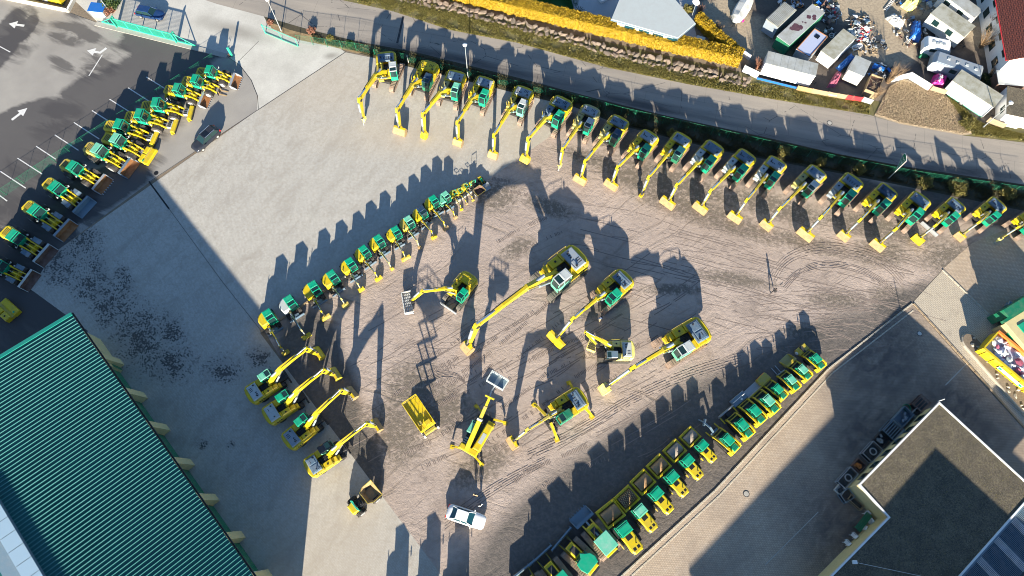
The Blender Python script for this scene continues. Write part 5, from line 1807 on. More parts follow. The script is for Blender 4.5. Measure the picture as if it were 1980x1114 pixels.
# ---------------- cars
def car(pr, pf, label, body, L, W, H, suv=False, roofm=None, rails=False, glassm='glass_teal'):
    a, b = g(pr[0], pr[1], .9), g(pf[0], pf[1], .7)
    m = (a + b) / 2
    dr = (b - a).normalized()
    root = thing('parked_car', label, 'car', (m.x, m.y), heading(dr), 'parked cars')
    h = L / 2
    def loft(mb, st, mat=0):
        V, F = [], []
        n = 0
        for (y, w2, z0, zs, zt, wt) in st:
            pts = [(-w2 * .86, z0), (-w2, z0 + .18), (-w2, zs), (-wt, zt), (-wt * .5, zt + .025), (0, zt + .035), (wt * .5, zt + .025), (wt, zt), (w2, zs), (w2, z0 + .18), (w2 * .86, z0)]
            n = len(pts)
            V += [(x_, y, z_) for x_, z_ in pts]
        for i in range(len(st) - 1):
            for k in range(n):
                k2 = (k + 1) % n
                F.append([i * n + k, i * n + k2, (i + 1) * n + k2, (i + 1) * n + k])
        mb.add(V, F, mat, True)
        mb.add(V[:n], [list(range(n))], mat)
        mb.add(V[-n:], [list(range(n))[::-1]], mat)
    w2 = W / 2
    zb = H * (.62 if suv else .63)
    def f(mb):
        loft(mb, [(-h, w2 * .72, .35, zb * .62, zb * .78, w2 * .6), (-h + .12, w2 * .88, .28, zb * .75, zb * .98, w2 * .74), (-h + .5, w2 * .97, .25, zb * .86, zb * 1.03, w2 * .82), (-h * .3, w2, .22, zb * .88, zb * 1.02, w2 * .86), (h * .35, w2, .22, zb * .86, zb, w2 * .85), (h * .55, w2 * .99, .22, zb * .82, zb * .95, w2 * .83), (h * .8, w2 * .95, .24, zb * .74, zb * .87, w2 * .78), (h - .15, w2 * .84, .28, zb * .62, zb * .76, w2 * .66), (h, w2 * .66, .35, zb * .5, zb * .62, w2 * .5)])
    part('body', f, root, [body])
    ys = (-h + (.25 if suv else .55), -h * (.72 if suv else .48), h * .10, h * .42)
    def f(mb):
        wr, wb_ = w2 * .64, w2 * .86
        V = []
        for y, wd, z in ((ys[0], wb_ * .92, zb), (ys[1], wr, H - .05), (ys[2], wr, H - .03), (ys[3], wb_ * .95, zb - .02)):
            V += [(-wd, y, z), (wd, y, z)]
        V += [(-wb_, ys[1] - .05, zb - .02), (wb_, ys[1] - .05, zb - .02), (-wb_, ys[2], zb - .02), (wb_, ys[2], zb - .02)]
        mb.add(V, [[0, 1, 3, 2], [2, 3, 5, 4], [4, 5, 7, 6], [0, 2, 8], [1, 9, 3], [2, 4, 10, 8], [3, 9, 11, 5], [4, 6, 10], [5, 11, 7]], 0)
    part('windows', f, root, [glassm])
    def f(mb):
        wr = w2 * .65
        mb.poly([(-wr, ys[1] + .02), (-wr * .9, ys[1] - .06), (wr * .9, ys[1] - .06), (wr, ys[1] + .02), (wr, ys[2] - .06), (wr * .92, ys[2] + .03), (-wr * .92, ys[2] + .03), (-wr, ys[2] - .06)], H - .07, H + .015, 0, .04)
        for sx in (-1, 1):
            mb.tube([(sx * wr, ys[2], H - .03), (sx * w2 * .84, ys[3] + .02, zb)], .04, 6, 0)
            mb.tube([(sx * wr, ys[1], H - .04), (sx * w2 * .80, ys[0], zb + .02)], .05, 6, 0)
            mb.tube([(sx * w2 * .66, (ys[1] + ys[2]) / 2, H - .05), (sx * w2 * .88, (ys[1] + ys[2]) / 2, zb)], .03, 5, 0)
    rf = part('roof', f, root, [roofm or body])
    if rails:
        def f(mb):
            for sx in (-1, 1):
                mb.tube([(sx * w2 * .6, ys[1], H + .05), (sx * w2 * .6, ys[2] - .1, H + .06)], .03, 6, 0)
        part('roof_rail', f, rf, ['chrome'])
        def f(mb):
            mb.box(-w2 * .45, w2 * .45, (ys[1] + ys[2]) / 2 - .1, ys[2] - .15, H + .01, H + .022, 0)
        part('sunroof', f, rf, ['glass_black'])
    for yy in (-h * .60, h * .62):
        for sx in (-1, 1):
            wheel(root, sx * (w2 - .12), yy, .34, .22, 'rim')
    for sx in (-1, 1):
        def f(mb):
            mb.box(sx * w2 * .62 - .18, sx * w2 * .62 + .18, h - .32, h - .12, zb * .60, zb * .74, 0, .03)
        part('headlight', f, root, ['chrome'])
        def f(mb):
            mb.box(sx * w2 * .68 - .16, sx * w2 * .68 + .16, -h - .01, -h + .22, zb * .68, zb * .92, 0, .03)
        part('tail_light', f, root, ['signal_red'])
        def f(mb):
            mb.box(sx * (w2 + .08) - .1, sx * (w2 + .08) + .1, ys[3] - .25, ys[3] - .1, zb, zb + .14, 0, .03)
        part('mirror', f, root, [body])
    return root
car((864, 987), (938, 1012), 'white saloon car parked alone on the gravel below the telehandler', 'car_white', 4.85, 1.86, 1.44)
car((418, 247), (375, 288), 'dark grey estate car with roof rails on the tarmac before the loaders', 'car_dark', 4.75, 1.88, 1.56, True, None, True, 'glass')
car((262, 18), (316, 30), 'navy blue estate car on the concrete apron outside the sliding gate', 'car_navy', 4.6, 1.84, 1.5, True, None, False, 'glass')

# ---------------- people
def person(px, label, rz, top, legs, walk=.0, h=1.76):
    q = g(*px)
    me = bpy.data.meshes.new('person')
    k = h / 1.76
    J = {'pel': (0, 0, .95, .14), 'bel': (0, .01, 1.10, .13), 'che': (0, .01, 1.33, .155), 'nec': (0, .0, 1.50, .06), 'hea': (0, .03, 1.60, .095), 'top': (0, .02, 1.70, .085)}
    for s_, sx in (('l', -1), ('r', 1)):
        sw = walk * sx
        J['hip' + s_] = (sx * .10, 0, .90, .10)
        J['kne' + s_] = (sx * .11, .18 * sw + .02, .50, .068)
        J['ank' + s_] = (sx * .11, .26 * sw - .02, .09, .045)
        J['toe' + s_] = (sx * .13, .26 * sw + .16, .04, .04)
        J['sho' + s_] = (sx * .19, 0, 1.42, .07)
        J['elb' + s_] = (sx * .26, -.14 * sw - .02, 1.14, .048)
        J['wri' + s_] = (sx * .25, -.16 * sw + .10, .92, .034)
        J['han' + s_] = (sx * .24, -.16 * sw + .16, .85, .036)
    names = list(J)
    E_ = [('pel', 'bel'), ('bel', 'che'), ('che', 'nec'), ('nec', 'hea'), ('hea', 'top')]
    for s_ in 'lr':
        E_ += [('pel', 'hip' + s_), ('hip' + s_, 'kne' + s_), ('kne' + s_, 'ank' + s_), ('ank' + s_, 'toe' + s_), ('che', 'sho' + s_), ('sho' + s_, 'elb' + s_), ('elb' + s_, 'wri' + s_), ('wri' + s_, 'han' + s_)]
    me.from_pydata([tuple(v * k for v in J[n_][:3]) for n_ in names], [(names.index(a), names.index(b)) for a, b in E_], [])
    o = bpy.data.objects.new('person_tmp', me)
    col.objects.link(o)
    o.modifiers.new('skin', 'SKIN')
    o.modifiers.new('sub', 'SUBSURF').levels = 1
    sv = me.skin_vertices[0].data
    for i, n_ in enumerate(names):
        sv[i].radius = (J[n_][3] * k,) * 2
        sv[i].use_root = (n_ == 'pel')
    dg = bpy.context.evaluated_depsgraph_get()
    m2 = bpy.data.meshes.new_from_object(o.evaluated_get(dg))
    bpy.data.objects.remove(o)
    m2.materials.clear()
    for _ in range(4):
        m2.materials.append(None)
    mi = []
    for p in m2.polygons:
        c_ = p.center
        z = c_.z / k
        if z > 1.50:
            mi.append(2)
        elif abs(c_.x) > .2 and z < .93:
            mi.append(2)
        elif z > .97 or abs(c_.x) > .215:
            mi.append(0)
        elif z < .1:
            mi.append(3)
        else:
            mi.append(1)
    m2.polygons.foreach_set('material_index', mi)
    m2.polygons.foreach_set('use_smooth', [True] * len(mi))
    root = thing('person', label, 'person', (q.x, q.y), rz)
    link('body', m2, root, [top, legs, 'skin', 'black'])
    def f(mb):
        rings = [(1.58, .098), (1.66, .108), (1.72, .085), (1.745, .03)]
        for (z0, r0), (z1, r1) in zip(rings, rings[1:]):
            mb.cyl((0, .0, z0 * k), (0, .0, z1 * k), r0 * k, 12, 0, r1 * k, z1 > 1.74)
    part('hair', f, root, ['cloth_black'])
    def f(mb):
        mb.box(-.045, -.015, .115, .135, 1.60 * k, 1.615 * k, 0)
        mb.box(.015, .045, .115, .135, 1.60 * k, 1.615 * k, 0)
        mb.prism([(.11, 1.59 * k), (.155, 1.555 * k), (.11, 1.55 * k)], -.014, .014, 1)
        mb.box(-.03, .03, .112, .128, 1.515 * k, 1.523 * k, 2)
    part('face', f, root, ['black', 'skin', 'red'])
person((1493, 567), 'person in black walking alone on the open gravel at the right', R(-50), 'cloth_black', 'cloth_black', 1)
person((920, 958), 'person in dark clothes with a tan top standing above the white car', R(160), 'cloth_tan', 'cloth_black', 0)
person((930, 978), 'person in a white top standing close beside the white car', R(40), 'cloth_white', 'cloth_black', .5)
person((1160, 620), 'person in blue and tan standing below the tracks of the green-cabbed excavator', R(200), 'cloth_blue', 'cloth_tan', .4)

# ================================================================ BUILDINGS
def hall():
    h = 7.6
    A, B = g(140, 610, h), g(490, 1114, h)
    e = (B - A).normalized()
    rz = math.atan2(e.y, e.x)
    LEN, HALF, SL = 46.2, 17.4, math.tan(R(7.5))
    root = thing('machine_hall', 'large machine hall with ribbed teal metal roof in the lower left corner', 'building', (A.x, A.y), rz)
    ang = math.atan(SL)
    wd = .47
    n = int(LEN / wd)
    sl_len = HALF / math.cos(ang)
    def f(mb):
        mb.box(0, wd, -sl_len, 0, -.05, 0, 0)
        mb.prism([(0, 0)] * 0 or [(-sl_len, 0), (0, 0), (0, .12), (-sl_len, .12)], wd - .075, wd - .015, 1)
    for i in range(n):
        o = part('roof_panel', f, root, ['hall_roof', 'teal_rib_lit'], 'hallpanel')
        o.location = (i * wd, 0, h)
        o.rotation_euler = (-ang, 0, 0)
    zr = h + HALF * SL
    def f(mb):
        mb.prism([(-HALF, zr - .1), (-HALF, zr), (-2 * HALF - 2, h), (-2 * HALF - 2, h - .1)], 0, LEN, 0)
    part('far_roof_slope', f, root, ['hall_roof'])
    def f(mb):
        mb.prism([(.05, h - .25), (.05, h + .12), (-HALF, zr + .14), (-HALF, zr - .25)], -.45, -.01, 0)
    part('verge_trim', f, root, ['teal_trim'])
    def f(mb):
        mb.prism([(.02, h - .2), (.22, h - .2), (.22, h - .06), (.18, h - .06), (.18, h - .16), (.02, h - .16)], -.4, LEN, 0)
        for i in range(n):
            mb.box(i * wd + .36, i * wd + .44, -.02, .1, h - .03, h + .05, 0)
    part('gutter', f, root, ['dark'])
    W = -1.5
    def f(mb):
        mb.box(0, LEN, W - .3, W, 0, h - .35, 0)
        mb.box(0, .3, -2 * HALF, W - .3, 0, h - .1, 0)
        mb.box(LEN - .3, LEN, -2 * HALF, W - .3, 0, h - .1, 0)
        mb.box(0, LEN, -2 * HALF - .3, -2 * HALF, 0, h - .4, 0)
        mb.prism([(-2 * HALF, h - .3), (W, h - .3), (-HALF, zr - .12)], 0, .28, 0)
        mb.prism([(-2 * HALF, h - .3), (W, h - .3), (-HALF, zr - .12)], LEN - .28, LEN, 0)
        mb.box(.2, 6.0, W, W + .45, 0, h - .4, 0)
    part('wall', f, root, ['cream'])
    xs = []
    for px in ((214, 703), (259, 769), (302, 833), (349, 902), (395, 973), (445, 1047)):
        xs.append((g(px[0], px[1], 1.5) - A).dot(e))
    xs.append(xs[-1] + (xs[-1] - xs[-2]))
    for i, x_ in enumerate(xs):
        def f(mb):
            mb.prism([(W, 0), (W + 1.05, 0), (W + 1.05, .5), (W + .75, 4.0), (W + .6, h - .4), (W, h - .4)], x_ - .5, x_ + .5, 0)
        part('buttress', f, root, ['cream'])
        def f(mb):
            mb.tube([(x_ - .62, W + .7, .1), (x_ - .62, W + .55, h - .5)], .07, 8, 0)
        if i % 2 == 0:
            part('downpipe', f, root, ['white_dirty'])
    for a, b in zip(xs, xs[1:]):
        def f(mb):
            for k in range(7):
                mb.box(a + .55, b - .55, W + .02, W + .12, .05 + k * .75, .05 + k * .75 + .72, 0, .02)
            mb.box(a + .52, b - .52, W + .02, W + .5, 5.35, 5.6, 1)
        part('roller_door', f, root, ['green_dark', 'steel_blue'])
        def f(mb):
            mb.box(a + .7, b - .7, W + .02, W + .06, 5.75, 6.9, 0)
        part('window', f, root, ['glass'])
    def f(mb):
        mb.box(5.0, 5.95, W + .46, W + .5, 0, 2.2, 0)
    part('door', f, root, ['green_dark'])
    sk = part('ridge_skylight', lambda mb: mb.prism([(-HALF + 1.6, zr - .35), (-HALF + 1.6, zr + .3), (-HALF, zr + .55), (-HALF - 1.6, zr + .3), (-HALF - 1.6, zr - .35)], 14.0, LEN - 1, 0), root, ['steel_blue'])
    k = 0
    x_ = 14.2
    while x_ < LEN - 2.5:
        def f(mb):
            mb.prism([(-HALF + 1.62, zr + .32), (-HALF + .02, zr + .58), (-HALF + .02, zr + .62), (-HALF + 1.62, zr + .36)], 0, 1.7, 0)
        o = part('skylight_pane', f, sk, ['skylight'], 'skypane')
        o.location = (x_, 0, 0)
        x_ += 1.78
glass('skylight', (.45, .6, .68), .15)
paint('teal_trim', (.015, .26, .20), .45, .1, (.2, .3, .28))
paint('teal_rib_lit', (.065, .25, .235), .4, .1, (.2, .3, .28))  # roof teal made paler: sunlit highlight of the ribs put into the colour
hall()

def workshop():
    h = 4.0
    px = [(1816, 777), (1660, 937), (1717, 1000), (1560, 1160), (1800, 1180), (1990, 965), (2010, 955)]
    P = [g(*p, h) for p in px]
    o0 = P[0]
    root = thing('workshop', 'flat-roofed workshop with mossy gravel roof and cream walls at the lower right', 'building', (o0.x, o0.y))
    L = [(p.x - o0.x, p.y - o0.y) for p in P]
    part('roof', lambda mb: mb.poly(L, h - .25, h - .06, 0), root, ['moss_gravel'])
    def inset(pts, d):
        n = len(pts)
        a = sum(pts[i][0] * pts[(i + 1) % n][1] - pts[(i + 1) % n][0] * pts[i][1] for i in range(n))
        sg = 1 if a > 0 else -1
        out = []
        for i in range(n):
            p0, p1, p2 = Vector(pts[i - 1]), Vector(pts[i]), Vector(pts[(i + 1) % n])
            d1, d2 = (p1 - p0).normalized(), (p2 - p1).normalized()
            n1, n2 = Vector((-d1.y, d1.x)) * sg, Vector((-d2.y, d2.x)) * sg
            m = (n1 + n2)
            m = m / max(.3, m.dot(n1)) 
            out.append(tuple(p1 + m * d))
        return out
    W = inset(L, .28)
    part('wall', lambda mb: mb.poly(W, 0, h - .26, 0), root, ['cream'])
    I = inset(L, .2)
    def f(mb):
        n = len(L)
        for i in range(n):
            j = (i + 1) % n
            a, b, c, d = L[i], L[j], I[j], I[i]
            V = [(*a, h - .3), (*b, h - .3), (*c, h - .3), (*d, h - .3), (*a, h + .06), (*b, h + .06), (*c, h + .06), (*d, h + .06)]
            mb.add(V, [[4, 5, 6, 7], [0, 1, 5, 4], [2, 3, 7, 6], [3, 2, 1, 0]], 0)
    part('roof_edge', f, root, ['white'])
    # doors and windows on the yard side
    a, b = Vector(W[0]), Vector(W[1])
    d = (b - a).normalized()
    nrm = Vector((-d.y, d.x))
    if nrm.x > 0:
        nrm = -nrm
    for k in range(6):
        m = a + d * (2.0 + k * 2.2)
        def f(mb):
            mb.M = Matrix.Translation((m.x, m.y, 0)) @ Matrix.Rotation(math.atan2(d.y, d.x), 4, 'Z')
            mb.box(-.6, .6, -.04, .04, 1.2, 2.4, 0)
            mb.M = None
        part('window', f, root, ['glass'])
    def f(mb):
        q = a + nrm * .08
        r = b + nrm * .08
        mb.tube([(q.x, q.y, 2.9), (r.x, r.y, 2.9)], .05, 6, 0)
    part('conduit', f, root, ['dark'])
    def f(mb):
        q = Vector(L[0])
        mb.tube([(q.x - .02, q.y + .1, h - .2), (q.x - .02, q.y + .1, h + 1.2)], .05, 8, 0)
    part('vent_pipe', f, root, ['white'])
    def f(mb):
        q = g(1652, 1087, h) - o0
        r = g(1790, 1116, h) - o0
        mb.box(q.x - .25, q.x + .25, q.y - .2, q.y + .2, h - .06, h + .25, 0, .03)
        mb.tube([(q.x, q.y, h + .02), (r.x, r.y, h + .02)], .02, 5, 0)
    part('roof_cable', f, root, ['white'])
    # grass tufts and stones on the roof
    rng = np.random.default_rng(3)
    N = 26000
    lo, hi = np.min(np.array(L), 0), np.max(np.array(L), 0)
    pt = rng.uniform(lo, hi, (N, 2))
    pt = pt[inside(pt, I)]
    V, F = blades(pt, rng, .02, .07, h - .06, .03)
    t = npmesh('roof_moss', V, F, ['grass_blade'], root)
    t['kind'] = 'stuff'

def inside(pt, poly):
    x, y = pt[:, 0], pt[:, 1]
    c = np.zeros(len(pt), bool)
    n = len(poly)
    for i in range(n):
        (x0, y0), (x1, y1) = poly[i][:2], poly[(i + 1) % n][:2]
        m = ((y0 > y) != (y1 > y))
        with np.errstate(divide='ignore', invalid='ignore'):
            t = (x1 - x0) * (y - y0) / (y1 - y0 + 1e-12) + x0
        c ^= m & (x < t)
    return c
def blades(pt, rng, h0, h1, z, w):
    n = len(pt)
    a = rng.uniform(0, 2 * np.pi, n)
    lean = rng.uniform(-.6, .6, (n, 2))
    hh = rng.uniform(h0, h1, n)
    ww = w * rng.uniform(.6, 1.5, n)
    V = np.zeros((n, 3, 3))
    V[:, 0, 0] = pt[:, 0] - np.cos(a) * ww
    V[:, 0, 1] = pt[:, 1] - np.sin(a) * ww
    V[:, 1, 0] = pt[:, 0] + np.cos(a) * ww
    V[:, 1, 1] = pt[:, 1] + np.sin(a) * ww
    V[:, 0:2, 2] = z
    V[:, 2, 0] = pt[:, 0] + lean[:, 0] * hh
    V[:, 2, 1] = pt[:, 1] + lean[:, 1] * hh
    V[:, 2, 2] = z + hh
    return V.reshape(-1, 3), np.arange(3 * n).reshape(-1, 3)
workshop()

# taller hall just below the picture, known by its shadow across the yard and the workshop roof
def south_hall():
    h = 9.0
    c = Vector((51.2, -6.6))
    u, v = Vector((-.745, -.668)), Vector((.668, -.745))
    root = thing('south_hall', 'tall flat-roofed hall beyond the bottom edge, shading the workshop roof', 'building', (c.x, c.y))
    P = [Vector((0, 0)), u * 40, u * 40 + v * 22, v * 22]
    part('wall', lambda mb: mb.poly([tuple(p) for p in P], 0, h - .3, 0), root, ['cream'])
    part('roof', lambda mb: mb.poly([tuple(p * 1.01) for p in P], h - .3, h, 0), root, ['roof_grey'])
south_hall()

def canopy_roof():
    h = 3.6
    a, b = g(1858, 1116, h), g(1990, 964, h)
    d = (b - a).normalized()
    n = Vector((d.y, -d.x))
    a = a - d * 3 + n * .15
    root = thing('canopy_roof', 'narrow ribbed dark canopy with pale strips along the workshop edge at lower right', 'canopy', (a.x, a.y), math.atan2(d.y, d.x))
    x_ = 0
    k = 0
    while x_ < 19:
        wd_ = 2.35 if k % 2 == 0 else .95
        m = 'hood_blue' if k % 2 == 0 else 'white_dirty'
        nr = int(wd_ / .16)
        def f(mb):
            mb.prism([(0, h), (-4.3, h - .35), (-4.3, h - .41), (0, h - .06)], x_, x_ + wd_, 1)
            for i in range(nr):
                mb.prism([(0, h), (-4.3, h - .35), (-4.3, h - .30), (0, h + .05)], x_ + i * wd_ / nr, x_ + i * wd_ / nr + .07, 0)
        part('roof_sheet', f, root, [m, 'black' if k % 2 == 0 else 'hood_blue'])
        x_ += wd_ + .01
        k += 1
    part('edge_trim', lambda mb: mb.box(-.1, 19.5, .0, .22, h - .05, h + .1, 0), root, ['steel_blue'])
    part('gutter', lambda mb: mb.box(-.1, 19.5, -4.6, -4.3, h - .55, h - .36, 0), root, ['dark'])
    for i in range(5):
        part('post', lambda mb: mb.box(i * 4.6, i * 4.6 + .15, -4.2, -4.05, 0, h - .4, 0), root, ['steel'])
canopy_roof()

# ================================================================ SCRAP ALONG THE WORKSHOP WALL
def frame_cage(px, rz, L, W, H, mat, label, name='metal_frame', cat='frame', ring=False, slats=0):
    q = g(*px)
    root = thing(name, label, cat, (q.x, q.y), R(rz))
    def f(mb):
        for z_ in (.08, H):
            mb.tube([(-L / 2, -W / 2, z_), (L / 2, -W / 2, z_), (L / 2, W / 2, z_), (-L / 2, W / 2, z_), (-L / 2, -W / 2, z_)], .05, 6, 0)
        for x_ in (-L / 2, L / 2):
            for y_ in (-W / 2, W / 2):
                mb.tube([(x_, y_, 0), (x_, y_, H)], .05, 6, 0)
    part('frame', f, root, [mat])
    def f(mb):
        mb.box(-L / 2 + .08, L / 2 - .08, -W / 2 + .08, W / 2 - .08, .05, H * .55, 0, .05)
    part('load', f, root, ['dark'])
    if ring:
        def f(mb):
            n = 18
            for i in range(n):
                a, b = 2 * math.pi * i / n, 2 * math.pi * (i + 1) / n
                mb.cyl((.4 * math.cos(a), .4 * math.sin(a), H + .08), (.4 * math.cos(b), .4 * math.sin(b), H + .08), .07, 6, 0)
        part('ring', f, root, ['steel'])
    for i in range(slats):
        def f(mb):
            y_ = -W / 2 + W * (i + .5) / slats
            mb.box(-L / 2, L / 2, y_ - .05, y_ + .05, H, H + .04, 0)
        part('slat', f, root, [mat])
    return root
def crate(px, rz, L, W, H, mat, label, inner='dark', name='crate'):
    q = g(*px)
    root = thing(name, label, 'crate', (q.x, q.y), R(rz))
    def f(mb):
        t = .05
        mb.box(-L / 2, L / 2, -W / 2, W / 2, .03, .1, 0)
        mb.box(-L / 2, L / 2, -W / 2, -W / 2 + t, .1, H, 0)
        mb.box(-L / 2, L / 2, W / 2 - t, W / 2, .1, H, 0)
        mb.box(-L / 2, -L / 2 + t, -W / 2 + t, W / 2 - t, .1, H, 0)
        mb.box(L / 2 - t, L / 2, -W / 2 + t, W / 2 - t, .1, H, 0)
    part('box', f, root, [mat])
    rr = random.Random(int(px[0]))
    for k in range(5):
        def f(mb):
            mb.M = Matrix.Translation((rr.uniform(-.3, .3) * L, rr.uniform(-.3, .3) * W, H * .55)) @ Matrix.Rotation(rr.uniform(0, 3), 4, 'Z') @ Matrix.Rotation(rr.uniform(-.4, .4), 4, 'X')
            mb.box(-.22, .22, -.12, .12, -.1, .12, 0, .03)
            mb.M = None
        part('scrap_piece', f, root, [inner])
    return root
frame_cage((1775, 783), 40, 1.9, 1.5, .9, 'rust_dark', 'rusty dark frame with slats nearest the workshop corner', slats=4)
def hose():
    q = g(1752, 789)
    def f(mb):
        for k in range(3):
            n = 18
            for i in range(n):
                a, b = 2 * math.pi * i / n, 2 * math.pi * (i + 1) / n
                mb.cyl((.45 * math.cos(a), .45 * math.sin(a), .06 + k * .09), (.45 * math.cos(b), .45 * math.sin(b), .06 + k * .09), .05, 6, 0)
    o = single('hose_coil', f, ['green_dark'], 'coiled green hose on the yard by the workshop corner', 'hose')
    o.location = (q.x, q.y, 0)
hose()
crate((1768, 801), 42, 1.2, .9, .7, 'steel', 'small light grey box close to the workshop wall')
crate((1741, 808), 42, 2.4, 1.5, .9, 'steel_blue', 'large blue-grey scrap box with bent sheets beside the wall', 'hood_grey')
frame_cage((1720, 834), 42, 2.0, 1.9, 1.0, 'steel_blue', 'blue-grey block with a grid of bars beside the wall', slats=6)
crate((1701, 851), 42, 1.4, 1.3, .6, 'dark', 'dark crate of loose machine parts beside the wall', 'rim')
frame_cage((1681, 875), 42, 2.2, 1.5, .9, 'steel', 'grey machine base with a large steel ring on top', ring=True, name='engine_stand', cat='machine part')
crate((1657, 901), 42, 1.3, 1.2, .7, 'rust_dark', 'dark crate with an orange tub beside the wall', 'orange')
frame_cage((1634, 925), 42, 2.6, 1.2, .8, 'steel', 'long grey trailer frame with a ring near the wall end', ring=True, name='trailer_frame')
crate((1622, 947), 45, 1.1, 1.0, .5, 'white_dirty', 'pale square box at the left end of the scrap row')
frame_cage((1633, 959), 30, 1.4, 1.2, .8, 'steel_blue', 'blue tube frame below the pale square box')
frame_cage((1651, 972), -45, 1.9, .7, .6, 'timber_pale', 'tan narrow frame lying in front of the recessed wall')

def chair(px, rz, lab):
    q = g(*px)
    root = thing('garden_chair', lab, 'chair', (q.x, q.y), R(rz), 'white garden chairs by the workshop')
    K = ('chair',)
    part('seat', lambda mb: mb.box(-.24, .24, -.22, .24, .41, .45, 0), root, ['white'], K + ('s',))
    part('backrest', lambda mb: mb.prism([(-.24, .44), (-.20, .44), (-.30, .88), (-.34, .88)], -.24, .24, 0), root, ['white'], K + ('b',))
    for i, (x_, y_) in enumerate(((-.25, -.25), (.25, -.25), (-.25, .25), (.25, .25))):
        part('leg', lambda mb: mb.cyl((x_, y_, 0), (x_ * .95, y_ * .95, .43), .03, 6, 0), root, ['white'], K + ('l', i))
    for sx in (-1, 1):
        part('armrest', lambda mb: mb.tube([(sx * .27, .24, .43), (sx * .28, .22, .64), (sx * .27, -.26, .66)], .03, 6, 0), root, ['white'], K + ('a', sx))
for px, rz, t in (((1678, 993), 130, 'highest of the five, near the recessed wall'), ((1684, 1007), 120, 'in the wall corner, second from the top'), ((1671, 1018), 60, 'third from the top, at the end of the green table'), ((1653, 1034), 40, 'fourth from the top, left of the green table'), ((1640, 1048), 40, 'lowest of the five, in front of the lower wall')):
    chair((px[0] - 6, px[1] + 1), rz, 'white plastic garden chair ' + t)
def table():
    a, b = g(1673, 998), g(1655, 1021)
    m = (a + b) / 2
    root = thing('garden_table', 'long dark green table between the white chairs', 'table', (m.x, m.y), heading(b - a))
    L = (b - a).length / 2 + .3
    for i in range(4):
        part('plank', lambda mb: mb.box(-.4 + i * .2, -.22 + i * .2, -L, L, .70, .74, 0), root, ['green_dark'], ('tbl', i))
    for x_ in (-.32, .3):
        for y_ in (-L + .15, L - .15):
            part('leg', lambda mb: mb.box(x_ - .03, x_ + .03, y_ - .03, y_ + .03, 0, .70, 0), root, ['green_dark'])
table()

# ================================================================ RIGHT SIDE: WASTE SKIP, OFFICE CONTAINER, PLANTER
def waste_skip():
    h = 2.1
    a, b, c = g(1897, 669, h), g(1931, 640, h), g(1985, 743, h)
    dv = (c - a).normalized()
    root = thing('waste_skip', 'yellow and orange waste skip full of white and blue bags at the right edge', 'skip', (b.x, b.y), heading(dv))
    W = (b - a).length
    L = 11.0
    def f(mb):
        mb.box(W - .12, W, 0, L, .2, h, 0)
        mb.box(.12, W - .12, 0, .1, .2, h, 0)
        mb.box(0, W, 0, L, .15, .22, 0)
        for i in range(8):
            mb.box(W, W + .08, .6 + i * 1.3, .72 + i * 1.3, .3, h - .1, 0)
        mb.box(W - .2, W + .1, 0, L, h - .02, h + .1, 0)
        mb.box(.2, W - .2, -.05, .14, h - .02, h + .09, 0)
    part('body', f, root, ['yellow'])
    def f(mb):
        mb.box(0, .12, 0, L, .24, h - .03, 0)
        mb.box(-.1, .2, 0, L, h - .02, h + .1, 0)
    part('far_side', f, root, ['orange'])
    def f(mb):
        mb.box(W + .09, W + .125, 3.0, 6.6, .9, 1.5, 0)
        mb.box(W + .12, W + .14, 3.1, 3.5, 1.0, 1.4, 1)
        mb.box(W + .12, W + .14, 6.1, 6.5, 1.0, 1.4, 1)
    part('name_plate', f, root, ['white', 'green'])
    part('load_base', lambda mb: mb.box(.12, W - .12, .1, L - .1, .22, h - .65, 0), root, ['bag_blue'])
    rr = random.Random(8)
    for i in range(60):
        x_, y_ = rr.uniform(.4, W - .4), rr.uniform(.4, L - .5)
        m = rr.choice(['white', 'white', 'white', 'bag_blue', 'bag_blue', 'bag_pink', 'cab_white'])
        o = part('rubbish_bag', lambda mb: rock(mb, rr.randint(0, 4)), root, [m], ('bag', rr.randint(0, 4)))
        o.location = (x_, y_, h - .6 + rr.uniform(0, .35))
        o.scale = (rr.uniform(.25, .5), rr.uniform(.3, .6), rr.uniform(.18, .34))
        o.rotation_euler = (rr.uniform(-.3, .3), rr.uniform(-.3, .3), rr.uniform(0, 6))
import bmesh
def rock(mb, seed):
    r = random.Random(seed * 17 + 5)
    bm = bmesh.new()
    for i in range(18):
        v = Vector((r.gauss(0, 1), r.gauss(0, 1), r.gauss(0, 1))).normalized()
        v = Vector((v.x, v.y, v.z))
        mx = max(abs(v.x), abs(v.y), abs(v.z))
        v = v.lerp(v / mx, .55) * r.uniform(.85, 1.05)
        bm.verts.new(v)
    bmesh.ops.convex_hull(bm, input=bm.verts)
    bmesh.ops.delete(bm, geom=[v for v in bm.verts if not v.link_faces], context='VERTS')
    bm.verts.index_update()
    mb.add([tuple(v.co) for v in bm.verts], [[v.index for v in f.verts] for f in bm.faces], 0)
    bm.free()
waste_skip()
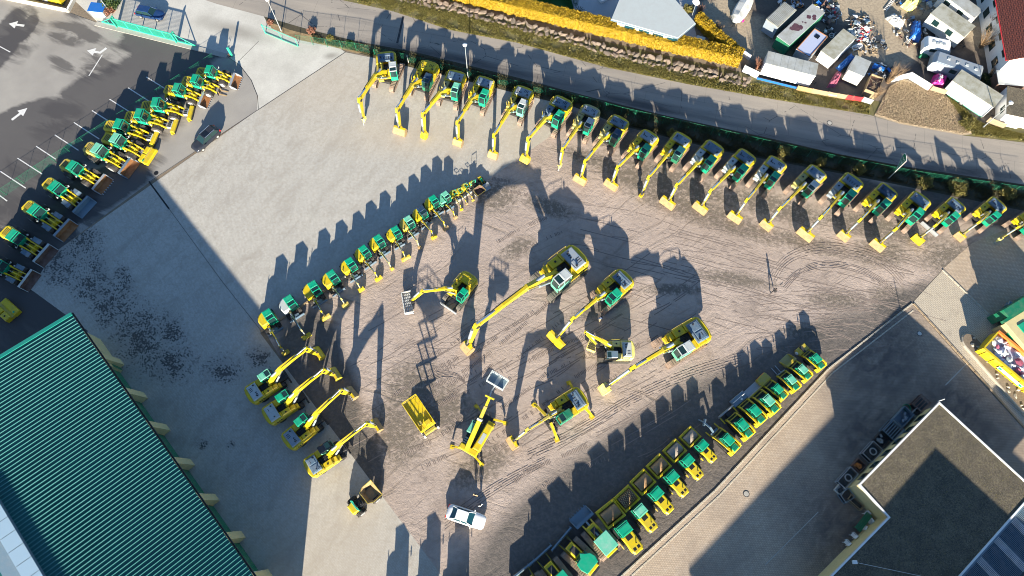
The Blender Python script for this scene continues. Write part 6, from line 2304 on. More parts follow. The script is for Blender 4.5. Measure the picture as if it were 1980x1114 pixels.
def office():
    h = 3.0
    a, b = g(1946, 625, h), g(1980, 604, h)
    d = (b - a).normalized()
    n = Vector((-d.y, d.x))
    root = thing('office_container', 'cream and green site office container with skylights at the right edge', 'container', (a.x, a.y), math.atan2(d.y, d.x))
    part('wall', lambda mb: mb.box(0, 7, -9, 0, 0, h - .12, 0), root, ['cream'])
    part('roof', lambda mb: mb.box(-.12, 7, -9, .15, h - .12, h, 0, .04), root, ['cream'])
    for i in range(3):
        part('skylight', lambda mb: mb.box(1.0, 2.2, -2.2 - i * 2.2, -.9 - i * 2.2, h, h + .12, 0, .04), root, ['green'], ('osk', i))
    part('fascia', lambda mb: mb.box(-.2, 7, .15, .5, h - .5, h + .05, 0), root, ['green_dark'])
    part('side_wall', lambda mb: mb.box(.6, 7, .52, 1.6, 0, h + .4, 0), root, ['green_dark'])
    part('door', lambda mb: mb.box(-.05, .0, -2.2, -1.2, .05, 2.1, 0), root, ['green'])
    q = g(1948, 594)
    o = single('utility_cabinet', lambda mb: (mb.box(-.5, .5, -.35, .35, .0, 1.0, 0, .05), mb.box(-.45, .45, -.36, -.33, .1, .9, 0)), ['steel_blue'], 'grey-blue utility cabinet in the shade by the site office', 'cabinet')
    o.location = (q.x, q.y, 0)
    o.rotation_euler = (0, 0, R(-40))
    q = g(1949, 642)
    root2 = thing('bicycle', 'bicycle leaning at the corner of the site office container', 'bicycle', (q.x, q.y), R(40))
    for y_ in (-.52, .52):
        def f(mb):
            k = 16
            for i in range(k):
                t, t2 = 2 * math.pi * i / k, 2 * math.pi * (i + 1) / k
                mb.cyl((0, y_ + .33 * math.cos(t), .34 + .33 * math.sin(t)), (0, y_ + .33 * math.cos(t2), .34 + .33 * math.sin(t2)), .02, 5, 0)
            for i in range(6):
                t = math.pi * i / 6
                mb.cyl((0, y_ - .32 * math.cos(t), .34 - .32 * math.sin(t)), (0, y_ + .32 * math.cos(t), .34 + .32 * math.sin(t)), .004, 4, 0)
        part('wheel', f, root2, ['black'])
    part('frame', lambda mb: mb.tube([(0, -.52, .34), (0, -.1, .34), (0, -.2, .85), (0, .38, .82), (0, -.1, .34)], .02, 6, 0).tube([(0, .52, .34), (0, .36, .95)], .02, 6, 0).tube([(0, -.52, .34), (0, -.2, .8)], .015, 6, 0), root2, ['steel_blue'])
    part('handlebar', lambda mb: mb.tube([(-.28, .3, 1.0), (0, .36, .97), (.28, .3, 1.0)], .015, 6, 0), root2, ['steel'])
    part('saddle', lambda mb: mb.box(-.08, .08, -.34, -.1, .86, .92, 0, .03), root2, ['black'])
office()
def planter():
    A, B = g(1868, 655), g(1995, 800)
    dv = (B - A).normalized()
    root = thing('raised_planter', 'long raised planter bed with stone rim beside the waste skip', 'planter', (A.x, A.y), heading(dv))
    L = (B - A).length
    out = [(-1.15, .6), (-.95, 0), (-.5, -.5), (0, -.65), (.5, -.5), (.95, 0), (1.15, .6), (1.15, L), (-1.15, L)]
    part('rim', lambda mb: mb.poly(out, 0, .35, 0, .06), root, ['kerb_stone'])
    part('soil', lambda mb: mb.poly([(x_ * .82, max(y_ * .8, y_ + .0 if y_ > 1 else y_ * .8)) for x_, y_ in out], .3, .38, 0), root, ['earth'])
    rr = random.Random(2)
    for i in range(18):
        o = part('stone', lambda mb: rock(mb, i % 4), root, ['kerb_stone'], ('rk', i % 4))
        o.location = (rr.uniform(-.75, .75), rr.uniform(.2, L - .5), .42)
        o.scale = (rr.uniform(.12, .3), rr.uniform(.12, .35), .12)
        o.rotation_euler = (0, 0, rr.uniform(0, 6))
planter()

# ================================================================ FENCES, GATES, POSTS
def uvplane(name, quads, parent, mat):
    """mesh panels with UVs in metres"""
    me = bpy.data.meshes.new(name)
    V, F, UV = [], [], []
    for a, b, z0, z1 in quads:
        k = len(V)
        V += [(a.x, a.y, z0), (b.x, b.y, z0), (b.x, b.y, z1), (a.x, a.y, z1)]
        F.append([k, k + 1, k + 2, k + 3])
        L = (b - a).length
        UV += [(0, 0), (L, 0), (L, z1 - z0), (0, z1 - z0)]
    me.from_pydata(V, [], F)
    uv = me.uv_layers.new(name='UVMap')
    for i, t in enumerate(UV):
        uv.data[i].uv = t
    me.materials.append(None)
    return link(name, me, parent, [mat])
def mesh_fence(pts, h, label, step=2.5, px=True):
    q = [g(*p) for p in pts]
    root = thing('mesh_fence', label, 'fence', (q[0].x, q[0].y))
    o0 = q[0]
    for a, b in zip(q, q[1:]):
        L = (b - a).length
        n = max(1, round(L / step))
        for i in range(n):
            p0, p1 = a + (b - a) * (i / n) - o0, a + (b - a) * ((i + 1) / n) - o0
            uvplane('wire_panel', [(p0, p1, .08, h)], root, 'wire_mesh')
            o = part('post', lambda mb: mb.box(-.025, .025, -.025, .025, 0, h + .06, 0), root, ['green_dark'], ('fpost', h))
            o.location = (p0.x, p0.y, 0)
            part('top_rail', lambda mb: mb.tube([(p0.x, p0.y, h), (p1.x, p1.y, h)], .014, 5, 0), root, ['green_dark'])
    return root
mesh_fence([(578, 84), (690, 99), (760, 114), (900, 148), (1000, 172), (1110, 197), (1200, 222), (1280, 240), (1500, 290), (1620, 317), (1750, 342), (1990, 378)], 1.9, 'green wire mesh fence between the excavator row and the public road')
mesh_fence([(-20, 400), (80, 333), (250, 225), (420, 116)], 1.7, 'green wire mesh fence behind the row of wheel loaders', 2.6)

def sliding_gate():
    a, b = g(200, 44), g(372, 88)
    L = (b - a).length
    root = thing('sliding_gate', 'long green sliding gate with braced triangular ends at the car park entrance', 'gate', (a.x, a.y), math.atan2(b.y - a.y, b.x - a.x))
    H = 1.75
    m = ['teal_fence']
    part('bottom_rail', lambda mb: mb.box(-.2, L + .6, -.09, .09, .08, .26, 0), root, m)
    part('top_rail', lambda mb: mb.box(2.4, L - 2.4, -.06, .06, H - .06, H + .06, 0), root, m)
    for k in range(6):
        x_ = 2.4 + (L - 4.8) * k / 5
        part('upright', lambda mb: mb.box(x_ - .06, x_ + .06, -.05, .05, .26, H, 0), root, m)
    n = int((L - 4.8) / .16)
    for i in range(n):
        x_ = 2.45 + (L - 4.9) * (i + .5) / n
        o = part('picket', lambda mb: mb.box(-.022, .022, -.02, .02, .26, H - .06, 0), root, m, 'picket')
        o.location = (x_, 0, 0)
    for (x0, x1) in ((2.4, -.1), (L - 2.4, L + .5)):
        part('brace', lambda mb: mb.tube([(x0, 0, H), (x1, 0, .2)], .06, 6, 0).tube([((x0 + x1) / 2, 0, H * .55), ((x0 + x1) / 2, 0, .2)], .04, 6, 0), root, m)
    for x_ in (2.6, L - 2.6):
        part('guide_post', lambda mb: mb.box(x_ - .08, x_ + .08, -.35, -.2, 0, H + .25, 0).box(x_ - .08, x_ + .08, .2, .35, 0, H + .25, 0).box(x_ - .08, x_ + .08, -.35, .35, H + .2, H + .3, 0), root, m)
    a2, b2 = g(186, 45), g(440, 108)
    o = single('gate_footing', lambda mb: mb.box(0, (b2 - a2).length, -.5, .35, 0, .06, 0, .01), ['concrete'], 'long pale concrete footing under the sliding gate', 'footing')
    o.location = (a2.x, a2.y, 3 * Z)
    o.rotation_euler = (0, 0, math.atan2(b2.y - a2.y, b2.x - a2.x))
    q = g(449, 109)
    p = thing('gate_post', 'stout green gate post with a dark base at the end of the footing', 'post', (q.x, q.y), R(-25))
    part('column', lambda mb: mb.box(-.13, .13, -.13, .13, 0, 2.0, 0, .03), p, m)
    part('cabinet', lambda mb: mb.box(-.5, -.15, -.3, .3, 0, .5, 0, .03), p, ['rust_dark'])
sliding_gate()
def swing_gate():
    a, b = g(514, 65), g(577, 91)
    L = (b - a).length
    root = thing('mesh_gate', 'open green mesh gate leaf beside the road at the concrete apron', 'gate', (a.x, a.y), math.atan2(b.y - a.y, b.x - a.x))
    H = 1.9
    part('frame', lambda mb: mb.tube([(0, 0, .1), (L, 0, .1), (L, 0, H), (0, 0, H), (0, 0, .1)], .045, 6, 0).tube([(L / 2, 0, .1), (L / 2, 0, H)], .03, 6, 0), root, ['teal_fence'])
    uvplane('wire_panel', [(Vector((0, 0)), Vector((L, 0)), .1, H)], root, 'wire_mesh')
    part('post', lambda mb: mb.box(-.1, .0, -.06, .06, 0, H + .15, 0), root, ['teal_fence'])
swing_gate()
def lamp(px, h, label, rz, head='white'):
    q = g(*px)
    root = thing('street_lamp', label, 'street lamp', (q.x, q.y), R(rz))
    part('pole', lambda mb: mb.cyl((0, 0, 0), (0, 0, h - .1), .085, 10, 0, .05).cyl((0, 0, 0), (0, 0, .4), .12, 10, 0), root, ['steel'])
    part('lamp_head', lambda mb: mb.cyl((0, 0, h - .15), (0, 0, h - .02), .3, 16, 0, .34).cyl((0, 0, h - .02), (0, 0, h + .1), .34, 16, 0, .1), root, [head])
    return root
lamp((905, 151), 7.6, 'tall grey street lamp with round head behind the excavator row', 0)
lamp((544, 60), 6.8, 'grey street lamp post at the top beside the open mesh gate', 0)
lamp((1900, 247), 6.3, 'white street lamp at the right before the green-roofed hut', 0)
lamp((214, 25), 5.0, 'thin white pole in the bushes by the sliding gate', 0)
def marker(px, h, label):
    q = g(*px)
    o = single('marker_post', lambda mb: mb.cyl((0, 0, 0), (0, 0, h), .06, 8, 0).cyl((0, 0, h), (0, 0, h + .1), .08, 8, 0), ['white_dirty'], label, 'post')
    o.location = (q.x, q.y, 0)
marker((790, 122), 1.6, 'short pale post in the verge between the second and third excavator')
def flag():
    q = g(1718, 345)
    root = thing('banner_flag', 'tall green feather banner with white lettering by the road fence', 'flag', (q.x, q.y))
    H = 4.9
    part('pole', lambda mb: mb.cyl((0, 0, 0), (0, 0, H), .035, 8, 0), root, ['white'])
    part('ground_spike', lambda mb: mb.box(-.3, .3, -.3, .3, 0, .08, 0, .02), root, ['dark'])
    def f(mb):
        pts = [(.02, H), (.7, H + .18), (1.2, H + .05), (1.25, H - .3), (.9, H - 1.2), (.02, H - 3.0)]
        n = len(pts)
        V = [(-.012, y_, z_) for y_, z_ in pts] + [(.012, y_, z_) for y_, z_ in pts]
        mb.add(V, [list(range(n)), list(range(n, 2 * n))[::-1]] + [[i, i + n, (i + 1) % n + n, (i + 1) % n] for i in range(n)], 0)
    cl = part('cloth', f, root, ['green_dark'])
    part('hem', lambda mb: mb.tube([(0, .02, H), (0, .7, H + .18), (0, 1.2, H + .05), (0, 1.25, H - .3), (0, .9, H - 1.2), (0, .02, H - 3.0)], .025, 5, 0), cl, ['white'])
    for ch, yb, zb, sz in (('A', .15, H - 2.35, .42), ('U', .16, H - 1.85, .58), ('B', .18, H - 1.3, .72), ('S', .2, H - .7, .9)):
        cu = bpy.data.curves.new('t', 'FONT')
        cu.body = ch
        cu.size = sz
        cu.extrude = .004
        t = bpy.data.objects.new('t', cu)
        col.objects.link(t)
        dg = bpy.context.evaluated_depsgraph_get()
        me = bpy.data.meshes.new_from_object(t.evaluated_get(dg))
        bpy.data.objects.remove(t)
        me.materials.clear()
        me.materials.append(None)
        # letters run up the pole, tops away from it, facing the yard
        M = Matrix(((0, 0, -1, 0), (0, 1, 0, 0), (1, 0, 0, 0), (0, 0, 0, 1)))
        me.transform(M)
        o = link('letter', me, cl, ['white'])
        o.location = (-.02, yb, zb)
flag()

# ================================================================ PLANTS
def leaf_quads(P, N, rng, size):
    n = len(P)
    t = rng.normal(size=(n, 3))
    t -= N * np.sum(t * N, 1, keepdims=True)
    t /= np.linalg.norm(t, axis=1, keepdims=True) + 1e-9
    b = np.cross(N, t)
    s = size * rng.uniform(.6, 1.4, (n, 1))
    V = np.stack([P - t * s - b * s * .6, P + t * s - b * s * .6, P + t * s + b * s * .6, P - t * s + b * s * .6], 1)
    return V.reshape(-1, 3), np.arange(4 * n).reshape(-1, 4)
def hedge(pts, w, h, label, mat, seed, dens=150):
    q = [g(*p) for p in pts]
    rng = np.random.default_rng(seed)
    root = thing('clipped_hedge', label, 'hedge', (q[0].x, q[0].y))
    Ps, Ns = [], []
    for a, b in zip(q, q[1:]):
        d = (b - a)
        L = d.length
        d = d / L
        n = Vector((-d.y, d.x))
        per = 2 * h + w
        N = int(L * per * dens)
        t = rng.uniform(0, L, N)
        s = rng.uniform(0, per, N)
        off = np.where(s < h, -w / 2, np.where(s < h + w, s - h - w / 2, w / 2))
        z = np.where(s < h, s, np.where(s < h + w, h, per - s))
        bump = .12 * np.sin(t * 2.1 + 3 * np.sin(t * .7)) + .06 * np.sin(t * 7.3)
        nx = np.where(s < h, -1.0, np.where(s < h + w, 0, 1.0))
        nz = np.where((s >= h) & (s < h + w), 1.0, 0.15)
        jit = rng.normal(0, .06, N)
        off = off + nx * (bump + jit)
        z = z + (nz > .5) * (bump + jit)
        P = np.stack([a.x + d.x * t + n.x * off, a.y + d.y * t + n.y * off, np.maximum(z, .03)], 1)
        NN = np.stack([n.x * nx, n.y * nx, nz], 1) + rng.normal(0, .55, (N, 3))
        NN /= np.linalg.norm(NN, axis=1, keepdims=True)
        Ps.append(P)
        Ns.append(NN)
    P = np.concatenate(Ps) - np.array([q[0].x, q[0].y, 0])
    V, F = leaf_quads(P, np.concatenate(Ns), rng, .085)
    npmesh('foliage', V, F, [mat], root)
    def f(mb):
        for a, b in zip(q, q[1:]):
            d = (b - a).normalized()
            n = Vector((-d.y, d.x)) * (w / 2 - .14)
            a2, b2 = a - q[0], b - q[0]
            mb.poly([tuple(a2 - n), tuple(b2 - n), tuple(b2 + n), tuple(a2 + n)], 0, h - .14, 0)
    part('inner_growth', f, root, ['leaf_gold' if 'gold' in mat else 'leaf_dark'])
hedge([(800, -24), (900, -2), (1000, 22), (1130, 52), (1280, 88), (1428, 121)], 1.9, 2.1, 'long clipped golden hedge above the boulder wall', 'leaf_gold', 1)
hedge([(1428, 116), (1385, 82), (1345, 42)], 1.2, 1.9, 'short golden hedge running up beside the white-roofed house', 'leaf_gold', 2)

def boulder_wall():
    pts = [(735, -12), (800, 0), (880, 17), (1000, 49), (1100, 77), (1200, 105), (1300, 128), (1400, 150), (1445, 161)]
    q = [g(*p) for p in pts]
    root = thing('boulder_wall', 'retaining wall of rough pale boulders between hedge and road', 'wall', (q[0].x, q[0].y))
    rr = random.Random(12)
    for a, b in zip(q, q[1:]):
        d = (b - a)
        L = d.length
        d /= L
        n = Vector((-d.y, d.x))
        for row_ in range(2):
            t = rr.uniform(0, .5)
            while t < L:
                s = rr.uniform(.32, .58)
                p = a + d * t + n * (-.45 + row_ * .95 + rr.uniform(-.2, .2)) - q[0]
                k = rr.randint(0, 7)
                o = part('boulder', lambda mb: rock(mb, k), root, ['boulder'], ('rk', k))
                o.location = (p.x, p.y, -.04 + row_ * .2)
                o.scale = (s * rr.uniform(.9, 1.4), s * rr.uniform(.7, 1.1), s * rr.uniform(.6, .9))
                o.rotation_euler = (rr.uniform(-.3, .3), rr.uniform(-.3, .3), rr.uniform(0, 6.3))
                t += s * rr.uniform(1.45, 1.9)
boulder_wall()

def grass(name, polypx, n, h0, h1, w, mat, label, seed, z=.02):
    rng = np.random.default_rng(seed)
    poly = [tuple(g(*p)) for p in polypx]
    lo, hi = np.min(np.array(poly), 0), np.max(np.array(poly), 0)
    pts = []
    tot = 0
    while tot < n:
        p = rng.uniform(lo, hi, (n * 4, 2))
        p = p[inside(p, poly)]
        # clumping
        m = 3.0 if name == 'dry_grass' else np.sin(p[:, 0] * 1.7 + 2 * np.sin(p[:, 1] * .9)) + np.sin(p[:, 1] * 2.3 + p[:, 0] * .6)
        p = p[m + rng.normal(0, 1.1, len(p)) > -.1]
        if len(p) == 0:
            break
        pts.append(p)
        tot += len(p)
    p = np.concatenate(pts)[:n]
    V, F = blades(p, rng, h0, h1, z, w)
    o = npmesh(name, V, F, [mat])
    tag(o, label, 'grass')
    o['kind'] = 'stuff'
grass('verge_grass', [(660, 0), (760, 22), (870, 58), (1000, 83), (1170, 130), (1330, 163), (1500, 193), (1680, 222), (1685, 200), (1530, 172), (1400, 152), (1200, 108), (1000, 52), (860, 14), (760, -12)], 30000, .08, .3, .06, 'grass_blade', 'rough grass on the verge between road and boulder wall', 5)
grass('roadside_grass', [(600, 66), (690, 84), (800, 104), (1000, 154), (1150, 194), (1280, 226), (1500, 274), (1750, 326), (1980, 361), (1980, 404), (1700, 346), (1400, 290), (1200, 240), (1110, 205), (1000, 179), (900, 154), (760, 120), (690, 100), (610, 82)], 34000, .08, .32, .06, 'grass_dark', 'dark grass along the fence behind the excavator row', 6, .03)
grass('dry_grass', [(1705, 195), (1720, 168), (1745, 155), (1790, 168), (1830, 187), (1860, 215), (1886, 256), (1860, 260), (1740, 238), (1692, 222)], 16000, .06, .25, .05, 'grass_dry', 'dry straw-coloured grass before the white hoarding', 7, .03)
grass('edge_grass', [(1830, 186), (1900, 240), (1985, 262), (1985, 274), (1880, 262), (1850, 215)], 9000, .1, .35, .06, 'grass_blade', 'long grass along the caravans at the right roadside', 8, .03)
grass('lawn_grass', [(870, -25), (880, 2), (1000, 8), (1110, 33), (1128, -25)], 16000, .03, .09, .05, 'lawn_blade', 'short deep green lawn above the golden hedge', 9, .02)

def bush(px, r, h, mat, label, seed, n=1400, leaf=.07, group=None):
    q = g(*px)
    rng = np.random.default_rng(seed)
    root = thing('bush', label, 'bush', (q.x, q.y), 0, group)
    P = rng.normal(size=(n, 3))
    P /= np.linalg.norm(P, axis=1, keepdims=True)
    rad = rng.uniform(.35, 1, (n, 1)) ** .6
    lobes = 1 + .3 * np.sin(P[:, :1] * 5 + seed) * np.cos(P[:, 1:2] * 4 + seed)
    P = P * rad * lobes * np.array([r, r, h / 2]) + np.array([0, 0, h * .55])
    P[:, 2] = np.maximum(P[:, 2], .03)
    N = rng.normal(size=(n, 3))
    N /= np.linalg.norm(N, axis=1, keepdims=True)
    V, F = leaf_quads(P, N, rng, leaf)
    npmesh('foliage', V, F, [mat], root)
    rr = random.Random(seed)
    def f(mb):
        for i in range(7):
            a = rr.uniform(0, 6.28)
            mb.cyl((0, 0, 0), (math.cos(a) * r * .6, math.sin(a) * r * .6, h * rr.uniform(.5, .9)), .03, 5, 0, .008)
    part('stem', f, root, ['timber'])
    return root
for i, (px, r, h, m, tx) in enumerate([((1108, 196), .7, .9, 'leaf_green', 'green bush by the fence behind the fifth and sixth excavator'), ((1300, 262), .8, .9, 'grass_blade', 'low bush behind the ninth and tenth excavator'), ((1514, 296), .9, 1.0, 'grass_blade', 'yellow-green bush behind the thirteenth excavator'), ((1585, 318), .7, 1.2, 'grass_blade', 'narrow yellow bush behind the fourteenth excavator'), ((1660, 331), .9, 1.1, 'grass_blade', 'golden bush behind the fifteenth excavator'), ((1788, 356), 1.1, .9, 'grass_blade', 'sunny bush behind the seventeenth excavator'), ((1850, 366), 1.5, .9, 'grass_blade', 'broad sunlit bush behind the eighteenth excavator'), ((1945, 378), 1.1, 1.2, 'grass_blade', 'golden bush behind the nineteenth excavator'), ((604, 62), .7, .8, 'twig_red', 'rust-brown bush in the leaf litter near the open mesh gate'), ((677, 88), .6, .7, 'leaf_green', 'small green bush in the leaf litter before the first excavator'), ((640, 76), .6, .6, 'grass_blade', 'small yellowish bush in the middle of the leaf litter'), ((524, 46), .5, .7, 'twig_red', 'small brown bush at the foot of the lamp by the gate'), ((222, 14), 1.5, 2.2, 'leaf_green', 'tall green bush at the top beside the sliding gate'), ((212, 24), 1.2, 1.2, 'twig_red', 'reddish bush between pale wall and sliding gate'), ((1925, 170), 1.0, 1.1, 'lawn_blade', 'bright green bush left of the green-roofed hut'), ((1905, 158), 1.3, .8, 'leaf_dark', 'dark bush in the shade right of the grey caravan'), ((1955, 152), 2.0, 1.0, 'leaf_dark', 'dark hedge-like bush under the red-roofed house'), ((1870, 240), 1.2, .6, 'grass_blade', 'low yellowish bush by the white street lamp'), ((1330, 22), .9, 1.0, 'grass_blade', 'small bush at the back corner of the white-roofed house')]):
    bush(px, r, h, m, tx, 30 + i, 1100 if r < 1.2 else 2200)
def bare_shrub(px, h, spread, n, mat, label, seed, lean=(0, 0)):
    q = g(*px)
    root = thing('bare_shrub', label, 'shrub', (q.x, q.y))
    rr = random.Random(seed)
    def f(mb):
        for i in range(n):
            a = rr.uniform(0, 6.283)
            s = spread * rr.uniform(.15, 1)
            hh = h * rr.uniform(.6, 1.05)
            b0 = Vector((rr.uniform(-.25, .25), rr.uniform(-.25, .25), 0))
            m = b0 + Vector((math.cos(a) * s * .45 + lean[0] * .45, math.sin(a) * s * .45 + lean[1] * .45, hh * .55))
            t = b0 + Vector((math.cos(a) * s + lean[0], math.sin(a) * s + lean[1], hh))
            mb.cyl(b0, m, .035, 5, 0, .022)
            mb.cyl(m, t, .022, 4, 0, .006)
            for k in range(5):
                u = m + (t - m) * rr.uniform(.0, .8)
                v = u + Vector((rr.uniform(-.35, .35), rr.uniform(-.35, .35), rr.uniform(.2, .6))) * h * .25
                mb.cyl(u, v, .013, 3, 0, .004, False)
    part('branches', f, root, [mat])
    part('trunk', lambda mb: mb.cyl((0, 0, -.02), (0, 0, .25), .16, 8, 0, .1), root, ['timber'])
bare_shrub((1716, 160), 3.6, 1.4, 46, 'twig', 'tall bare straw-coloured shrub beside the open scrap box', 41, (.6, .3))
bare_shrub((1690, 188), 2.2, 1.2, 40, 'twig', 'bare straw-coloured shrub in front of the red hoarding', 42)
bare_shrub((1385, 62), 2.0, 1.0, 50, 'twig', 'bare round brown shrub above the golden side hedge', 43)
bare_shrub((1352, 26), 1.8, .9, 44, 'twig_red', 'bare reddish shrub behind the white-roofed house', 44)
bare_shrub((1464, 132), 2.2, .9, 44, 'twig_red', 'bare reddish shrub left of the long white trailer', 45)
bare_shrub((1895, 92), 4.2, 2.0, 60, 'twig', 'large bare tree-like shrub left of the red-roofed house', 46)
bare_shrub((1905, 60), 5.0, 1.6, 50, 'twig_red', 'tall bare reddish tree against the wall of the red-roofed house', 47)
bare_shrub((1912, 150), 2.6, 1.1, 44, 'twig', 'bare yellow shrub below the red-roofed house', 48)
def palm():
    q = g(1119, 31)
    root = thing('potted_palm', 'small palm in a dark pot on the patio', 'potted plant', (q.x, q.y))
    part('pot', lambda mb: mb.cyl((0, 0, 0), (0, 0, .7), .38, 16, 0, .55), root, ['dark'])
    for i in range(12):
        a = i * .5236 + .2
        def f(mb):
            c_, s_ = math.cos(a), math.sin(a)
            pts = [(0, .7), (.35, 1.3), (.75, 1.35), (1.05, 1.0)]
            for (r0, z0), (r1, z1) in zip(pts, pts[1:]):
                mb.add([(c_ * r0 - s_ * .06, s_ * r0 + c_ * .06, z0), (c_ * r0 + s_ * .06, s_ * r0 - c_ * .06, z0), (c_ * r1 + s_ * .04, s_ * r1 - c_ * .04, z1), (c_ * r1 - s_ * .04, s_ * r1 + c_ * .04, z1)], [[0, 1, 2, 3]], 0)
        part('frond', f, root, ['leaf_dark'])
palm()

# ================================================================ NEIGHBOURING HOUSE AND STORAGE YARD
def white_house():
    h = 3.6
    px = [(1182, 37), (1311, 73), (1345, 45), (1290, -20), (1205, -20)]
    P = [g(*p, h) for p in px]
    o0 = P[0]
    L = [tuple(p - o0) for p in P]
    c = Vector((sum(p[0] for p in L) / 5, sum(p[1] for p in L) / 5))
    root = thing('white_house', 'modern house with a pale flat roof at the top', 'building', (o0.x, o0.y))
    part('roof', lambda mb: mb.poly(L, h - .3, h, 0, .03), root, ['cab_white'])
    part('roof_edge', lambda mb: mb.poly([tuple(c + (Vector(p) - c) * 1.012) for p in L], h - .34, h - .1, 0), root, ['steel_blue'])
    Wl = [tuple(c + (Vector(p) - c) * .84) for p in L]
    part('wall', lambda mb: mb.poly(Wl, 0, h - .35, 0), root, ['white'])
    a, b = Vector(Wl[0]), Vector(Wl[1])
    d = (b - a).normalized()
    for k in range(4):
        m = a + d * (1.2 + k * 2.3)
        def f(mb):
            mb.M = Matrix.Translation((m.x, m.y, 0)) @ Matrix.Rotation(math.atan2(d.y, d.x), 4, 'Z')
            mb.box(0, 1.7, -.05, .05, .2, 2.5, 0)
            mb.M = None
        part('window', f, root, ['glass_teal'])
    q = g(1170, -2)
    o = single('garden_sofa', lambda mb: (mb.box(-1.2, 1.2, -.5, .5, .05, .45, 0, .08), mb.box(-1.2, 1.2, .3, .55, .4, .85, 0, .06), mb.box(-1.2, -.95, -.5, .3, .4, .65, 0, .05), mb.box(.95, 1.2, -.5, .3, .4, .65, 0, .05)), ['white'], 'white garden sofa on the patio at the top edge', 'sofa')
    o.location = (q.x, q.y, .02)
    o.rotation_euler = (0, 0, R(35))
    q = g(1350, 88)
    r = thing('garden_box', 'pale grey storage box on the patio end beside the side hedge', 'storage box', (q.x, q.y), R(-20))
    part('body', lambda mb: mb.box(-.6, .6, -.55, .55, 0, 1.35, 0), r, ['hood_grey'])
    part('lid', lambda mb: mb.box(-.66, .66, -.62, .62, 1.35, 1.45, 0, .03), r, ['cab_white'])
    q = g(1337, 33)
    r = thing('satellite_dish', 'white satellite dish at the back corner of the white-roofed house', 'satellite dish', (q.x, q.y), R(150))
    part('mast', lambda mb: mb.cyl((0, 0, 0), (0, 0, 3.2), .05, 8, 0), r, ['steel'])
    def f(mb):
        V, F = [], []
        for i in range(5):
            rr_ = .6 * i / 4
            for k in range(14):
                t = 2 * math.pi * k / 14
                V.append((rr_ * math.cos(t), .35 * (rr_ / .6) ** 2 * .6, 3.4 + rr_ * math.sin(t)))
        for i in range(4):
            for k in range(14):
                F.append([i * 14 + k, i * 14 + (k + 1) % 14, (i + 1) * 14 + (k + 1) % 14, (i + 1) * 14 + k])
        mb.add(V, F, 0, True)
        mb.tube([(0, .0, 3.0), (0, .6, 3.2)], .02, 5, 0)
    part('dish', f, r, ['white'])
white_house()

def box_thing(name, label, cat, p0, p1, p2, h, wall, roof, group=None, style='box', z0=.45, over=.06):
    """p0-p1 long roof edge, p1-p2 short roof edge, as seen at roof height h"""
    a, b, c = g(*p0, h), g(*p1, h), g(*p2, h)
    d = (b - a)
    L = d.length
    d = d.normalized()
    n = Vector((-d.y, d.x))
    wv = (c - b).dot(n)
    if wv < 0:
        n, wv = -n, -wv
    m = (a + b) / 2 + n * wv / 2
    rz = heading(d)
    root = thing(name, label, cat, (m.x, m.y), rz, group)
    w2, l2 = wv / 2, L / 2
    if style == 'caravan':
        prof = [(-l2 + .15, z0), (l2 - .35, z0), (l2, z0 + .5), (l2 - .1, h - .45), (l2 - .5, h - .06), (-l2 + .35, h - .06), (-l2, h - .5), (-l2, z0 + .4)]
        part('body', lambda mb: mb.prism(prof, -w2, w2, 0), root, [wall])
        part('roof', lambda mb: mb.box(-w2 + .08, w2 - .08, -l2 + .4, l2 - .55, h - .07, h, 0, .05), root, [roof])
        for k in range(4):
            part('roof_vent', lambda mb: mb.box(-.25 + (k % 2) * .2, .2 + (k % 2) * .2, -l2 + 1 + k * (L - 2) / 4, -l2 + 1.45 + k * (L - 2) / 4, h, h + .09, 0, .03), root, ['cab_white'])
    else:
        part('body', lambda mb: mb.box(-w2, w2, -l2, l2, z0, h - .05, 0), root, [wall])
        part('roof', lambda mb: mb.box(-w2 - over, w2 + over, -l2 - over, l2 + over, h - .05, h + .02, 0, .02), root, [roof])
        if style == 'slat':
            for k in range(9):
                part('roof_batten', lambda mb: mb.box(-w2 + .1 + k * (wv - .2) / 9, -w2 + .2 + k * (wv - .2) / 9, -l2 + .05, l2 - .05, h + .02, h + .06, 0), root, ['roof_grey'])
        if style == 'panel':
            for k in range(7):
                part('roof_sheet', lambda mb: mb.box(-w2, w2, -l2 + k * L / 7 + .02, -l2 + (k + 1) * L / 7 - .02, h + .02, h + .04, 0), root, [roof])
        if style == 'rim':
            part('roof_rim', lambda mb: mb.tube([(-w2, -l2, h + .05), (w2, -l2, h + .05), (w2, l2, h + .05), (-w2, l2, h + .05), (-w2, -l2, h + .05)], .07, 6, 0), root, ['rust'])
            part('roof_hatch', lambda mb: mb.box(-.4, .3, l2 - 1.4, l2 - .7, h + .02, h + .1, 0, .02), root, ['glass_black'])
    for sx in ((-1, 1) if style == 'caravan' or 'mobile' in name or name == 'roadside_hut' else ()):
        for k in range(max(1, int(L / 2.6))):
            yy = -l2 + 1.0 + k * 2.5
            part('window', lambda mb: mb.box(sx * (w2 + .012) - .015, sx * (w2 + .012) + .015, yy, min(yy + 1.0, l2 - .4), z0 + (h - z0) * .45, h - .45, 0), root, ['glass'])
    if z0 > .2:
        for sx in (-1, 1):
            wheel(root, sx * (w2 - .12), -.2, .33, .22, 'rim')
        part('drawbar', lambda mb: mb.tube([(-.5, l2, .42), (0, l2 + 1.1, .42), (.5, l2, .42)], .05, 6, 0).cyl((0, l2 + .9, 0), (0, l2 + .9, .5), .04, 6, 0), root, ['dark'])
    return root
ST = 'stored trailers and caravans in the yard at upper right'
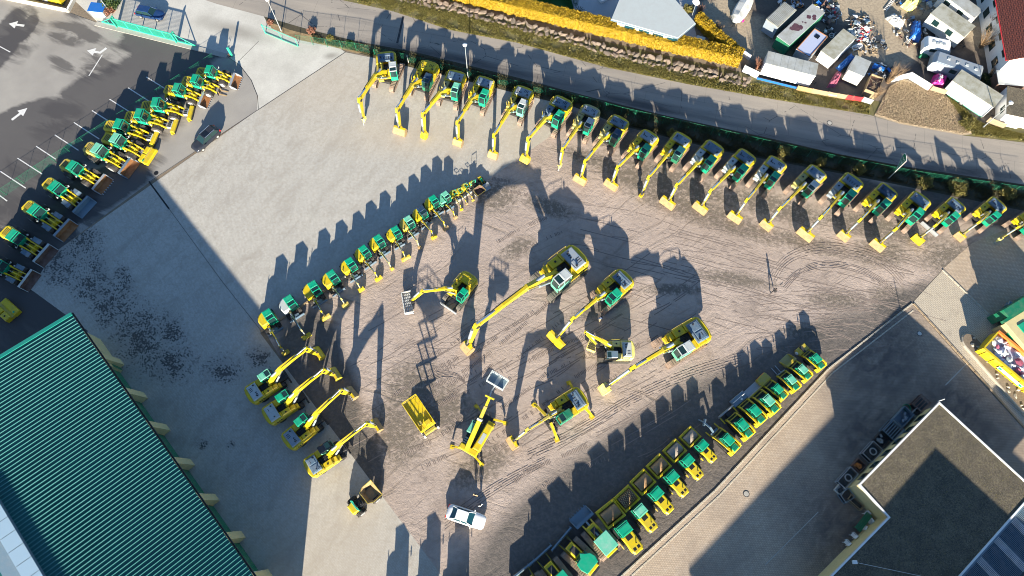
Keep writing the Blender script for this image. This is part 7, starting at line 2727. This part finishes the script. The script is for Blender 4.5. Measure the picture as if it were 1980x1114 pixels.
t1 = box_thing('box_trailer', 'grey-green box trailer with slatted weathered roof, leftmost of the stored trailers', 'trailer', (1482, 37), (1517, 4), (1541, 18), 3.0, 'hood_grey', 'roof_moss', ST, 'slat')
t2 = box_thing('long_container', 'long dark green trailer with maroon stains on its grey roof', 'trailer', (1503, 70), (1571, 8), (1594, 25), 2.9, 'green_dark', 'roof_grey', ST)
def stains(root):
    for k, (x_, y_, r) in enumerate(((-.2, -1.0, .75), (-.5, -1.7, .4), (.3, .7, .18), (.0, 2.0, .4), (.5, 2.7, .38), (.75, 2.3, .32), (-.1, .5, .14), (.25, -.6, .5))):
        rr = random.Random(k)
        pts = [(x_ + r * rr.uniform(.7, 1.15) * math.cos(t * .5236), y_ + r * rr.uniform(.7, 1.15) * math.sin(t * .5236)) for t in range(12)]
        part('paint_stain', lambda mb: mb.poly(pts, 2.922, 2.926 + .001 * k, 0), root, ['purple_stain'])
stains(t2)
box_thing('small_caravan', 'small caravan with rust-red roof rim and light blue roof', 'caravan', (1540, 95), (1575, 56), (1600, 71), 2.5, 'hood_grey', 'bag_blue', ST, 'rim')
box_thing('white_caravan', 'white caravan with a mossy roof and blue corner, right of the small rimmed one', 'caravan', (1588, 98), (1631, 56), (1654, 74), 2.6, 'white', 'roof_moss', ST)
box_thing('long_trailer', 'long white trailer with grey ribbed roof and blue stripe along the roadside', 'trailer', (1480, 122), (1577, 147), (1584, 124), 3.1, 'white', 'roof_grey', ST, 'panel')
def stripe():
    a, b = g(1462, 153), g(1560, 177)
    o = single('blue_board', lambda mb: mb.box(0, (b - a).length, -.03, .03, .15, .55, 0), ['tarp_blue'], 'bright blue board along the foot of the long white trailer', 'board')
    o.location = (a.x, a.y - .12, 0)
    o.rotation_euler = (0, 0, math.atan2(b.y - a.y, b.x - a.x))
stripe()
box_thing('box_van_body', 'cream box van body with a striped dull roof beside the blue tarpaulin', 'trailer', (1641, 135), (1655, 107), (1683, 122), 2.7, 'white_dirty', 'roof_grey', ST)
box_thing('mobile_home', 'grey mobile home with two mossy roof patches, top right group', 'mobile home', (1800, 26), (1864, 71), (1879, 46), 3.0, 'white_dirty', 'roof_moss', ST)
box_thing('back_mobile_home', 'grey-roofed mobile home behind, cut by the top edge', 'mobile home', (1822, -12), (1884, 34), (1897, 18), 3.0, 'white', 'roof_grey', ST)
box_thing('tarped_caravan', 'caravan wrapped in a white cover between mobile home and grey caravan', 'caravan', (1790, 88), (1842, 99), (1850, 80), 2.3, 'white', 'white', ST, 'caravan')
box_thing('grey_caravan', 'long grey caravan with four roof vents and rounded ends', 'caravan', (1900, 150), (1804, 117), (1816, 98), 2.6, 'hood_grey', 'hood_grey', ST, 'caravan')
box_thing('showman_trailer', 'white-sided trailer with a brown-stained concrete-grey roof beside the dry grass', 'trailer', (1842, 156), (1922, 207), (1938, 184), 3.0, 'white', 'roof_moss', ST)
box_thing('roadside_hut', 'small hut with a grass-covered flat roof at the right edge', 'hut', (1947, 220), (1948, 167), (1990, 175), 2.7, 'white', 'moss_gravel', None, 'box', .02)
def tiled_house():
    h = 5.2
    a, b, c = g(1946, 113, h), g(1924, -10, h), g(2010, 96, h)
    d = (b - a).normalized()
    n = Vector((d.y, -d.x))
    root = thing('tiled_house', 'white house with a red tiled roof in the upper right corner', 'building', (a.x, a.y), heading(d))
    L, W = 22, 12
    def f(mb):
        mb.prism([(0, 0)] * 0 or [(0, 0), (1, 0), (1, 1)], 0, 0, 0) if 0 else None
        mb.add([(0, -.4, h), (0, L, h), (W / 2, L, h + 3.2), (W / 2, -.4, h + 3.2), (W, L, h), (W, -.4, h)], [[0, 3, 2, 1], [3, 5, 4, 2]], 0)
        mb.add([(0, -.4, h - .12), (0, L, h - .12), (W / 2, L, h + 3.08), (W / 2, -.4, h + 3.08), (W, L, h - .12), (W, -.4, h - .12)], [[1, 2, 3, 0], [2, 4, 5, 3]], 0)
        mb.add([(0, -.4, h - .12), (0, -.4, h), (W / 2, -.4, h + 3.2), (W / 2, -.4, h + 3.08)], [[0, 1, 2, 3]], 0)
        mb.add([(0, -.4, h - .12), (0, L, h - .12), (0, L, h), (0, -.4, h)], [[0, 1, 2, 3]], 0)
    rf = part('roof', f, root, ['roof_tiles'])
    for k in range(24):           # courses of tiles, each lapping the one below
        t0, t1 = k / 24, (k + 1) / 24
        part('tile_course', lambda mb: mb.add([(W / 2 * t0, -.38, h + 3.2 * t0 + .06), (W / 2 * t0, L, h + 3.2 * t0 + .06), (W / 2 * t1, L, h + 3.2 * t1 + .02), (W / 2 * t1, -.38, h + 3.2 * t1 + .02), (W / 2 * t0, -.38, h + 3.2 * t0), (W / 2 * t0, L, h + 3.2 * t0)], [[0, 3, 2, 1], [4, 0, 1, 5]], 0), rf, ['roof_tiles'])
    part('wall', lambda mb: (mb.box(.9, W - .9, .2, L, 0, h + .3, 0), mb.add([(.9, .2, h), (W - .9, .2, h), (W / 2, .2, h + 2.8)], [[0, 1, 2]], 0)), root, ['white'])
    for k in range(5):
        part('window', lambda mb: mb.box(.86, .9, 1.6 + k * 3.2, 2.9 + k * 3.2, 1.0, 2.4, 0), root, ['glass'])
        part('window', lambda mb: mb.box(.86, .9, 1.6 + k * 3.2, 2.9 + k * 3.2, 3.4, 4.6, 0), root, ['glass'])
    part('gutter', lambda mb: mb.box(-.15, 0, -.4, L, h - .1, h, 0), root, ['red'])
    part('porch', lambda mb: (mb.box(.5, W, -2.2, -.1, 0, 2.4, 0), mb.box(.3, W, -2.5, .1, 2.4, 2.5, 1)), root, ['rust_dark', 'steel'])
tiled_house()
def boards():
    tints = [((1538, 175), (1567, 181), 1.15, 'orange', 'ochre orange hoarding board, leftmost in the roadside row', 'worn'), ((1567, 181), (1598, 187), 1.15, None, 'wide tan hoarding board right of the ochre one', 'timber_pale'), ((1598, 187), (1616, 190), 1.15, None, 'tan hoarding board with a pale cross, middle of the roadside row', 'timber_pale'), ((1616, 190), (1633, 193), 1.15, None, 'tan hoarding board left of the red ones', 'timber_pale'), ((1633, 193), (1645, 195), 1.15, None, 'plain red hoarding board', 'red'), ((1645, 195), (1664, 197), 1.1, None, 'red hoarding board behind the bare twigs', 'red'), ((1664, 197), (1683, 203), 1.2, None, 'white and pale teal hoarding board at the end of the roadside row', 'cab_white'),
             ((1721, 160), (1754, 152), 1.5, None, 'white hoarding panel left of the corner at the dry grass', 'white'), ((1754, 152), (1793, 176), 1.5, None, 'long white hoarding panel above the dry grass', 'white'), ((1796, 175), (1826, 184), 1.1, None, 'brown hoarding panel between white hoarding and trailer', 'timber'), ((1830, 184), (1897, 228), .5, None, 'low pale green boards at the foot of the white-sided trailer', 'green_faded'), ((1434, 139), (1463, 153), 1.6, None, 'square white board at the corner of the golden hedge', 'white'), ((1905, 236), (1938, 250), 1.2, None, 'brown wooden gate beside the grass-roofed hut', 'timber'), ((1940, 240), (1990, 252), 1.3, None, 'white hoarding in front of the grass-roofed hut', 'white'), ((1388, 72), (1418, 96), 1.3, None, 'blue printed hoarding panel along the hedge, upper half', 'tarp_blue'), ((1418, 96), (1448, 118), 1.3, None, 'blue and red printed hoarding panel along the hedge, lower half', 'bag_blue')]
    for a, b, h, _, lab, m in tints:
        A, B = g(*a), g(*b)
        L = (B - A).length
        root = thing('hoarding_board', lab, 'hoarding', (A.x, A.y), math.atan2(B.y - A.y, B.x - A.x), 'roadside hoarding')
        part('panel', lambda mb: mb.box(.03, L - .03, -.02, .03, .1, h, 0), root, [m])
        part('post', lambda mb: mb.box(0, .08, .03, .11, 0, h + .05, 0), root, ['timber'])
        part('post', lambda mb: mb.box(L - .08, L, .03, .11, 0, h + .05, 0), root, ['timber'])
        if 'red printed' in lab or 'upper half' in lab:
            part('print', lambda mb: mb.box(L * .1, L * .3, -.027, -.022, .5, h - .15, 0), root, ['red'])
            part('print', lambda mb: mb.box(L * .4, L * .85, -.027, -.022, .4, h - .5, 0), root, ['white'])
        if 'pale cross' in lab:
            part('print', lambda mb: mb.box(.1, L - .1, -.027, -.022, .5, .65, 0), root, ['white'])
boards()
def boat():
    a, b = g(1425, 33, 1.2), g(1452, -12, 1.2)
    root = thing('covered_boat', 'small boat under a pale wrinkled cover at the top of the storage yard', 'boat', (a.x, a.y), heading(b - a))
    def loft(mb, z0, z1, k):
        V, F = [], []
        st = [(-.4, .35), (.2, .95), (1.2, 1.15), (3, 1.2), (4.6, 1.0), (5.6, .5), (6.0, .1)]
        for y_, w_ in st:
            V += [(-w_ * k, y_, z0), (w_ * k, y_, z0), (w_ * .8 * k, y_, z1), (0, y_, z1 + .15 * math.sin(y_ * 3) + .2), (-w_ * .8 * k, y_, z1)]
        for i in range(len(st) - 1):
            for j in range(5):
                F.append([i * 5 + j, i * 5 + (j + 1) % 5, i * 5 + 5 + (j + 1) % 5, i * 5 + 5 + j])
        F += [[0, 1, 2, 3, 4], [len(V) - 1 - i for i in range(5)]]
        mb.add(V, F, 0)
    part('hull', lambda mb: loft(mb, .3, .8, .85), root, ['cab_white'])
    part('cover', lambda mb: loft(mb, .75, 1.25, 1.0), root, ['white_dirty'])
    part('trailer', lambda mb: mb.box(-.7, .7, 1.5, 1.7, .2, .35, 0).box(-.06, .06, -1.2, 5, .2, .3, 0), root, ['dark'])
    part('fender', lambda mb: mb.cyl((1.1, .2, .6), (1.1, .6, .6), .15, 10, 0), root, ['magenta'])
boat()
def draped(name, pts, h, mat, label, cat, seed):
    """sheet thrown over a heap: a bumpy grid with hanging edges"""
    P = [g(*p, h * .6) for p in pts]
    o0 = P[0]
    rr = random.Random(seed)
    def f(mb):
        n = 10
        V, F = [], []
        for i in range(n + 1):
            for j in range(n + 1):
                u, v = i / n, j / n
                q = P[0] * (1 - u) * (1 - v) + P[1] * u * (1 - v) + P[2] * u * v + P[3] * (1 - u) * v - o0
                e = min(u, 1 - u, v, 1 - v)
                z_ = .03 if e == 0 else h * min(1, .45 + e * 2.2) * rr.uniform(.78, 1.06)
                V.append((q.x + rr.uniform(-.06, .06), q.y + rr.uniform(-.06, .06), z_))
        for i in range(n):
            for j in range(n):
                a = i * (n + 1) + j
                F.append([a, a + n + 1, a + n + 2, a + 1])
        mb.add(V, F, 0)
    o = single(name, f, [mat], label, cat)
    o.location = (o0.x, o0.y, .02)
    return o
draped('blue_tarpaulin', [(1618, 128), (1628, 136), (1655, 108), (1648, 100)], .9, 'tarp_blue', 'crumpled blue tarpaulin strip beside the cream box van', 'tarpaulin', 1)
draped('blue_tarpaulin', [(1762, 70), (1782, 78), (1782, 40), (1768, 36)], 1.3, 'tarp_blue', 'bright blue tarpaulin over a heap beside the mobile home', 'tarpaulin', 2)
draped('white_tarpaulin', [(1713, 32), (1742, 56), (1752, 44), (1728, 23)], .9, 'white_dirty', 'pale wrinkled tarpaulin over a heap in the middle of the storage yard', 'tarpaulin', 3)
draped('green_tarpaulin', [(1778, 110), (1796, 108), (1800, 96), (1783, 89)], .8, 'green_dark', 'dark green tarpaulin in front of the grey caravan', 'tarpaulin', 4)
draped('pink_tent', [(1795, 168), (1828, 166), (1834, 148), (1812, 138)], 1.3, 'magenta', 'collapsed pink and white striped tent between hoarding and grey caravan', 'tent', 5)
draped('white_tent_strip', [(1806, 164), (1818, 164), (1826, 147), (1814, 141)], 1.42, 'white', 'white stripe of cloth lying over the pink tent', 'cloth', 6)
draped('striped_cloth', [(1600, 166), (1617, 166), (1630, 140), (1620, 134)], .8, 'bag_pink', 'striped purple cloth roll left of the cream box van', 'cloth', 7)
draped('yellow_tarpaulin', [(1746, 5), (1766, 18), (1790, -6), (1765, -16)], 1.6, 'yellow_pale', 'pale yellow tarpaulin over a box at the top edge of the storage yard', 'tarpaulin', 8)
def open_scrap():
    h = 1.4
    a, b, c = g(1674, 172, h), g(1686, 142, h), g(1709, 152, h)
    d = (b - a)
    L = d.length
    d = d.normalized()
    n = Vector((d.y, -d.x))
    W = abs((c - b).dot(n))
    root = thing('scrap_box', 'open box full of brown scrap beside the tall bare shrub', 'box', (a.x, a.y), heading(d))
    part('wall', lambda mb: mb.box(0, .08, 0, L, 0, h, 0).box(W - .08, W, 0, L, 0, h, 0).box(.08, W - .08, 0, .08, 0, h, 0).box(.08, W - .08, L - .08, L, 0, h, 0), root, ['timber_pale'])
    part('scrap', lambda mb: mb.box(.08, W - .08, .08, L - .08, .02, h - .35, 0), root, ['rust_dark'])
    rr = random.Random(3)
    for i in range(8):
        o = part('branch', lambda mb: mb.cyl((-.8, 0, 0), (.8, 0, 0), .05, 5, 0, .02), root, ['timber'], 'scrapbr')
        o.location = (W / 2 + rr.uniform(-.4, .4), L / 2 + rr.uniform(-.8, .8), h - .2)
        o.rotation_euler = (rr.uniform(-.2, .2), rr.uniform(-.3, .3), rr.uniform(0, 3))
open_scrap()
def junk(name, cpx, rx, ry, n, label, seed, hi=.55, cols=None):
    q = g(*cpx)
    rr = random.Random(seed)
    cols = cols or ['white', 'cab_white', 'steel', 'white', 'tarp_blue', 'dark', 'steel_blue', 'rust_dark', 'red', 'yellow', 'hood_grey', 'white_dirty', 'timber']
    names = sorted(set(cols))
    def f(mb):
        for i in range(n):
            r_, t = math.sqrt(rr.random()), rr.uniform(0, 6.283)
            x_, y_ = rx * r_ * math.cos(t), ry * r_ * math.sin(t)
            mb.M = Matrix.Translation((x_, y_, rr.uniform(.05, hi * (1.2 - r_)))) @ Matrix.Rotation(rr.uniform(0, 6.28), 4, 'Z') @ Matrix.Rotation(rr.uniform(-.5, .5), 4, 'X') @ Matrix.Rotation(rr.uniform(-.5, .5), 4, 'Y')
            m = names.index(rr.choice(cols))
            k = rr.random()
            if k < .45:
                s = rr.uniform(.1, .45)
                mb.box(-s, s, -s * rr.uniform(.3, 1), s * rr.uniform(.3, 1), 0, rr.uniform(.04, .4), m)
            elif k < .7:
                mb.cyl((-rr.uniform(.3, 1.0), 0, .1), (rr.uniform(.3, 1.0), 0, .1), rr.uniform(.02, .06), 6, m)
            elif k < .85:
                mb.cyl((0, 0, 0), (0, 0, rr.uniform(.1, .4)), rr.uniform(.1, .3), 10, m)
            else:
                s = rr.uniform(.25, .45)
                for j in range(10):
                    a, b = .6283 * j, .6283 * (j + 1)
                    mb.cyl((s * math.cos(a), s * math.sin(a), .1), (s * math.cos(b), s * math.sin(b), .1), .07, 5, m)
        mb.M = None
    o = part(name, f, None, names)
    o.location = (q.x, q.y, 0)
    tag(o, label, 'junk heap')
    o['kind'] = 'stuff'
junk('junk_heap', (1668, 56), 2.6, 2.8, 80, 'heap of white and coloured junk right of the white caravan', 1)
junk('junk_heap', (1600, 20), 2.0, 2.6, 60, 'heap of bluish junk behind the long dark green trailer', 2)
junk('junk_heap', (1590, 56), 2.0, 1.8, 30, 'loose parts on the dark ground between the trailers', 3, .2, ['steel', 'dark', 'white'])
junk('junk_heap', (1757, 62), 2.6, 3.2, 80, 'heap of dark scrap and planks left of the bright blue tarpaulin', 4, .5, ['dark', 'steel', 'white_dirty', 'timber', 'rust_dark'])
junk('junk_heap', (1680, 92), 3.0, 1.6, 40, 'tyres and pipes lying behind the cream box van', 5, .3, ['rubber', 'dark', 'steel', 'timber'])
junk('junk_heap', (1690, 138), 2.4, 1.6, 44, 'clutter behind the open scrap box', 6, .4, ['rubber', 'steel', 'tarp_blue', 'dark'])
junk('junk_heap', (1770, 10), 4.0, 2.0, 40, 'clutter around the yellow tarpaulin', 7, .4, ['steel', 'dark', 'timber', 'white_dirty', 'tarp_blue'])
junk('junk_heap', (1530, 6), 2.0, 2.0, 40, 'clutter behind the slatted box trailer', 8, .8, ['steel', 'dark', 'white', 'tarp_blue', 'orange'])
def ladder():
    a, b = g(1713, 18, .4), g(1730, -4, .4)
    root = thing('ladder', 'white ladder lying on the sandy ground at the top of the storage yard', 'ladder', (a.x, a.y, .1), heading(b - a))
    L = (b - a).length
    for sx in (-.22, .22):
        part('rail', lambda mb: mb.box(sx - .035, sx + .035, 0, L, 0, .08, 0), root, ['white'])
    for k in range(8):
        part('rung', lambda mb: mb.box(-.19, .19, .15 + k * L / 8, .23 + k * L / 8, .02, .06, 0), root, ['white'])
ladder()
def bathtub():
    q = g(1655, 94)
    root = thing('bathtub', 'white bathtub lying between white caravan and box van', 'bathtub', (q.x, q.y), R(-62))
    n = 20
    def f(mb):
        V, F = [], []
        for k, (rx, ry, z_) in enumerate(((.34, .78, 0), (.45, .95, .5), (.36, .86, .5), (.26, .68, .1))):
            for i in range(n):
                t = 2 * math.pi * i / n
                sx, sy = math.copysign(abs(math.cos(t)) ** .6, math.cos(t)), math.copysign(abs(math.sin(t)) ** .6, math.sin(t))
                V.append((rx * sx, ry * sy, z_))
        for k in range(3):
            for i in range(n):
                F.append([k * n + i, k * n + (i + 1) % n, (k + 1) * n + (i + 1) % n, (k + 1) * n + i])
        F.append([3 * n + i for i in range(n)])
        mb.add(V, F, 0)
    part('tub', f, root, ['white'])
    part('drain', lambda mb: mb.cyl((0, -.45, .11), (0, -.45, .13), .05, 8, 0), root, ['dark'])
bathtub()
def bench():
    q = g(1697, 133)
    root = thing('blue_crate', 'flat bright blue crate behind the open scrap box', 'crate', (q.x, q.y), R(-30))
    part('box', lambda mb: mb.box(-.9, .9, -.3, .3, .1, .55, 0, .04), root, ['tarp_blue'])
    part('foot', lambda mb: mb.box(-.8, -.6, -.28, .28, 0, .1, 0), root, ['dark'])
    part('foot', lambda mb: mb.box(.6, .8, -.28, .28, 0, .1, 0), root, ['dark'])
bench()

# ================================================================ TOP LEFT CORNER
def corner():
    h = 3.0
    a, b = g(28, -32, h), g(99, -16, h)
    d = (b - a).normalized()
    root = thing('yellow_container', 'yellow box container with green sign at the top left edge', 'container', (a.x, a.y), math.atan2(d.y, d.x))
    L = (b - a).length
    part('body', lambda mb: mb.box(0, L, 0, 6, .1, h - .05, 0), root, ['yellow'])
    part('roof', lambda mb: mb.box(-.05, L + .05, -.05, 6.05, h - .05, h + .05, 0, .03), root, ['yellow'])
    part('sign', lambda mb: mb.box(.8, 2.4, -.04, -.01, 1.5, 2.6, 0), root, ['green'])
    part('door', lambda mb: mb.box(3.0, 4.0, -.03, -.01, .15, 2.1, 0), root, ['white'])
    pts = [(-40, -12), (20, 1), (134, 24), (150, -6)]
    q = [g(*p) for p in pts]
    wl = thing('low_wall', 'low white-capped wall round the plot at the top left', 'wall', (q[0].x, q[0].y))
    for p0, p1 in zip(q, q[1:]):
        p0, p1 = p0 - q[0], p1 - q[0]
        dd = (p1 - p0).normalized()
        nn = Vector((-dd.y, dd.x)) * .12
        part('wall', lambda mb: mb.poly([tuple(p0 - nn), tuple(p1 - nn), tuple(p1 + nn), tuple(p0 + nn)], 0, .6, 0), wl, ['concrete'])
        part('coping', lambda mb: mb.poly([tuple(p0 - nn * 1.3), tuple(p1 - nn * 1.3), tuple(p1 + nn * 1.3), tuple(p0 + nn * 1.3)], .6, .68, 0, .01), wl, ['white'])
    r = box_thing('tarped_crate', 'large crate covered with a blue sheet at the top left', 'crate', (170, 20), (197, 23), (203, 8), 1.4, 'cab_white', 'tarp_blue', None, 'box', .02, .12)
corner()
